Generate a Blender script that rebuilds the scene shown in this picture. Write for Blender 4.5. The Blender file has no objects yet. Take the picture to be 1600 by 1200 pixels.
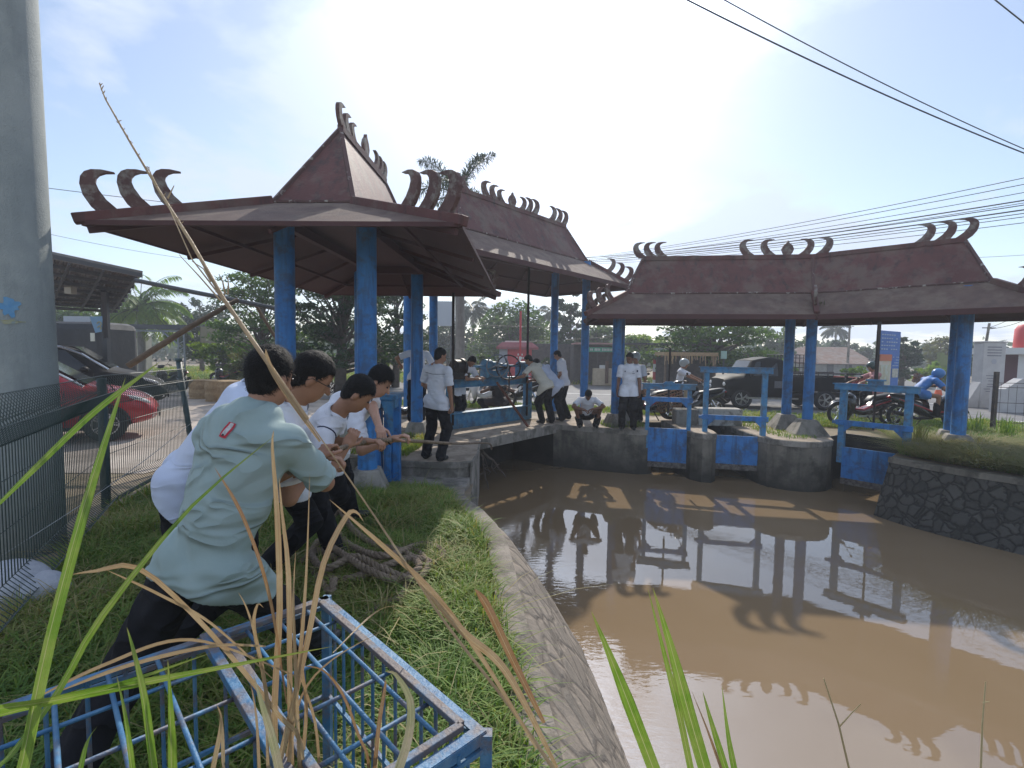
import bpy, math, random
import numpy as np
from mathutils import Vector, Matrix, Euler, noise as mnoise
random.seed(7); rng = np.random.default_rng(7)
R = math.radians
S = bpy.context.scene
COL = S.collection
# ------------------------------------------------------------------ camera
FPX, PITCH, ROLL, EYE = 760.0, 3.54, 0.8, 1.65
cam_d = bpy.data.cameras.new('camera'); cam = bpy.data.objects.new('camera', cam_d); COL.objects.link(cam)
cam_d.sensor_width = 36.0; cam_d.lens = FPX/1600*36.0; cam_d.clip_start = 0.05; cam_d.clip_end = 3000
CAMM = Matrix.Rotation(R(90-PITCH), 3, 'X') @ Matrix.Rotation(R(ROLL), 3, 'Z')
cam.matrix_world = Matrix.Translation((0, 0, EYE)) @ CAMM.to_4x4()
S.camera = cam
# ------------------------------------------------------------------ light
SUN_EL, SUN_AZ = 37.5, 4.0            # azimuth right of +Y
world = bpy.data.worlds.new('World'); S.world = world; world.use_nodes = True
nt = world.node_tree; nt.nodes.clear()
def N(t, tree, **kw):
    n = tree.nodes.new(t)
    for k, v in kw.items(): setattr(n, k, v)
    return n
wo = N('ShaderNodeOutputWorld', nt); bg = N('ShaderNodeBackground', nt); bg.inputs[1].default_value = 0.124
sky = N('ShaderNodeTexSky', nt, sky_type='NISHITA', sun_disc=False, sun_elevation=R(SUN_EL), sun_rotation=R(SUN_AZ),
        air_density=1.0, dust_density=0.7, ozone_density=1.4, altitude=20)
tc = N('ShaderNodeTexCoord', nt)
sep = N('ShaderNodeSeparateXYZ', nt); nt.links.new(tc.outputs['Generated'], sep.inputs[0])
def Mth(tree, op, a, b=None, clamp=False):
    n = N('ShaderNodeMath', tree, operation=op); n.use_clamp = clamp
    for i, v in enumerate((a, b)):
        if v is None: continue
        if isinstance(v, (int, float)): n.inputs[i].default_value = v
        else: tree.links.new(v, n.inputs[i])
    return n.outputs[0]
zz = Mth(nt, 'ADD', Mth(nt, 'MAXIMUM', sep.outputs[2], 0.0), 0.22)
cx = Mth(nt, 'DIVIDE', sep.outputs[0], zz); cy = Mth(nt, 'DIVIDE', sep.outputs[1], zz)
comb = N('ShaderNodeCombineXYZ', nt); nt.links.new(cx, comb.inputs[0]); nt.links.new(cy, comb.inputs[1])
nt.links.new(Mth(nt, 'MULTIPLY', sep.outputs[2], 1.6), comb.inputs[2])
n1 = N('ShaderNodeTexNoise', nt); n1.inputs['Scale'].default_value = 1.5; n1.inputs['Detail'].default_value = 9
n1.inputs['Roughness'].default_value = 0.56; n1.inputs['Distortion'].default_value = 0.25
nt.links.new(comb.outputs[0], n1.inputs['Vector'])
cr = N('ShaderNodeValToRGB', nt); cr.color_ramp.elements[0].position = 0.475; cr.color_ramp.elements[1].position = 0.575
cr.color_ramp.elements[0].color = (.20, .20, .20, 1); cr.color_ramp.elements[1].color = (.95, .95, .95, 1)
nt.links.new(n1.outputs[0], cr.inputs[0])
# veil near the horizon
hz = Mth(nt, 'POWER', Mth(nt, 'SUBTRACT', 1.0, Mth(nt, 'MAXIMUM', sep.outputs[2], 0.0)), 9.0)
fac = Mth(nt, 'MAXIMUM', cr.outputs[0], Mth(nt, 'MULTIPLY', hz, .35))
# thin cloud scatters the sun forward: brighter cloud towards the sun
sd = Vector((math.sin(R(SUN_AZ))*math.cos(R(SUN_EL)), math.cos(R(SUN_AZ))*math.cos(R(SUN_EL)), math.sin(R(SUN_EL))))
dt = N('ShaderNodeVectorMath', nt, operation='DOT_PRODUCT'); dt.inputs[1].default_value = sd
nt.links.new(tc.outputs['Generated'], dt.inputs[0])
dmx = Mth(nt, 'MAXIMUM', dt.outputs['Value'], 0.0)
glow = Mth(nt, 'ADD', Mth(nt, 'MULTIPLY', Mth(nt, 'POWER', dmx, 26.0), 9.0), Mth(nt, 'MULTIPLY', Mth(nt, 'POWER', dmx, 70.0), 22.0))
cl = Mth(nt, 'ADD', glow, 5.0)
cc = N('ShaderNodeCombineColor', nt)
nt.links.new(Mth(nt, 'MULTIPLY', cl, .92), cc.inputs[0]); nt.links.new(Mth(nt, 'MULTIPLY', cl, 1.05), cc.inputs[1]); nt.links.new(Mth(nt, 'MULTIPLY', cl, 1.30), cc.inputs[2])
mx = N('ShaderNodeMix', nt, data_type='RGBA'); nt.links.new(fac, mx.inputs[0]); nt.links.new(sky.outputs[0], mx.inputs[6]); nt.links.new(cc.outputs[0], mx.inputs[7])
nt.links.new(mx.outputs[2], bg.inputs[0]); nt.links.new(bg.outputs[0], wo.inputs[0])
sun_d = bpy.data.lights.new('sun', 'SUN'); sun_d.energy = 3.2; sun_d.angle = R(0.6); sun_d.color = (1, .93, .82)
sun = bpy.data.objects.new('sun', sun_d); COL.objects.link(sun); sun.rotation_euler = sd.to_track_quat('Z', 'Y').to_euler(); sun.location = (0, 30, 30)
S.view_settings.view_transform = 'Standard'; S.view_settings.look = 'None'; S.view_settings.gamma = 1.0; S.view_settings.exposure = 0.42
S.cycles.max_bounces = 7; S.cycles.transparent_max_bounces = 8
# ------------------------------------------------------------------ pixel -> world
def ray(px, py):
    return CAMM @ Vector(((px-800)/FPX, -(py-600)/FPX, -1))
def at(px, py, d):
    v = ray(px, py); return Vector((0, 0, EYE)) + v*(d/v.y)
def gz(px, py, z):
    v = ray(px, py); return Vector((0, 0, EYE)) + v*((z-EYE)/v.z)
# ------------------------------------------------------------------ objects
MWM = {}
def tag(o, label=None, cat=None, group=None, kind=None):
    if label: o['label'] = label
    if cat: o['category'] = cat
    if group: o['group'] = group
    if kind: o['kind'] = kind
    return o
def thing(name, label, cat, loc=(0, 0, 0), rz=0.0, group=None):
    o = bpy.data.objects.new(name, None); COL.objects.link(o); o.empty_display_size = .2
    o.location = loc; o.rotation_euler = (0, 0, rz)
    MWM[o.name] = Matrix.Translation(loc) @ Matrix.Rotation(rz, 4, 'Z')
    return tag(o, label, cat, group)
def link_mesh(name, me, mat, parent=None, smooth=False):
    o = bpy.data.objects.new(name, me); COL.objects.link(o)
    if mat: me.materials.append(mat)
    if smooth: me.polygons.foreach_set('use_smooth', [True]*len(me.polygons))
    if parent:
        o.parent = parent; MWM[o.name] = MWM[parent.name]
    return o
def quad_mesh(name, V, Fq, attr=None):
    """fast mesh from numpy verts (n,3) and faces (m,k)"""
    me = bpy.data.meshes.new(name); V = np.asarray(V, np.float32); Fq = np.asarray(Fq, np.int32)
    m, k = Fq.shape
    me.vertices.add(len(V)); me.vertices.foreach_set('co', V.ravel())
    me.loops.add(m*k); me.loops.foreach_set('vertex_index', Fq.ravel())
    me.polygons.add(m); me.polygons.foreach_set('loop_start', np.arange(0, m*k, k, dtype=np.int32)); me.polygons.foreach_set('loop_total', np.full(m, k, np.int32))
    me.update(calc_edges=True)
    if attr is not None:
        a = me.attributes.new('rnd', 'FLOAT', 'POINT'); a.data.foreach_set('value', np.asarray(attr, np.float32))
    return me
def fr(d):
    """frame with z along d"""
    d = Vector(d).normalized(); up = Vector((0, 0, 1)) if abs(d.z) < .95 else Vector((0, 1, 0))
    x = up.cross(d).normalized(); y = d.cross(x); return x, y, d
class MB:
    def __init__(s): s.v = []; s.f = []
    def add(s, vs, fs):
        b = len(s.v); s.v += [tuple(p) for p in vs]; s.f += [tuple(i+b for i in f) for f in fs]; return s
    def box(s, c, h, rz=0, M=None):
        """centre, full sizes"""
        T = Matrix.Translation(c) @ (M.to_4x4() if M else Matrix.Rotation(rz, 4, 'Z'))
        vs = [T @ Vector((x*h[0]/2, y*h[1]/2, z*h[2]/2)) for z in (-1, 1) for y in (-1, 1) for x in (-1, 1)]
        return s.add(vs, [(0, 2, 3, 1), (4, 5, 7, 6), (0, 1, 5, 4), (2, 6, 7, 3), (0, 4, 6, 2), (1, 3, 7, 5)])
    def bar(s, a, b, w, h=None, up=None):
        a = Vector(a); b = Vector(b); d = (b-a); L = d.length; d.normalize(); h = h or w
        u = Vector(up) if up else (Vector((0, 0, 1)) if abs(d.z) < .95 else Vector((0, 1, 0)))
        x = d.cross(u).normalized(); y = x.cross(d).normalized()
        vs = [p + x*sx*w/2 + y*sy*h/2 for p in (a, b) for sx, sy in ((-1, -1), (1, -1), (1, 1), (-1, 1))]
        return s.add(vs, [(3, 2, 1, 0), (4, 5, 6, 7), (0, 1, 5, 4), (1, 2, 6, 5), (2, 3, 7, 6), (3, 0, 4, 7)])
    def tube(s, pts, r, n=8, caps=True):
        pts = [Vector(p) for p in pts]; k = len(pts); rs = r if isinstance(r, (list, tuple)) else [r]*k
        vs = []; x = None
        for i, p in enumerate(pts):
            d = (pts[min(i+1, k-1)]-pts[max(i-1, 0)]).normalized()
            if x is None: x = fr(d)[0]
            else:
                x = (x - d*x.dot(d));
                x = x.normalized() if x.length > 1e-6 else fr(d)[0]
            y = d.cross(x)
            for j in range(n):
                t = 2*math.pi*j/n; vs.append(p + (x*math.cos(t)+y*math.sin(t))*rs[i])
        fs = [(i*n+j, i*n+(j+1) % n, (i+1)*n+(j+1) % n, (i+1)*n+j) for i in range(k-1) for j in range(n)]
        if caps: fs += [tuple(reversed(range(n))), tuple((k-1)*n+j for j in range(n))]
        return s.add(vs, fs)
    def cyl(s, a, b, r, r2=None, n=20): return s.tube([a, b], [r, r if r2 is None else r2], n)
    def ring(s, c, ax, Rr, r, n=28, m=8, arc=1.0, sy=1.0):
        x, y, z = fr(ax); vs = []; k = n if arc >= 1 else n+1
        for i in range(k):
            t = 2*math.pi*arc*i/n; o = x*math.cos(t)+y*math.sin(t)*sy
            for j in range(m):
                q = 2*math.pi*j/m; vs.append(Vector(c)+o*(Rr+r*math.cos(q))+z*r*math.sin(q))
        fs = []
        for i in range(n):
            i2 = (i+1) % k
            for j in range(m): fs.append((i*m+j, i2*m+j, i2*m+(j+1) % m, i*m+(j+1) % m))
        return s.add(vs, fs)
    def prism(s, poly, z0, z1):
        n = len(poly); vs = [(p[0], p[1], z0) for p in poly]+[(p[0], p[1], z1) for p in poly]
        return s.add(vs, [tuple(reversed(range(n))), tuple(range(n, 2*n))]+[(i, (i+1) % n, n+(i+1) % n, n+i) for i in range(n)])
    def slab(s, o, u, v, pts, t):
        """2-D outline pts in the plane (u,v) at o, thickness t along u x v"""
        o = Vector(o); u = Vector(u).normalized(); v = Vector(v).normalized(); w = u.cross(v).normalized(); n = len(pts)
        A = [o+u*a+v*b-w*t/2 for a, b in pts]; B = [p+w*t for p in A]
        return s.add(A+B, [tuple(reversed(range(n))), tuple(range(n, 2*n))]+[(i, (i+1) % n, n+(i+1) % n, n+i) for i in range(n)])
    def strip2(s, A, B, ta, tb, n, t):
        """crescent-like solid between two polylines A and B in a plane, thickness along t"""
        k = len(A); t = Vector(t)
        vs = [Vector(p)-t for p in A]+[Vector(p)-t for p in B]+[Vector(p)+t for p in A]+[Vector(p)+t for p in B]; fs = []
        for i in range(k-1):
            fs += [(i, i+1, k+i+1, k+i), (2*k+i, 3*k+i, 3*k+i+1, 2*k+i+1), (i, 2*k+i, 2*k+i+1, i+1), (k+i, k+i+1, 3*k+i+1, 3*k+i)]
        fs += [(0, k, 3*k, 2*k), (k-1, 3*k-1, 4*k-1, 2*k-1)]
        return s.add(vs, fs)
    def ell(s, c, r, n=14, m=9, M=None):
        vs = []; fs = []
        for i in range(m+1):
            th = math.pi*i/m
            for j in range(n):
                ph = 2*math.pi*j/n; p = Vector((math.sin(th)*math.cos(ph)*r[0], math.sin(th)*math.sin(ph)*r[1], math.cos(th)*r[2]))
                if M: p = M @ p
                vs.append(Vector(c)+p)
        for i in range(m):
            for j in range(n): fs.append((i*n+j, (i+1)*n+j, (i+1)*n+(j+1) % n, i*n+(j+1) % n))
        return s.add(vs, fs)
    def build(s, name, mat, parent=None, smooth=False, world=True, bevel=0, auto=False):
        vs = s.v
        if parent and world:
            iv = MWM[parent.name].inverted(); vs = [iv @ Vector(p) for p in vs]
        me = bpy.data.meshes.new(name); me.from_pydata([tuple(p) for p in vs], [], s.f); me.validate(); me.update()
        o = link_mesh(name, me, mat, parent, smooth)
        if bevel:
            b = o.modifiers.new('bevel', 'BEVEL'); b.width = bevel; b.segments = 2; b.limit_method = 'ANGLE'; b.angle_limit = R(40)
        if auto:
            me.polygons.foreach_set('use_smooth', [True]*len(me.polygons))
            try: me.set_sharp_from_angle(angle=R(38))
            except Exception: pass
        return o
# ------------------------------------------------------------------ materials
MATS = {}
def mat(name, col, rough=.7, col2=None, vs=6.0, bump=0.0, bs=40.0, metal=0.0, stain=None, ss=1.6, sa=.5, spec=.5, streak=None, detail=6, crease=0, algae=None, lo=.35, hi=.65, trans=0.0, coord='Object', coat=0, voro=None):
    if name in MATS: return MATS[name]
    m = bpy.data.materials.new(name); m.use_nodes = True; t = m.node_tree; p = t.nodes['Principled BSDF']
    p.inputs['Roughness'].default_value = rough; p.inputs['Metallic'].default_value = metal
    p.inputs['Specular IOR Level'].default_value = spec; p.inputs['Coat Weight'].default_value = coat; p.inputs['Coat Roughness'].default_value = .06
    c = N('ShaderNodeTexCoord', t); L = t.links.new
    def nz(scale, det=detail, src=None, rg=.6):
        n = N('ShaderNodeTexNoise', t); n.inputs['Scale'].default_value = scale; n.inputs['Detail'].default_value = det; n.inputs['Roughness'].default_value = rg
        L(src or c.outputs[coord], n.inputs['Vector']); return n.outputs[0]
    def ramp(v, a, b):
        r = N('ShaderNodeMapRange', t); r.inputs[1].default_value = a; r.inputs[2].default_value = b; L(v, r.inputs[0]); return r.outputs[0]
    def mixc(f, a, b):
        x = N('ShaderNodeMix', t, data_type='RGBA')
        for i, v in ((0, f), (6, a), (7, b)):
            if isinstance(v, (tuple, list)): x.inputs[i].default_value = (*v[:3], 1)
            elif isinstance(v, float): x.inputs[i].default_value = v
            else: L(v, x.inputs[i])
        return x.outputs[2]
    out = tuple(col)
    if col2: out = mixc(ramp(nz(vs), lo, hi), col, col2)
    if streak:   # (colour, amount, scale) vertical streaks
        mp = N('ShaderNodeMapping', t); mp.inputs['Scale'].default_value = (1, 1, .12); L(c.outputs[coord], mp.inputs[0])
        f = Mth(t, 'MULTIPLY', ramp(nz(streak[2], 5, mp.outputs[0]), .5, .68), streak[1]); out = mixc(f, out, streak[0])
    if stain:
        f = Mth(t, 'MULTIPLY', ramp(nz(ss, 8, None, .68), .48, .60), sa); out = mixc(f, out, stain)
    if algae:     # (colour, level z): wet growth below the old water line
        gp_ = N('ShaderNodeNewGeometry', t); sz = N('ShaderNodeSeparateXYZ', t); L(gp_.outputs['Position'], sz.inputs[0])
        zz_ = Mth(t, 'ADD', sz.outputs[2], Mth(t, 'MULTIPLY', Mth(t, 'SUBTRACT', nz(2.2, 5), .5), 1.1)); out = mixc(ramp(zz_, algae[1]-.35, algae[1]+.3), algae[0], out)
    if isinstance(out, tuple): p.inputs['Base Color'].default_value = (*out[:3], 1)
    else: L(out, p.inputs['Base Color'])
    h = None
    if bump: h = nz(bs, 5)
    if crease:    # soft cloth folds
        mpc = N('ShaderNodeMapping', t); mpc.inputs['Rotation'].default_value = (.2, .5, .3); mpc.inputs['Scale'].default_value = (1, 1, 2.2); L(c.outputs[coord], mpc.inputs[0])
        nn_ = N('ShaderNodeTexNoise', t); nn_.inputs['Scale'].default_value = 2.3; nn_.inputs['Detail'].default_value = 1.2; nn_.inputs['Distortion'].default_value = 1.3; L(mpc.outputs[0], nn_.inputs['Vector'])
        f_ = Mth(t, 'POWER', Mth(t, 'SUBTRACT', 1.0, Mth(t, 'MULTIPLY', Mth(t, 'ABSOLUTE', Mth(t, 'SUBTRACT', nn_.outputs[0], .5)), 7.0), clamp=True), 2.0)
        bc_ = N('ShaderNodeBump', t); bc_.inputs['Strength'].default_value = .9; bc_.inputs['Distance'].default_value = crease; L(Mth(t, 'ADD', f_, Mth(t, 'MULTIPLY', nn_.outputs[0], 1.2)), bc_.inputs['Height'])
    if voro:      # (scale, mortar colour, stone var)
        w = nz(voro[0]*.55, 3); vm = N('ShaderNodeVectorMath', t, operation='ADD'); L(c.outputs[coord], vm.inputs[0])
        sc = N('ShaderNodeVectorMath', t, operation='SCALE'); cx_ = N('ShaderNodeCombineXYZ', t); L(w, cx_.inputs[0]); L(w, cx_.inputs[2]); L(cx_.outputs[0], sc.inputs[0]); sc.inputs['Scale'].default_value = .28
        L(sc.outputs[0], vm.inputs[1])
        vo = N('ShaderNodeTexVoronoi', t, feature='DISTANCE_TO_EDGE'); vo.inputs['Scale'].default_value = voro[0]; L(vm.outputs[0], vo.inputs['Vector'])
        vc = N('ShaderNodeTexVoronoi', t); vc.inputs['Scale'].default_value = voro[0]; L(vm.outputs[0], vc.inputs['Vector'])
        e = ramp(vo.outputs['Distance'], .03, .10)
        sv = N('ShaderNodeSeparateColor', t); L(vc.outputs['Color'], sv.inputs[0])
        stone = mixc(sv.outputs[0], out, voro[2])
        out = mixc(e, voro[1], stone); L(out, p.inputs['Base Color'])
        hh = ramp(vo.outputs['Distance'], .0, .16); h = Mth(t, 'ADD', Mth(t, 'MULTIPLY', hh, voro[3]), Mth(t, 'MULTIPLY', h if h is not None else 0.0, .3))
    if h is not None:
        b = N('ShaderNodeBump', t); b.inputs['Strength'].default_value = bump or .5; b.inputs['Distance'].default_value = .02 if not voro else .05; L(h, b.inputs['Height']); L(b.outputs[0], p.inputs['Normal'])
        if crease: L(bc_.outputs[0], b.inputs['Normal'])
    if trans: p.inputs['Transmission Weight'].default_value = trans
    MATS[name] = m; return m
def leafmat(name, ramp_cols, trans=.35, rough=.55):
    if name in MATS: return MATS[name]
    m = bpy.data.materials.new(name); m.use_nodes = True; t = m.node_tree; L = t.links.new; p = t.nodes['Principled BSDF']
    a = N('ShaderNodeAttribute', t); a.attribute_name = 'rnd'; r = N('ShaderNodeValToRGB', t); L(a.outputs['Fac'], r.inputs[0])
    e = r.color_ramp.elements
    while len(e) < len(ramp_cols): e.new(.5)
    for i, (pos, c) in enumerate(ramp_cols): e[i].position = pos; e[i].color = (*c, 1)
    L(r.outputs[0], p.inputs['Base Color']); p.inputs['Roughness'].default_value = rough; p.inputs['Specular IOR Level'].default_value = .35
    tr = N('ShaderNodeBsdfTranslucent', t); hs = N('ShaderNodeMix', t, data_type='RGBA'); hs.blend_type = 'MULTIPLY'; hs.inputs[0].default_value = 1
    L(r.outputs[0], hs.inputs[6]); hs.inputs[7].default_value = (1.7, 1.6, .6, 1); L(hs.outputs[2], tr.inputs[0])
    ms = N('ShaderNodeMixShader', t); ms.inputs[0].default_value = trans; L(p.outputs[0], ms.inputs[1]); L(tr.outputs[0], ms.inputs[2])
    L(ms.outputs[0], t.nodes['Material Output'].inputs[0]); MATS[name] = m; return m
BLUE = mat('blue_paint', (.026, .165, .47), .5, (.042, .225, .55), 3, .2, 60, stain=(.05, .08, .12), ss=5, sa=.6, streak=((.02, .07, .17), .75, 9))
BLUE2 = mat('blue_paint_worn', (.03, .19, .42), .55, (.09, .27, .45), 8, .25, 50, stain=(.10, .09, .07), ss=6, sa=.6, streak=((.12, .16, .18), .5, 12))
ROOF = mat('roof_paint', (.088, .024, .021), .68, (.125, .040, .034), 2.2, .35, 30, stain=(.15, .11, .085), ss=1.6, sa=.6, streak=((.035, .018, .018), .85, 7))
ROOFL = mat('roof_low_slope', (.105, .062, .048), .8, (.155, .10, .078), 3, .5, 45, stain=(.21, .16, .12), ss=2.0, sa=.55, streak=((.07, .05, .045), .5, 5))
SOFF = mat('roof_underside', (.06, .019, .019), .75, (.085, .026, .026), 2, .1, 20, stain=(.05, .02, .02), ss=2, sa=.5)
LICH = mat('lichen_seam', (.10, .05, .046), .85, (.36, .33, .29), 9, .4, 40, lo=.56, hi=.64)
HORN = mat('horn_paint', (.08, .036, .032), .75, (.125, .062, .052), 4, .4, 40, stain=(.30, .29, .25), ss=5, sa=.6)
CONC = mat('concrete', (.26, .24, .21), .85, (.36, .33, .29), 3, .5, 50, stain=(.08, .075, .06), ss=2.2, sa=.7, streak=((.10, .095, .08), .7, 5))
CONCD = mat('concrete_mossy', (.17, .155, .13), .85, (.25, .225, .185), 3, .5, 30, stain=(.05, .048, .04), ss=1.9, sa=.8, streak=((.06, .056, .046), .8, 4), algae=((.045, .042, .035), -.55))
CONCT = mat('concrete_top', (.36, .29, .22), .9, (.46, .38, .30), 4, .5, 60, stain=(.15, .12, .09), ss=3, sa=.6)
BLACKM = mat('black_iron', (.02, .018, .02), .5, (.05, .035, .03), 9, .2, 60, metal=.3)
RUBBER = mat('rubber', (.016, .016, .017), .8, bump=.2, bs=90)
STEEL = mat('bare_steel', (.5, .5, .5), .35, (.35, .34, .33), 8, metal=.9)
SKIN = mat('skin', (.30, .155, .095), .5, (.36, .19, .12), 12, .08, 180, spec=.35)
SKIND = mat('skin_dark', (.16, .078, .05), .5, (.2, .1, .065), 12, .08, 180, spec=.35)
HAIR = mat('hair', (.006, .0055, .006), .6, (.013, .011, .010), 60, .5, 160, spec=.25)
WHITE = mat('white_cotton', (.66, .68, .74), .85, (.72, .73, .78), 5, .15, 220, crease=.008)
CREAM = mat('cream_cotton', (.58, .55, .46), .85, (.64, .61, .52), 5, .15, 220, crease=.008)
GREENP = mat('sage_cotton', (.27, .355, .345), .85, (.31, .39, .38), 5, .15, 260, crease=.017)
BLACKC = mat('black_cloth', (.008, .008, .010), .9, (.016, .016, .02), 8, .2, 120, spec=.25, crease=.014)
NAVY = mat('navy_cloth', (.01, .015, .06), .85)
SHOE = mat('black_leather', (.012, .012, .013), .4)
from mathutils.geometry import tessellate_polygon
WZ = -1.0
# ---------------------------------------------------------------- canal outline (left bank up to the gates and round to the right wall)
LB = [(.50, -4), (.36, 0), (.26, 1.2), (.22, 1.95), (.16, 2.45), (.094, 2.98), (.046, 3.52), (-.02, 4.1), (-.13, 4.55), (-.28, 4.95), (-.46, 5.3), (-.58, 5.9), (-.62, 6.5), (-.62, 7.3)]
CH0 = [(-.62, 9.2), (-1.66, 10.05), (.04, 12.2), (1.05, 11.4)]
REST = [(2.0, 11.05), (2.9, 10.85), (3.15, 10.95), (3.22, 11.3), (3.22, 12.2), (3.8, 12.2), (3.78, 11.0), (4.0, 10.4), (4.3, 10.3), (4.42, 10.7), (4.45, 12.0), (5.2, 12.0), (5.2, 10.3),
        (5.45, 9.85), (5.85, 9.6), (6.3, 9.6), (6.6, 9.85), (6.68, 10.25), (7.5, 10.8), (8.2, 9.8), (7.1, 8.8), (6.42, 8.15)]
RW = [(6.55, 7.75), (6.85, 7.2), (7.3, 6.6), (7.9, 5.9), (8.8, 4.8), (10, 3), (11, 0), (12, -4)]
HOLE = LB[:11]+[(-1.2, 5.55), (-2.9, 5.65), (-2.9, 7.6), (-.62, 7.6)]+CH0+REST+RW
GR = mat('bare_soil', (.23, .18, .12), .95, (.33, .26, .18), 1.2, .5, 30, stain=(.12, .11, .06), ss=1.2, sa=.6)
outer = [(-196, -36), (196, -36), (196, 166), (-196, 166)]
def poly_sheet(name, outer, hole, z, m, kind='structure'):
    loops = [[Vector((x, y, 0)) for x, y in outer]]+([[Vector((x, y, 0)) for x, y in hole]] if hole else [])
    tris = tessellate_polygon(loops); pts = [p for l in loops for p in l]
    fs = []
    for a, b, c in tris:
        n = (pts[b]-pts[a]).cross(pts[c]-pts[a]); fs.append((a, b, c) if n.z > 0 else (a, c, b))
    me = bpy.data.meshes.new(name); me.from_pydata([(p.x, p.y, z) for p in pts], [], fs); me.update()
    return tag(link_mesh(name, me, m), kind=kind)
poly_sheet('ground', outer, HOLE, -.02, GR)
# water: brown silt laden
WATER = mat('muddy_water', (.245, .172, .10), .02, (.265, .19, .115), .5, spec=.5)
t = WATER.node_tree; p = t.nodes['Principled BSDF']; p.inputs['IOR'].default_value = 2.05
c = N('ShaderNodeTexCoord', t); mp = N('ShaderNodeMapping', t); mp.inputs['Scale'].default_value = (1, 2.2, 1); t.links.new(c.outputs['Object'], mp.inputs[0])
na = N('ShaderNodeTexNoise', t); na.inputs['Scale'].default_value = 2.4; na.inputs['Detail'].default_value = 3; t.links.new(mp.outputs[0], na.inputs['Vector'])
nb = N('ShaderNodeTexNoise', t); nb.inputs['Scale'].default_value = 8; nb.inputs['Detail'].default_value = 3; t.links.new(mp.outputs[0], nb.inputs['Vector'])
# stronger ripples along the left bank where the current runs
sp = N('ShaderNodeSeparateXYZ', t); t.links.new(c.outputs['Object'], sp.inputs[0])
edge = Mth(t, 'SUBTRACT', 1.0, Mth(t, 'DIVIDE', Mth(t, 'ADD', sp.outputs[0], Mth(t, 'MULTIPLY', Mth(t, 'SUBTRACT', sp.outputs[1], 5.2), .28)), 1.7), clamp=True)
amp = Mth(t, 'ADD', .005, Mth(t, 'MULTIPLY', Mth(t, 'POWER', edge, 1.5), .30))
hh = Mth(t, 'ADD', Mth(t, 'MULTIPLY', na.outputs[0], .07), Mth(t, 'MULTIPLY', nb.outputs[0], amp))
bp = N('ShaderNodeBump', t); bp.inputs['Strength'].default_value = .4; bp.inputs['Distance'].default_value = .026; t.links.new(hh, bp.inputs['Height']); t.links.new(bp.outputs[0], p.inputs['Normal'])
MB().add([(-14, -20, WZ), (40, -20, WZ), (40, 14, WZ), (-14, 14, WZ)], [(0, 1, 2, 3)]).build('water', WATER); tag(bpy.data.objects['water'], kind='structure')
# channel side walls below the ground edge
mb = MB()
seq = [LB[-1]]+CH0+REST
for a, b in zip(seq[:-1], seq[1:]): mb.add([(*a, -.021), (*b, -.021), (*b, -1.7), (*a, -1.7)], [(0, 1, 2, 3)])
tag(mb.build('channel_wall', mat('shade_dark_wall', (.018, .017, .015), .7, (.035, .032, .028), 3, .5, 20)), kind='structure')  # near-black colour paints in the shade of the opening under the slab
# left bank: stone pitching sloping to the water, concrete kerb along its top
PITCHM = mat('stone_pitching', (.24, .20, .16), .9, (.31, .26, .21), 3, .6, 40, stain=(.11, .10, .085), ss=2.2, sa=.8, voro=(4.4, (.15, .125, .10), (.22, .185, .15), .4))
bank_z = lambda y: -.18*min(2.0, max(0, y-5.3))
mb = MB(); nn_ = 12; vs = []
for i in range(nn_+1):
    f = i/nn_
    for j in range(9): g_ = j/8; x0 = -2.95+(2.95-.46)*g_; x1 = -2.95+(2.95-.60)*g_; y_ = (5.6-.35*g_)*(1-f)+7.65*f; vs.append((x0*(1-f)+x1*f, y_, bank_z(y_)-.012))
tag(mb.add(vs, [(i*9+j, i*9+j+1, (i+1)*9+j+1, (i+1)*9+j) for i in range(nn_) for j in range(8)]).build('bank_slope', GR, smooth=True), kind='structure')
def offs(pts, d):
    o = []
    for i, p in enumerate(pts):
        a = Vector(pts[max(i-1, 0)]); b = Vector(pts[min(i+1, len(pts)-1)]); t_ = (b-a).normalized(); o.append((p[0]+t_.y*d, p[1]-t_.x*d))
    return o
def densify(pts, step):
    o = []
    for a, b in zip(pts[:-1], pts[1:]):
        n = max(1, int(math.dist(a, b)/step))
        for i in range(n): o.append((a[0]+(b[0]-a[0])*i/n, a[1]+(b[1]-a[1])*i/n))
    return o+[pts[-1]]
LBD = densify(LB, .12)
wid = lambda y: max(.05, min(.72, .72-(y-4.2)*.12)) if y < 5.3 else max(.05, .59-(y-5.3)*.5)
rows = []
for k in range(11):
    f = k/10; row = []
    for i, p in enumerate(LBD):
        a = LBD[max(i-1, 0)]; b = LBD[min(i+1, len(LBD)-1)]; tx, ty = (b[0]-a[0], b[1]-a[1]); l = math.hypot(tx, ty); nx, ny = ty/l, -tx/l
        w = wid(p[1])*f*1.15; z = .01+bank_z(p[1])*(1-f)-1.25*f**1.25 + .022*mnoise.noise(Vector((p[0]*5+f*6, p[1]*5, 0))) if k else .01+bank_z(p[1])
        row.append((p[0]+nx*w, p[1]+ny*w, z))
    rows.append(row)
n = len(LBD); V = [p for r_ in rows for p in r_]; Fs = [(k*n+i, (k+1)*n+i, (k+1)*n+i+1, k*n+i+1) for k in range(10) for i in range(n-1)]
tag(MB().add(V, Fs).build('canal_bank', PITCHM, smooth=True), kind='structure')
mb = MB(); I = [p for p in offs(LBD, -.17)]; A = [(p[0], p[1], .03+bank_z(p[1])) for p in LBD]; B = [(p[0], p[1], .03+bank_z(p[1])) for p in I]
vs = A+B+[(p[0]+.012, p[1], -.12+bank_z(p[1])) for p in LBD]+[(p[0], p[1], -.1+bank_z(p[1])) for p in I]
fs = []
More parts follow.
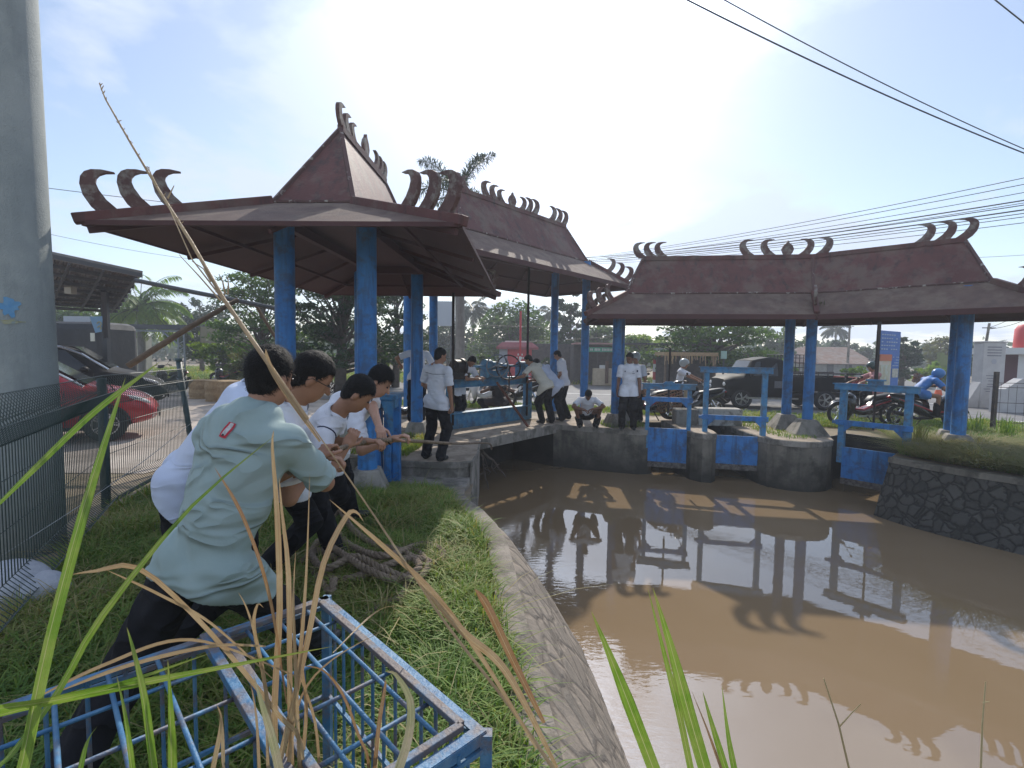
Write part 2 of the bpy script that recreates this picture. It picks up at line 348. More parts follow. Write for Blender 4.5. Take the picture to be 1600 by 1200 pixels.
for i in range(n-1): fs += [(i, i+1, n+i+1, n+i), (i, 2*n+i, 2*n+i+1, i+1), (n+i, n+i+1, 3*n+i+1, 3*n+i)]
tag(mb.add(vs, fs).build('bank_kerb', mat('kerb_concrete', (.22, .19, .16), .9, (.3, .26, .22), 4, .5, 30, stain=(.09, .08, .06), ss=3, sa=.7), smooth=False), kind='structure')
# piers: each a solid of its own
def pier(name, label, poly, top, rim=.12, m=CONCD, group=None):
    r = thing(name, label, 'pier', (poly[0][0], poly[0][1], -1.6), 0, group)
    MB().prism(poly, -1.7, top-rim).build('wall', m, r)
    cx_ = sum(p[0] for p in poly)/len(poly); cy_ = sum(p[1] for p in poly)/len(poly)
    big = [(cx_+(p[0]-cx_)*1.02, cy_+(p[1]-cy_)*1.02) for p in poly]
    MB().prism(big, top-rim, top).build('coping', CONC, r, bevel=.012)
    MB().prism([(cx_+(p[0]-cx_)*.985, cy_+(p[1]-cy_)*.985) for p in poly], top-.02, top+.006).build('top_slab', CONCT, r)
    return r
def arc(c, r, a0, a1, n): return [(c[0]+r*math.cos(R(a0+(a1-a0)*i/n)), c[1]+r*math.sin(R(a0+(a1-a0)*i/n))) for i in range(n+1)]
pier('canal_pier', 'round-cornered concrete platform under the man standing nearest the rope', [(-2.6, 7.7), (-1.8, 7.38), (-1.2, 7.26), (-.8, 7.28), (-.6, 7.4), (-.56, 8.0), (-.6, 9.25), (-1.2, 9.8), (-2.6, 9.8)], 0.0, .1, CONC)
pier('canal_pier', 'long concrete abutment under the crouching man', [(1.0, 11.42), (1.6, 11.16), (2.3, 10.9), (2.85, 10.72), (3.08, 10.76), (3.2, 10.95), (3.22, 11.4), (3.22, 12.3), (1.0, 12.3)], 0.0)
pier('canal_pier', 'narrow pier with round nose between the small gate and the taller gate', [(3.78, 12.2), (3.78, 10.8), (3.86, 10.35), (4.02, 10.12), (4.2, 10.08), (4.36, 10.25), (4.42, 10.6), (4.44, 12.2)], .03)
pier('canal_pier', 'wide half-round pier carrying two blue columns on trapezoid feet', [(5.2, 12.1), (5.18, 10.35)]+[(5.92+.74*math.cos(R(a)), 10.2+.72*math.sin(R(a))) for a in range(190, 352, 16)]+[(6.68, 10.3), (6.7, 12.1)], .0)
# low ledge between near footing and platform
ld = thing('concrete_ledge', 'low concrete ledge running from the near column foot down to the bank', 'ledge', (-1.6, 6.9, -.2))
MB().prism([(-2.7, 6.75), (-1.35, 6.75), (-.80, 6.25), (-.64, 6.3), (-.62, 7.32), (-2.7, 7.7)], -.7, -.235).build('top_slab', CONC, ld, bevel=.015)
# bridge beam over the main opening
BD = Vector((1.7, 2.12, 0)).normalized(); BP = Vector((-BD.y, BD.x, 0))
b0 = Vector((-.68, 9.22, 0)); b1 = Vector((1.04, 11.42, 0))
br = thing('bridge_slab', 'concrete slab bridging the dark opening under the winch frame', 'slab', (0, 10.4, 0))
q = [b0, b1, b1+BP*1.35, b0+BP*1.35]
MB().prism([(p.x, p.y) for p in q], -.16, .012).build('deck', CONCT, br, bevel=.02)
MB().bar(b0-BP*.012+Vector((0, 0, -.1)), b1-BP*.012+Vector((0, 0, -.1)), .04, .2).build('front_edge', CONC, br)
# debris hanging in the opening
rd = random.Random(3)
DEB = mat('driftwood', (.07, .055, .045), .9, (.14, .11, .09), 8, .4)
for k, (p0, p1) in enumerate([((735, 690, 9.25), (742, 775, 9.15)), ((700, 770, 9.2), (738, 715, 9.4)), ((752, 700, 9.5), (790, 745, 9.9)), ((750, 705, 9.5), (765, 765, 9.4))]):
    a = at(*p0); b = at(*p1); pts = [a.lerp(b, i/7)+Vector((rd.uniform(-.03, .03), rd.uniform(-.03, .03), rd.uniform(-.02, .02))) for i in range(8)]
    mb = MB().tube(pts, [.03, .028, .026, .022, .02, .018, .015, .01], 6)
    for j in range(3):
        s0 = pts[2+j]; mb.tube([s0, s0+Vector((rd.uniform(-.2, .2), rd.uniform(-.1, .1), rd.uniform(-.15, .1))), s0+Vector((rd.uniform(-.3, .3), rd.uniform(-.1, .1), rd.uniform(-.3, -.05)))], [.012, .009, .004], 5)
    tag(mb.build('drift_branch', DEB), 'bare drift branch caught in the dark opening under the bridge slab', 'branch', 'drift branches jammed under the bridge slab')
# right stone wall
SW = mat('stone_wall', (.045, .043, .038), .9, (.085, .08, .07), 2, .7, 30, stain=(.03, .03, .027), ss=1.0, sa=.8, voro=(6.8, (.032, .030, .027), (.085, .081, .072), .7))
RWD = densify([(6.42, 8.15)]+RW, .2); n = len(RWD)
sw = thing('stone_wall', 'curved dark stone retaining wall on the right bank', 'wall', (6.6, 7.8, -1))
topz = lambda i: -.03
V = []; K = 8
for k in range(K+1):
    f = k/K
    for i, p in enumerate(RWD): V.append((p[0]-.38*f-.02*mnoise.noise(Vector((p[0]*4, p[1]*4, f*9))), p[1]-.22*f*(1 if i else .2), topz(i)-1.5*f))
mb = MB().add(V, [(k*n+i, (k+1)*n+i, (k+1)*n+i+1, k*n+i+1) for k in range(K) for i in range(n-1)])
V2 = [(7.1, 8.8, -.021), (6.42, 8.15, -.021), (6.40, 8.13, -1.7), (7.1, 8.8, -1.7)]; mb.add(V2, [(3, 2, 1, 0)])
mb.build('stone_face', SW, sw, smooth=True)
cp = MB(); o2 = offs(RWD, .16)
A = [(p[0]-.03, p[1], .0) for p in RWD]; B = [(2*p[0]-q_[0], 2*p[1]-q_[1], .0) for p, q_ in zip(RWD, o2)]; A, B = A, B
vs = A+B+[(p[0]-.035, p[1], -.09) for p in RWD]
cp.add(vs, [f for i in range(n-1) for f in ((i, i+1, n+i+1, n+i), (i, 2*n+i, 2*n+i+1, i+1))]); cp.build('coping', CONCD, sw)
cb = thing('concrete_block', 'small pale concrete block beside the right leg of the third gate', 'block', (7.25, 8.6, 0))
MB().box((7.28, 8.62, .0), (.42, .34, .34), R(-40)).build('block', CONC, cb, bevel=.02)
# ---------------------------------------------------------------- road, yard, paths
ASPH = mat('asphalt', (.15, .145, .145), .85, (.2, .195, .19), 1.5, .3, 80, stain=(.10, .095, .09), ss=.7, sa=.5)
DUST = mat('dusty_path', (.36, .30, .235), .95, (.45, .38, .30), 1.3, .4, 40, stain=(.22, .18, .13), ss=2, sa=.6)
YARD = mat('yard_concrete', (.40, .34, .29), .9, (.48, .42, .36), .9, .3, 50, stain=(.24, .2, .16), ss=1.0, sa=.6)
poly_sheet('road', [(-60, 21.5), (-8, 17.0), (1, 16.0), (7, 14.6), (13, 13.3), (60, 3), (60, 12), (30, 18.6), (26.5, 26), (60, 72), (44, 72), (20, 30), (14, 24), (2, 27), (-60, 38)], None, -.008, ASPH)
poly_sheet('footpath', [(-4, 10.4), (-2.4, 10.2), (.2, 12.4), (3, 12.4), (4.5, 12.5), (5.0, 13.9), (1, 15.6), (-5, 16.6)], None, -.012, DUST)
poly_sheet('yard', [(-60, 5), (-4.9, 6.4), (-4.4, 8.5), (-3.5, 12), (-3.8, 16.2), (-8, 16.8), (-60, 21.2)], None, -.012, YARD)
WL = mat('road_paint', (.7, .7, .68), .8, (.4, .4, .39), 20)
mb = MB()
for i in range(12):
    a = Vector((-2+4.2*i, 21.6-.75*i-.0*i, -.004)); b = a+Vector((2.0, -.36, 0)); s = Vector((.05, .1, 0)); mb.add([a-s, b-s, b+s, a+s], [(0, 1, 2, 3)])
tag(mb.build('road_marking', WL), kind='structure')
mb = MB().add([(12.0, 13.62, -.004), (30, 9.55, -.004), (30, 9.75, -.004), (12, 13.76, -.004)], [(0, 1, 2, 3)]); tag(mb.build('road_edge_line', WL), kind='structure')
# ---------------------------------------------------------------- roofs
def miter(pts, i, w, side):
    P = [Vector((p[0], p[1])) for p in pts]; n = len(P)
    def nm(a, b): d = (b-a).normalized(); return Vector((-d.y, d.x))
    if i == 0: m = nm(P[0], P[1])
    elif i == n-1: m = nm(P[-2], P[-1])
    else:
        a = nm(P[i-1], P[i]); b = nm(P[i], P[i+1]); m = (a+b)/(1+a.dot(b))
    return P[i]+m*w*side
def loop(pts, w, ins):
    P = [Vector((p[0], p[1])) for p in pts]; d0 = (P[1]-P[0]).normalized(); d1 = (P[-2]-P[-1]).normalized()
    Q = [tuple(P[0]+d0*ins)]+[tuple(p) for p in P[1:-1]]+[tuple(P[-1]+d1*ins)]
    return [miter(Q, i, w, 1) for i in range(len(Q))], [miter(Q, i, w, -1) for i in range(len(Q))], Q
def horn(mb, p, u, up, h, t=.05, s=.8):
    """crescent: convex side away from u, tip swept towards u"""
    A = [(.50, -.06), (.28, .08), (.08, .32), (.0, .58), (.03, .76), (.14, .89), (.32, .965), (.60, 1.0), (.96, .985)]
    B = [(1.30, -.06), (1.0, .1), (.72, .28), (.52, .50), (.44, .66), (.46, .77), (.55, .86), (.72, .93), (.98, .972)]
    u = Vector(u).normalized(); up = Vector(up).normalized(); w = u.cross(up).normalized(); p = Vector(p)
    f = lambda q: p+u*((q[0]-.85)*h*s)+up*(q[1]*h)
    mb.strip2([f(q) for q in A], [f(q) for q in B], 0, 0, 0, w*t/2)
def leaf_orn(mb, p, u, up, h, t=.05):
    u = Vector(u).normalized(); up = Vector(up).normalized(); w = u.cross(up).normalized(); p = Vector(p)
    L = [(-.12, -.05), (-.30, .15), (-.40, .42), (-.28, .68), (-.08, .86), (0, 1.02)]
    mb.strip2([p+(u*a+up*b)*h for a, b in L], [p+(u*-a+up*b)*h for a, b in L], 0, 0, 0, w*t/2)
def roof(root, pts, w, b, ze, zb, zr, insb, insr, orn, hipt=.10, corner_h=.4, corners=None, rafters=True, thick=.035, fas=.10):
    k = len(pts); Z = lambda v, z: Vector((v.x, v.y, z)); V2 = lambda q: Vector((q[0], q[1]))
    eL, eR, _ = loop(pts, w, 0); bL, bR, bq = loop(pts, b, insb); _, _, rq = loop(pts, b, insr); rg = [V2(q) for q in rq]
    # low slopes (one shell with thickness)
    mb = MB(); SO = MB()
    def shell(a, b_, c_, d):   # quad eave a,b -> base c_,d
        up = Vector((0, 0, thick)); vs = [a, b_, c_, d]; n = (b_-a).cross(d-a)
        vs2 = [v-up for v in vs]; mb.add(vs+vs2, [(0, 1, 2, 3), (7, 6, 5, 4), (0, 4, 5, 1), (1, 5, 6, 2), (2, 6, 7, 3), (3, 7, 4, 0)]); dn = Vector((0, 0, thick+.004)); SO.add([v-dn for v in vs], [(3, 2, 1, 0)])
    for i in range(k-1):
        shell(Z(eR[i], ze), Z(eR[i+1], ze), Z(bR[i+1], zb), Z(bR[i], zb)); shell(Z(eL[i+1], ze), Z(eL[i], ze), Z(bL[i], zb), Z(bL[i+1], zb))
    shell(Z(eL[0], ze), Z(eR[0], ze), Z(bR[0], zb), Z(bL[0], zb)); shell(Z(eR[-1], ze), Z(eL[-1], ze), Z(bL[-1], zb), Z(bR[-1], zb))
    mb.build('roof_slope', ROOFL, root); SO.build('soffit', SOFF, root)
    # steep upper roof
    mb = MB(); V = []
    for i in range(k-1):
        mb.add([Z(bR[i], zb), Z(bR[i+1], zb), Z(rg[i+1], zr), Z(rg[i], zr)], [(0, 1, 2, 3)]); mb.add([Z(bL[i+1], zb), Z(bL[i], zb), Z(rg[i], zr), Z(rg[i+1], zr)], [(0, 1, 2, 3)])
    mb.add([Z(bL[0], zb), Z(bR[0], zb), Z(rg[0], zr)], [(0, 1, 2)]); mb.add([Z(bR[-1], zb), Z(bL[-1], zb), Z(rg[-1], zr)], [(0, 1, 2)])
    mb.build('upper_roof', ROOF, root)
    # ceiling plus fascia boards and rafters
    mb = MB()
    for i in range(k-1): mb.add([Z(bR[i], zb-.07), Z(bR[i+1], zb-.07), Z(bL[i+1], zb-.07), Z(bL[i], zb-.07)], [(3, 2, 1, 0)])
    ring_ = [Z(v, ze-.055) for v in eR]+[Z(v, ze-.055) for v in reversed(eL)]
    for i in range(len(ring_)): a, c_ = ring_[i], ring_[(i+1) % len(ring_)]; mb.bar(a.lerp(c_, .004)+Vector((0, 0, .055-fas/2)), c_.lerp(a, .004)+Vector((0, 0, .055-fas/2)), .035, fas)
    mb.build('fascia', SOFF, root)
    mb = MB()
    br_ = [Z(v, zb-.12) for v in bR]+[Z(v, zb-.12) for v in reversed(bL)]
    er_ = [Z(v, ze-.10) for v in eR]+[Z(v, ze-.10) for v in reversed(eL)]
    for i in range(len(br_)):
        mb.bar(br_[i], er_[i].lerp(br_[i], .03), .05, .06)
        a, c_, e, g = br_[i], br_[(i+1) % len(br_)], er_[i], er_[(i+1) % len(br_)]
        L_ = (e-g).length; nr = max(1, int(L_/1.3))
        for j in range(1, nr): mb.bar(a.lerp(c_, j/nr), e.lerp(g, j/nr).lerp(a.lerp(c_, j/nr), .03), .035, .045)
        mb.bar(a.lerp(e, .5)-Vector((0, 0, .03)), c_.lerp(g, .5)-Vector((0, 0, .03)), .03, .04)
        mb.bar(a+Vector((0, 0, -.04)), c_+Vector((0, 0, -.04)), .09, .12)
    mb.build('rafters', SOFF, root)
    # hip ridge beams and ridge cap, seams
    hip = []; seam = MB()
    for e, bb, r_ in ((eL[0], bL[0], rg[0]), (eR[0], bR[0], rg[0]), (eL[-1], bL[-1], rg[-1]), (eR[-1], bR[-1], rg[-1])):
        e3 = Z(e, ze+.02); b3 = Z(bb, zb+.02); d = (e3-b3).normalized(); hip.append(MB().bar(b3, e3+d*.06, .11, hipt).build('hip_beam', ROOF, root, bevel=.012))
        seam.bar(Z(bb, zb), Z(r_, zr), .05, .05)
    for i in range(1, k-1):
        hip += [MB().bar(Z(q_[i], zb+.02), Z(w_[i], ze+.02), .1, .1).build('hip_beam', ROOF, root, bevel=.012) for q_, w_ in ((bR, eR), (bL, eL))]; seam.bar(Z(bR[i], zb), Z(rg[i], zr), .05, .05)
    cap = MB()
    for i in range(k-1): cap.bar(Z(rg[i], zr+.01), Z(rg[i+1], zr+.01), .08, .09)
    capo = cap.build('ridge_cap', ROOF, root)
    for i in range(len(br_)):
        a, c_ = br_[i], br_[(i+1) % len(br_)]; up = Vector((0, 0, .13)); nn = 14
        P = [(a+up).lerp(c_+up, j/nn)+Vector((0, 0, rd.uniform(-.006, .012))) for j in range(nn+1)]; seam.tube(P, .022, 5)
    seam.build('seam_mortar', LICH, root)
    # ornaments
    for (s0, kind, sgn, h) in orn:      # s0 distance along the ridge from its start
        L_ = 0; P = None
        for i in range(k-1):
            l = (rg[i+1]-rg[i]).length
            if s0 <= L_+l or i == k-2: d = (rg[i+1]-rg[i]).normalized(); P = rg[i]+d*(s0-L_); break
            L_ += l
        mb = MB(); u = Vector((d.x, d.y, 0))*sgn; p3 = Z(P, zr+.04)
        if kind == 'horn': horn(mb, p3, u, (0, 0, 1), h); mb.build('horn', HORN, capo)
        else: leaf_orn(mb, p3, u, (0, 0, 1), h); mb.build('leaf_finial', HORN, capo)
    for ci, (e, bb) in enumerate(((eL[0], bL[0]), (eR[0], bR[0]), (eR[-1], bR[-1]), (eL[-1], bL[-1]))):
        if corners and not corners[ci]: continue
        e3 = Z(e, ze+.05); b3 = Z(bb, zb+.05); d = (b3-e3); L_ = d.length; d.normalize()
        for j in range(3):
            p3 = e3+d*(corner_h*.62+j*corner_h*.72); mb = MB(); up = Vector((0, 0, 1)); horn(mb, p3, Vector((d.x, d.y, 0)), up, corner_h*(1-.04*j), .055, .70); mb.build('horn', HORN, hip[(0, 1, 3, 2)[ci]])
    return eL, eR, bL, bR, rg
def column(root, x, y, z0, z1, r=.115, ped=None):
    mb = MB().tube([(x, y, z0), (x, y, z0+.5), (x, y, z1)], [r, r, r], 26); co = mb.build('column', BLUE, root, smooth=True, auto=True)
    if ped:
        h, wb, wt, rz = ped; zb_ = z0-h; vs = []
        for z, w_ in ((zb_-.04, wb), (z0, wt)):
            for sx, sy in ((-1, -1), (1, -1), (1, 1), (-1, 1)):
                vx, vy = sx*w_/2, sy*w_/2; vs.append((x+vx*math.cos(rz)-vy*math.sin(rz), y+vx*math.sin(rz)+vy*math.cos(rz), z))
        MB().add(vs, [(3, 2, 1, 0), (4, 5, 6, 7), (0, 1, 5, 4), (1, 2, 6, 5), (2, 3, 7, 6), (3, 0, 4, 7)]).build('column_foot', CONC, co, bevel=.02)
# pavilion 1 (near left)
p1 = thing('sluice_pavilion', 'nearest pavilion at left with tall pointed hip roof and horned corners', 'pavilion', (-2.25, 7.7, 0))
H = .30
roof(p1, [(-2.385, 4.8), (-2.20, 10.5)], 1.87, .48, 2.9, 3.38, 4.60, 1.0, 1.85,
     [(.10, 'horn', 1, .30), (.32, 'horn', 1, .27), (.54, 'horn', 1, .25), (1.0, 'leaf', 1, .32), (1.45, 'horn', -1, .27), (1.68, 'horn', -1, .27), (1.9, 'horn', -1, .27)], corner_h=.40, fas=.045)
for (x, y, z0, pd) in ((-2.80, 6.02, .12, (.36, .7, .32, R(8))), (-1.79, 6.0, .20, (.46, .68, .3, R(12))), (-3.02, 9.7, .25, (.2, .5, .32, 0)), (-1.90, 9.7, .27, (.3, .5, .3, 0))):
    column(p1, x, y, z0, 3.32, .118, pd)
# pavilion 2 (middle, over the winch)
p2 = thing('sluice_pavilion', 'middle pavilion behind, its roof slanting away over the men at the winch', 'pavilion', (.2, 11.8, 0))
c2 = Vector((-.1, 11.6)); a2 = Vector((.665, .747)).normalized()
A2 = c2-a2*2.75; B2 = c2+a2*3.3
roof(p2, [tuple(A2), tuple(B2)], 1.45, .52, 3.50, 4.12, 5.06, .75, 1.1,
     [(.05, 'horn', 1, .3), (.3, 'horn', 1, .3), (.95, 'horn', 1, .36), (1.2, 'horn', 1, .34), (1.42, 'horn', 1, .3), (1.72, 'leaf', 1, .32), (2.02, 'horn', -1, .3), (2.24, 'horn', -1, .34), (2.48, 'horn', -1, .36), (3.2, 'horn', -1, .36), (3.46, 'horn', -1, .36), (3.72, 'horn', -1, .36)],
     corner_h=.36, corners=(0, 0, 1, 1))
for x, y in ((1.93, 13.0), (1.17, 13.75)): column(p2, x, y, .05, 4.1, .105, (.12, .4, .3, 0))
for x, y in ((-2.62, 12.2), (-1.98, 12.2)): column(p2, x, y, .05, 4.1, .105, (.12, .4, .3, 0))
MB().bar((-2.62, 12.2, 4.0), (-.6, 12.2, 4.0), .1, .14).build('tie_beam', SOFF, p2)
# pavilion 3 (right, bent)
p3 = thing('sluice_pavilion', 'long low pavilion on the right whose roof bends over the three gates', 'pavilion', (6.5, 10.9, 0))
roof(p3, [(1.75, 11.58), (6.6, 10.9), (9.3, 8.35)], 1.2, .5, 2.52, 3.02, 3.88, .85, 1.25,
     [(.0, 'horn', 1, .34), (.24, 'horn', 1, .34), (.48, 'horn', 1, .34), (2.35, 'horn', 1, .36), (2.80, 'horn', 1, .36), (3.12, 'leaf', 1, .32), (3.42, 'horn', -1, .36), (3.78, 'horn', -1, .36),
      (5.45, 'horn', -1, .36), (5.75, 'horn', -1, .36), (6.05, 'horn', -1, .36)], corner_h=.36, corners=(1, 1, 1, 0))
# second set of horns low on the bend
mbh = []
for j in range(3):
    mb = MB(); horn(mb, (6.22-.03*j, 10.12-.06*j, 2.83-.045*j), Vector((.35, .55, 0)), (0, 0, 1), .32, .05); mb.build('horn', HORN, p3)
for x, y, z0, pd in ((2.42, 11.3, .30, (.30, .5, .26, R(20))), (2.62, 11.85, .32, (.3, .5, .26, R(20))), (6.42, 10.5, .33, (.36, .78, .30, R(-10))), (6.38, 11.25, .35, (.36, .74, .30, R(-10))), (8.14, 8.8, .30, (.36, .7, .32, R(-35))), (8.5, 9.35, .30, (.36, .6, .3, R(-35)))):
    column(p3, x, y, z0, 2.98, .11 if x > 8 else .104, pd)
# ---------------------------------------------------------------- sluice gates
def gate(label, a, b, H, zc, zp0, zp1, post=.10, cap=.06, spindle=1.6, z0=0.0, hump=False):
    a = Vector((*a, 0)); b = Vector((*b, 0)); d = (b-a).normalized(); W = (b-a).length; rz = math.atan2(d.y, d.x)
    r = thing('sluice_gate', label, 'sluice gate', (a.x, a.y, z0), rz, 'blue sluice gates')
    for x in (0, W):
        mb = MB(); w = post
        mb.box((x, 0, H/2-.2), (w, .012, H+.4)); mb.box((x-w/2+.006, .05, H/2-.2), (.012, .1, H+.4)); mb.box((x+w/2-.006, .05, H/2-.2), (.012, .1, H+.4))
        mb.build('post', BLUE2, r, world=False)
    MB().box((W/2, .03, H+.045), (W+2*post+cap, .16, .11)).box((W/2, .03, H+.108), (W+2*post+cap+.06, .2, .016)).build('top_beam', BLUE2, r, world=False, bevel=.004)
    mb = MB().box((W/2, -.015, zc), (W+post*1.6, .05, .10)); c = .13
    for s, x in ((1, post/2), (-1, W-post/2)): mb.slab((x, -.015, zc-.05), (s, 0, 0), (0, 0, -1), [(0, 0), (c, 0), (0, c)], .045)
    mb.box((-post*.9, -.02, zc), (.1, .06, .06))
    mb.build('cross_bar', BLUE, r, world=False)
    pl = MB().box((W/2, .0, (zp0+zp1)/2), (W-post*.7, .03, zp1-zp0)); pl.box((W/2, -.02, zp0+(zp1-zp0)*.45), (W-post, .012, .02)); pl.build('gate_plate', BLUE, r, world=False)
    MB().box((W/2, -.002, zp0-.03), (W-post*.6, .05, .12)).build('seal', mat('rusty_concrete', (.06, .05, .045), .9, (.2, .18, .16), 14, .8, 40), r, world=False)
    if hump: MB().slab((W/2, -.03, H+.1), (1, 0, 0), (0, 0, 1), [(-.16, 0), (.16, 0), (.07, .07), (-.07, .07)], .1).build('spindle_seat', BLUE2, r, world=False)
    if spindle:
        MB().cyl((W/2, .03, zc-.3), (W/2, .03, H+spindle), .022, n=8).build('spindle', BLACKM, r, world=False)
    return r
gate('small narrow blue sluice gate with a humped top bar', (3.02, 10.75), (3.86, 10.52), .93, .70, -.72, .06, .085, spindle=.9, hump=True)
gate('tall wide blue sluice gate standing in front of the pickup truck', (4.17, 10.4), (5.28, 10.12), 1.32, .36, -.66, -.02, .10, spindle=0)
g3 = gate('wide blue sluice gate on the right in front of the parked motorcycles', (6.5, 9.52), (7.14, 8.72), 1.05, .40, -.72, -.08, .11, spindle=0)
W3 = math.dist((6.5, 9.52), (7.14, 8.72))
MB().cyl((W3/2, .03, 1.05), (W3/2, .03, 2.35), .032, n=8).cyl((W3/2, .03, .3), (W3/2, .03, 1.05), .02, n=8).build('spindle', BLACKM, g3, world=False)
MB().box((W3/2, .03, 1.2), (.22, .15, .1)).box((W3/2, .03, 1.25), (.28, .2, .03)).build('spindle_seat', BLUE2, g3, world=False, bevel=.006)
cbk = thing('concrete_block', 'stained white concrete block behind the tall wide gate', 'block', (5.0, 11.8, 0))
MB().box((5.0, 11.75, .2), (1.05, .4, .42), R(-4)).build('block', mat('white_washed_concrete', (.42, .4, .36), .9, (.5, .48, .44), 4, .4, 30, stain=(.12, .11, .09), ss=3.5, sa=.85), cbk, bevel=.03)
cbk = thing('concrete_block', 'weathered low concrete block behind the narrow pier', 'block', (4.2, 11.5, 0))
MB().box((4.15, 11.6, .18), (.5, .4, .45), R(-4)).build('block', CONC, cbk, bevel=.03)
# ---------------------------------------------------------------- winch frame over the main opening
wf = thing('winch_frame', 'blue winch frame with two handwheels, gearbox and axle between tall black rods', 'winch', (-1.35, 10.4, 0), math.atan2(1.95, 1.75))
L = 2.62   # local x along the frame
BL3 = mat('winch_blue', (.03, .16, .34), .5, (.10, .28, .40), 9, .3, 50, stain=(.07, .07, .08), ss=5, sa=.6)
MB().box((L/2, 0, .17), (L, .16, .34)).box((L/2, -.02, .35), (L, .22, .03)).build('lower_beam', BL3, wf, world=False, bevel=.01)
MB().box((L/2, 0, 1.0), (L, .05, .17)).box((L/2, 0, 1.09), (L, .22, .018)).box((L/2, 0, .915), (L, .2, .018)).build('upper_beam', BL3, wf, world=False)
for x in (.03, L-.03, L+.12): MB().box((x, .04, .5), (.09, .1, 1.0)).build('post', BL3, wf, world=False)
for x in (.04, L-.12): MB().cyl((x, -.08, .1), (x, -.08, 3.95), .032, n=10).build('guide_rod', BLACKM, wf, world=False, smooth=True)
MB().cyl((.1, -.02, 1.36), (L-.1, -.02, 1.36), .028, n=12).build('axle', BL3, wf, world=False, smooth=True)
mb = MB().cyl((.12, -.02, 1.34), (.3, -.02, 1.34), .17, n=20).cyl((.3, -.02, 1.34), (.36, -.02, 1.34), .2, n=20).box((.2, -.02, 1.16), (.5, .3, .14)); mb.build('brake_drum', BLACKM, wf, world=False, auto=True)
mb = MB().cyl((1.05, -.02, 1.37), (1.2, -.02, 1.37), .15, n=22).cyl((1.2, -.02, 1.37), (1.45, -.02, 1.37), .10, n=18).box((1.2, -.02, 1.18), (.3, .28, .16)).cyl((1.55, -.02, 1.30), (1.75, -.02, 1.30), .13, n=18).box((1.62, -.02, 1.18), (.2, .2, .16)); mb.build('gearbox', BL3, wf, world=False, auto=True)
mb = MB().cyl((2.25, -.02, 1.34), (2.45, -.02, 1.34), .13, n=18).box((2.35, -.02, 1.2), (.22, .24, .2)); mb.build('bearing', BL3, wf, world=False, auto=True)
def handwheel(c, ax, r, m, knob=False):
    mb = MB().ring(c, ax, r, .016, 36, 8); x, y, z = fr(ax)
    for k in range(4): t_ = R(20+90*k); o = x*math.cos(t_)+y*math.sin(t_); mb.cyl(Vector(c), Vector(c)+o*r*1.0, .013, n=8)
    mb.cyl(Vector(c)-z*.04, Vector(c)+z*.04, .045, n=14)
    mb.build('handwheel', m, wf, world=False, smooth=True)
handwheel((1.42, -.42, 1.34), (-.62, -.8, 0), .28, BLACKM); handwheel((1.12, -.36, 1.38), (-.85, -.5, .1), .25, mat('grey_wheel', (.2, .22, .24), .5, metal=.3))
MB().cyl((1.2, -.02, 1.36), (1.42, -.44, 1.34), .02, n=8).cyl((1.42, -.45, 1.34), (1.42, -.45, .75), .016, n=8).build('crank_shaft', BLACKM, wf, world=False)
# red crowbar leaning on it
pl = MB().cyl(at(776, 597, 10.9), at(826, 668, 10.9), .028, .03, n=8); tag(pl.build('pry_bar', mat('rusty_red', (.16, .05, .03), .8, (.09, .035, .025), 8, .4)), 'rusty red bar slanting across the opening of the winch frame', 'bar')
# blue steel cabinet-like gate stand under the near pavilion
gb = thing('gate_stand', 'blue steel gate stand with sloped braces beside the near column', 'stand', (-1.85, 7.3, 0))
c0 = at(603, 640, 6.9)
for dx in (-.12, .03, .14): MB().box((c0.x+dx, 6.9+abs(dx)*.5, .42), (.1, .12, .95+.3)).build('post', BLUE, gb)
MB().box((c0.x, 6.9, 1.03), (.40, .5, .06)).box((c0.x, 6.9, .94), (.36, .42, .12)).build('top_plate', BLUE2, gb)
MB().slab((c0.x-.17, 6.62, .98), (1, 0, 0), (0, 0, -1), [(0, 0), (.16, 0), (0, .5)], .03).slab((c0.x+.17, 6.62, .98), (-1, 0, 0), (0, 0, -1), [(0, 0), (.16, 0), (0, .5)], .03).build('brace', BLUE2, gb)
# concrete utility pole at the left
CP = mat('pole_concrete', (.27, .30, .295), .8, (.33, .36, .35), 2.5, .5, 90, stain=(.38, .40, .38), ss=2.5, sa=.35, streak=((.20, .225, .22), .5, 9))
up_ = thing('utility_pole', 'thick grey concrete pole rising at the left edge behind the mesh fence', 'pole', (-3.98, 3.9, 0))
MB().tube([(-3.98, 3.9, -.1+i*.8) for i in range(12)], [.262-.0065*i for i in range(12)], 48).build('shaft', CP, up_, smooth=True)
# the scraps of paint follow the round of the pole
def pole_patch(name, px, py, w, h, m, seed):
    rr = random.Random(seed); c_ = at(px, py, 3.65); a0 = math.atan2(c_.y-3.9, c_.x+3.98); mb = MB(); rad = .262-.0065*(c_.z/.8)+.0035
    nA = 14; vs = [(-3.98+rad*math.cos(a0), 3.9+rad*math.sin(a0), c_.z)]
    for i in range(22):
        t_ = 2*math.pi*i/22; k_ = rr.uniform(.55, 1.1); a_ = a0+math.cos(t_)*w*k_/rad; vs.append((-3.98+rad*math.cos(a_), 3.9+rad*math.sin(a_), c_.z+math.sin(t_)*h*k_))
    mb.add(vs, [(0, 1+i, 1+(i+1) % 22) for i in range(22)]); mb.build(name, m, up_)
pole_patch('paint_patch', 12, 478, .07, .08, mat('faded_blue', (.10, .28, .5), .8, (.16, .33, .5), 30), 1)
pole_patch('paint_patch', 16, 502, .075, .018, mat('faded_yellow', (.4, .36, .16), .8, (.25, .3, .28), 30), 2)
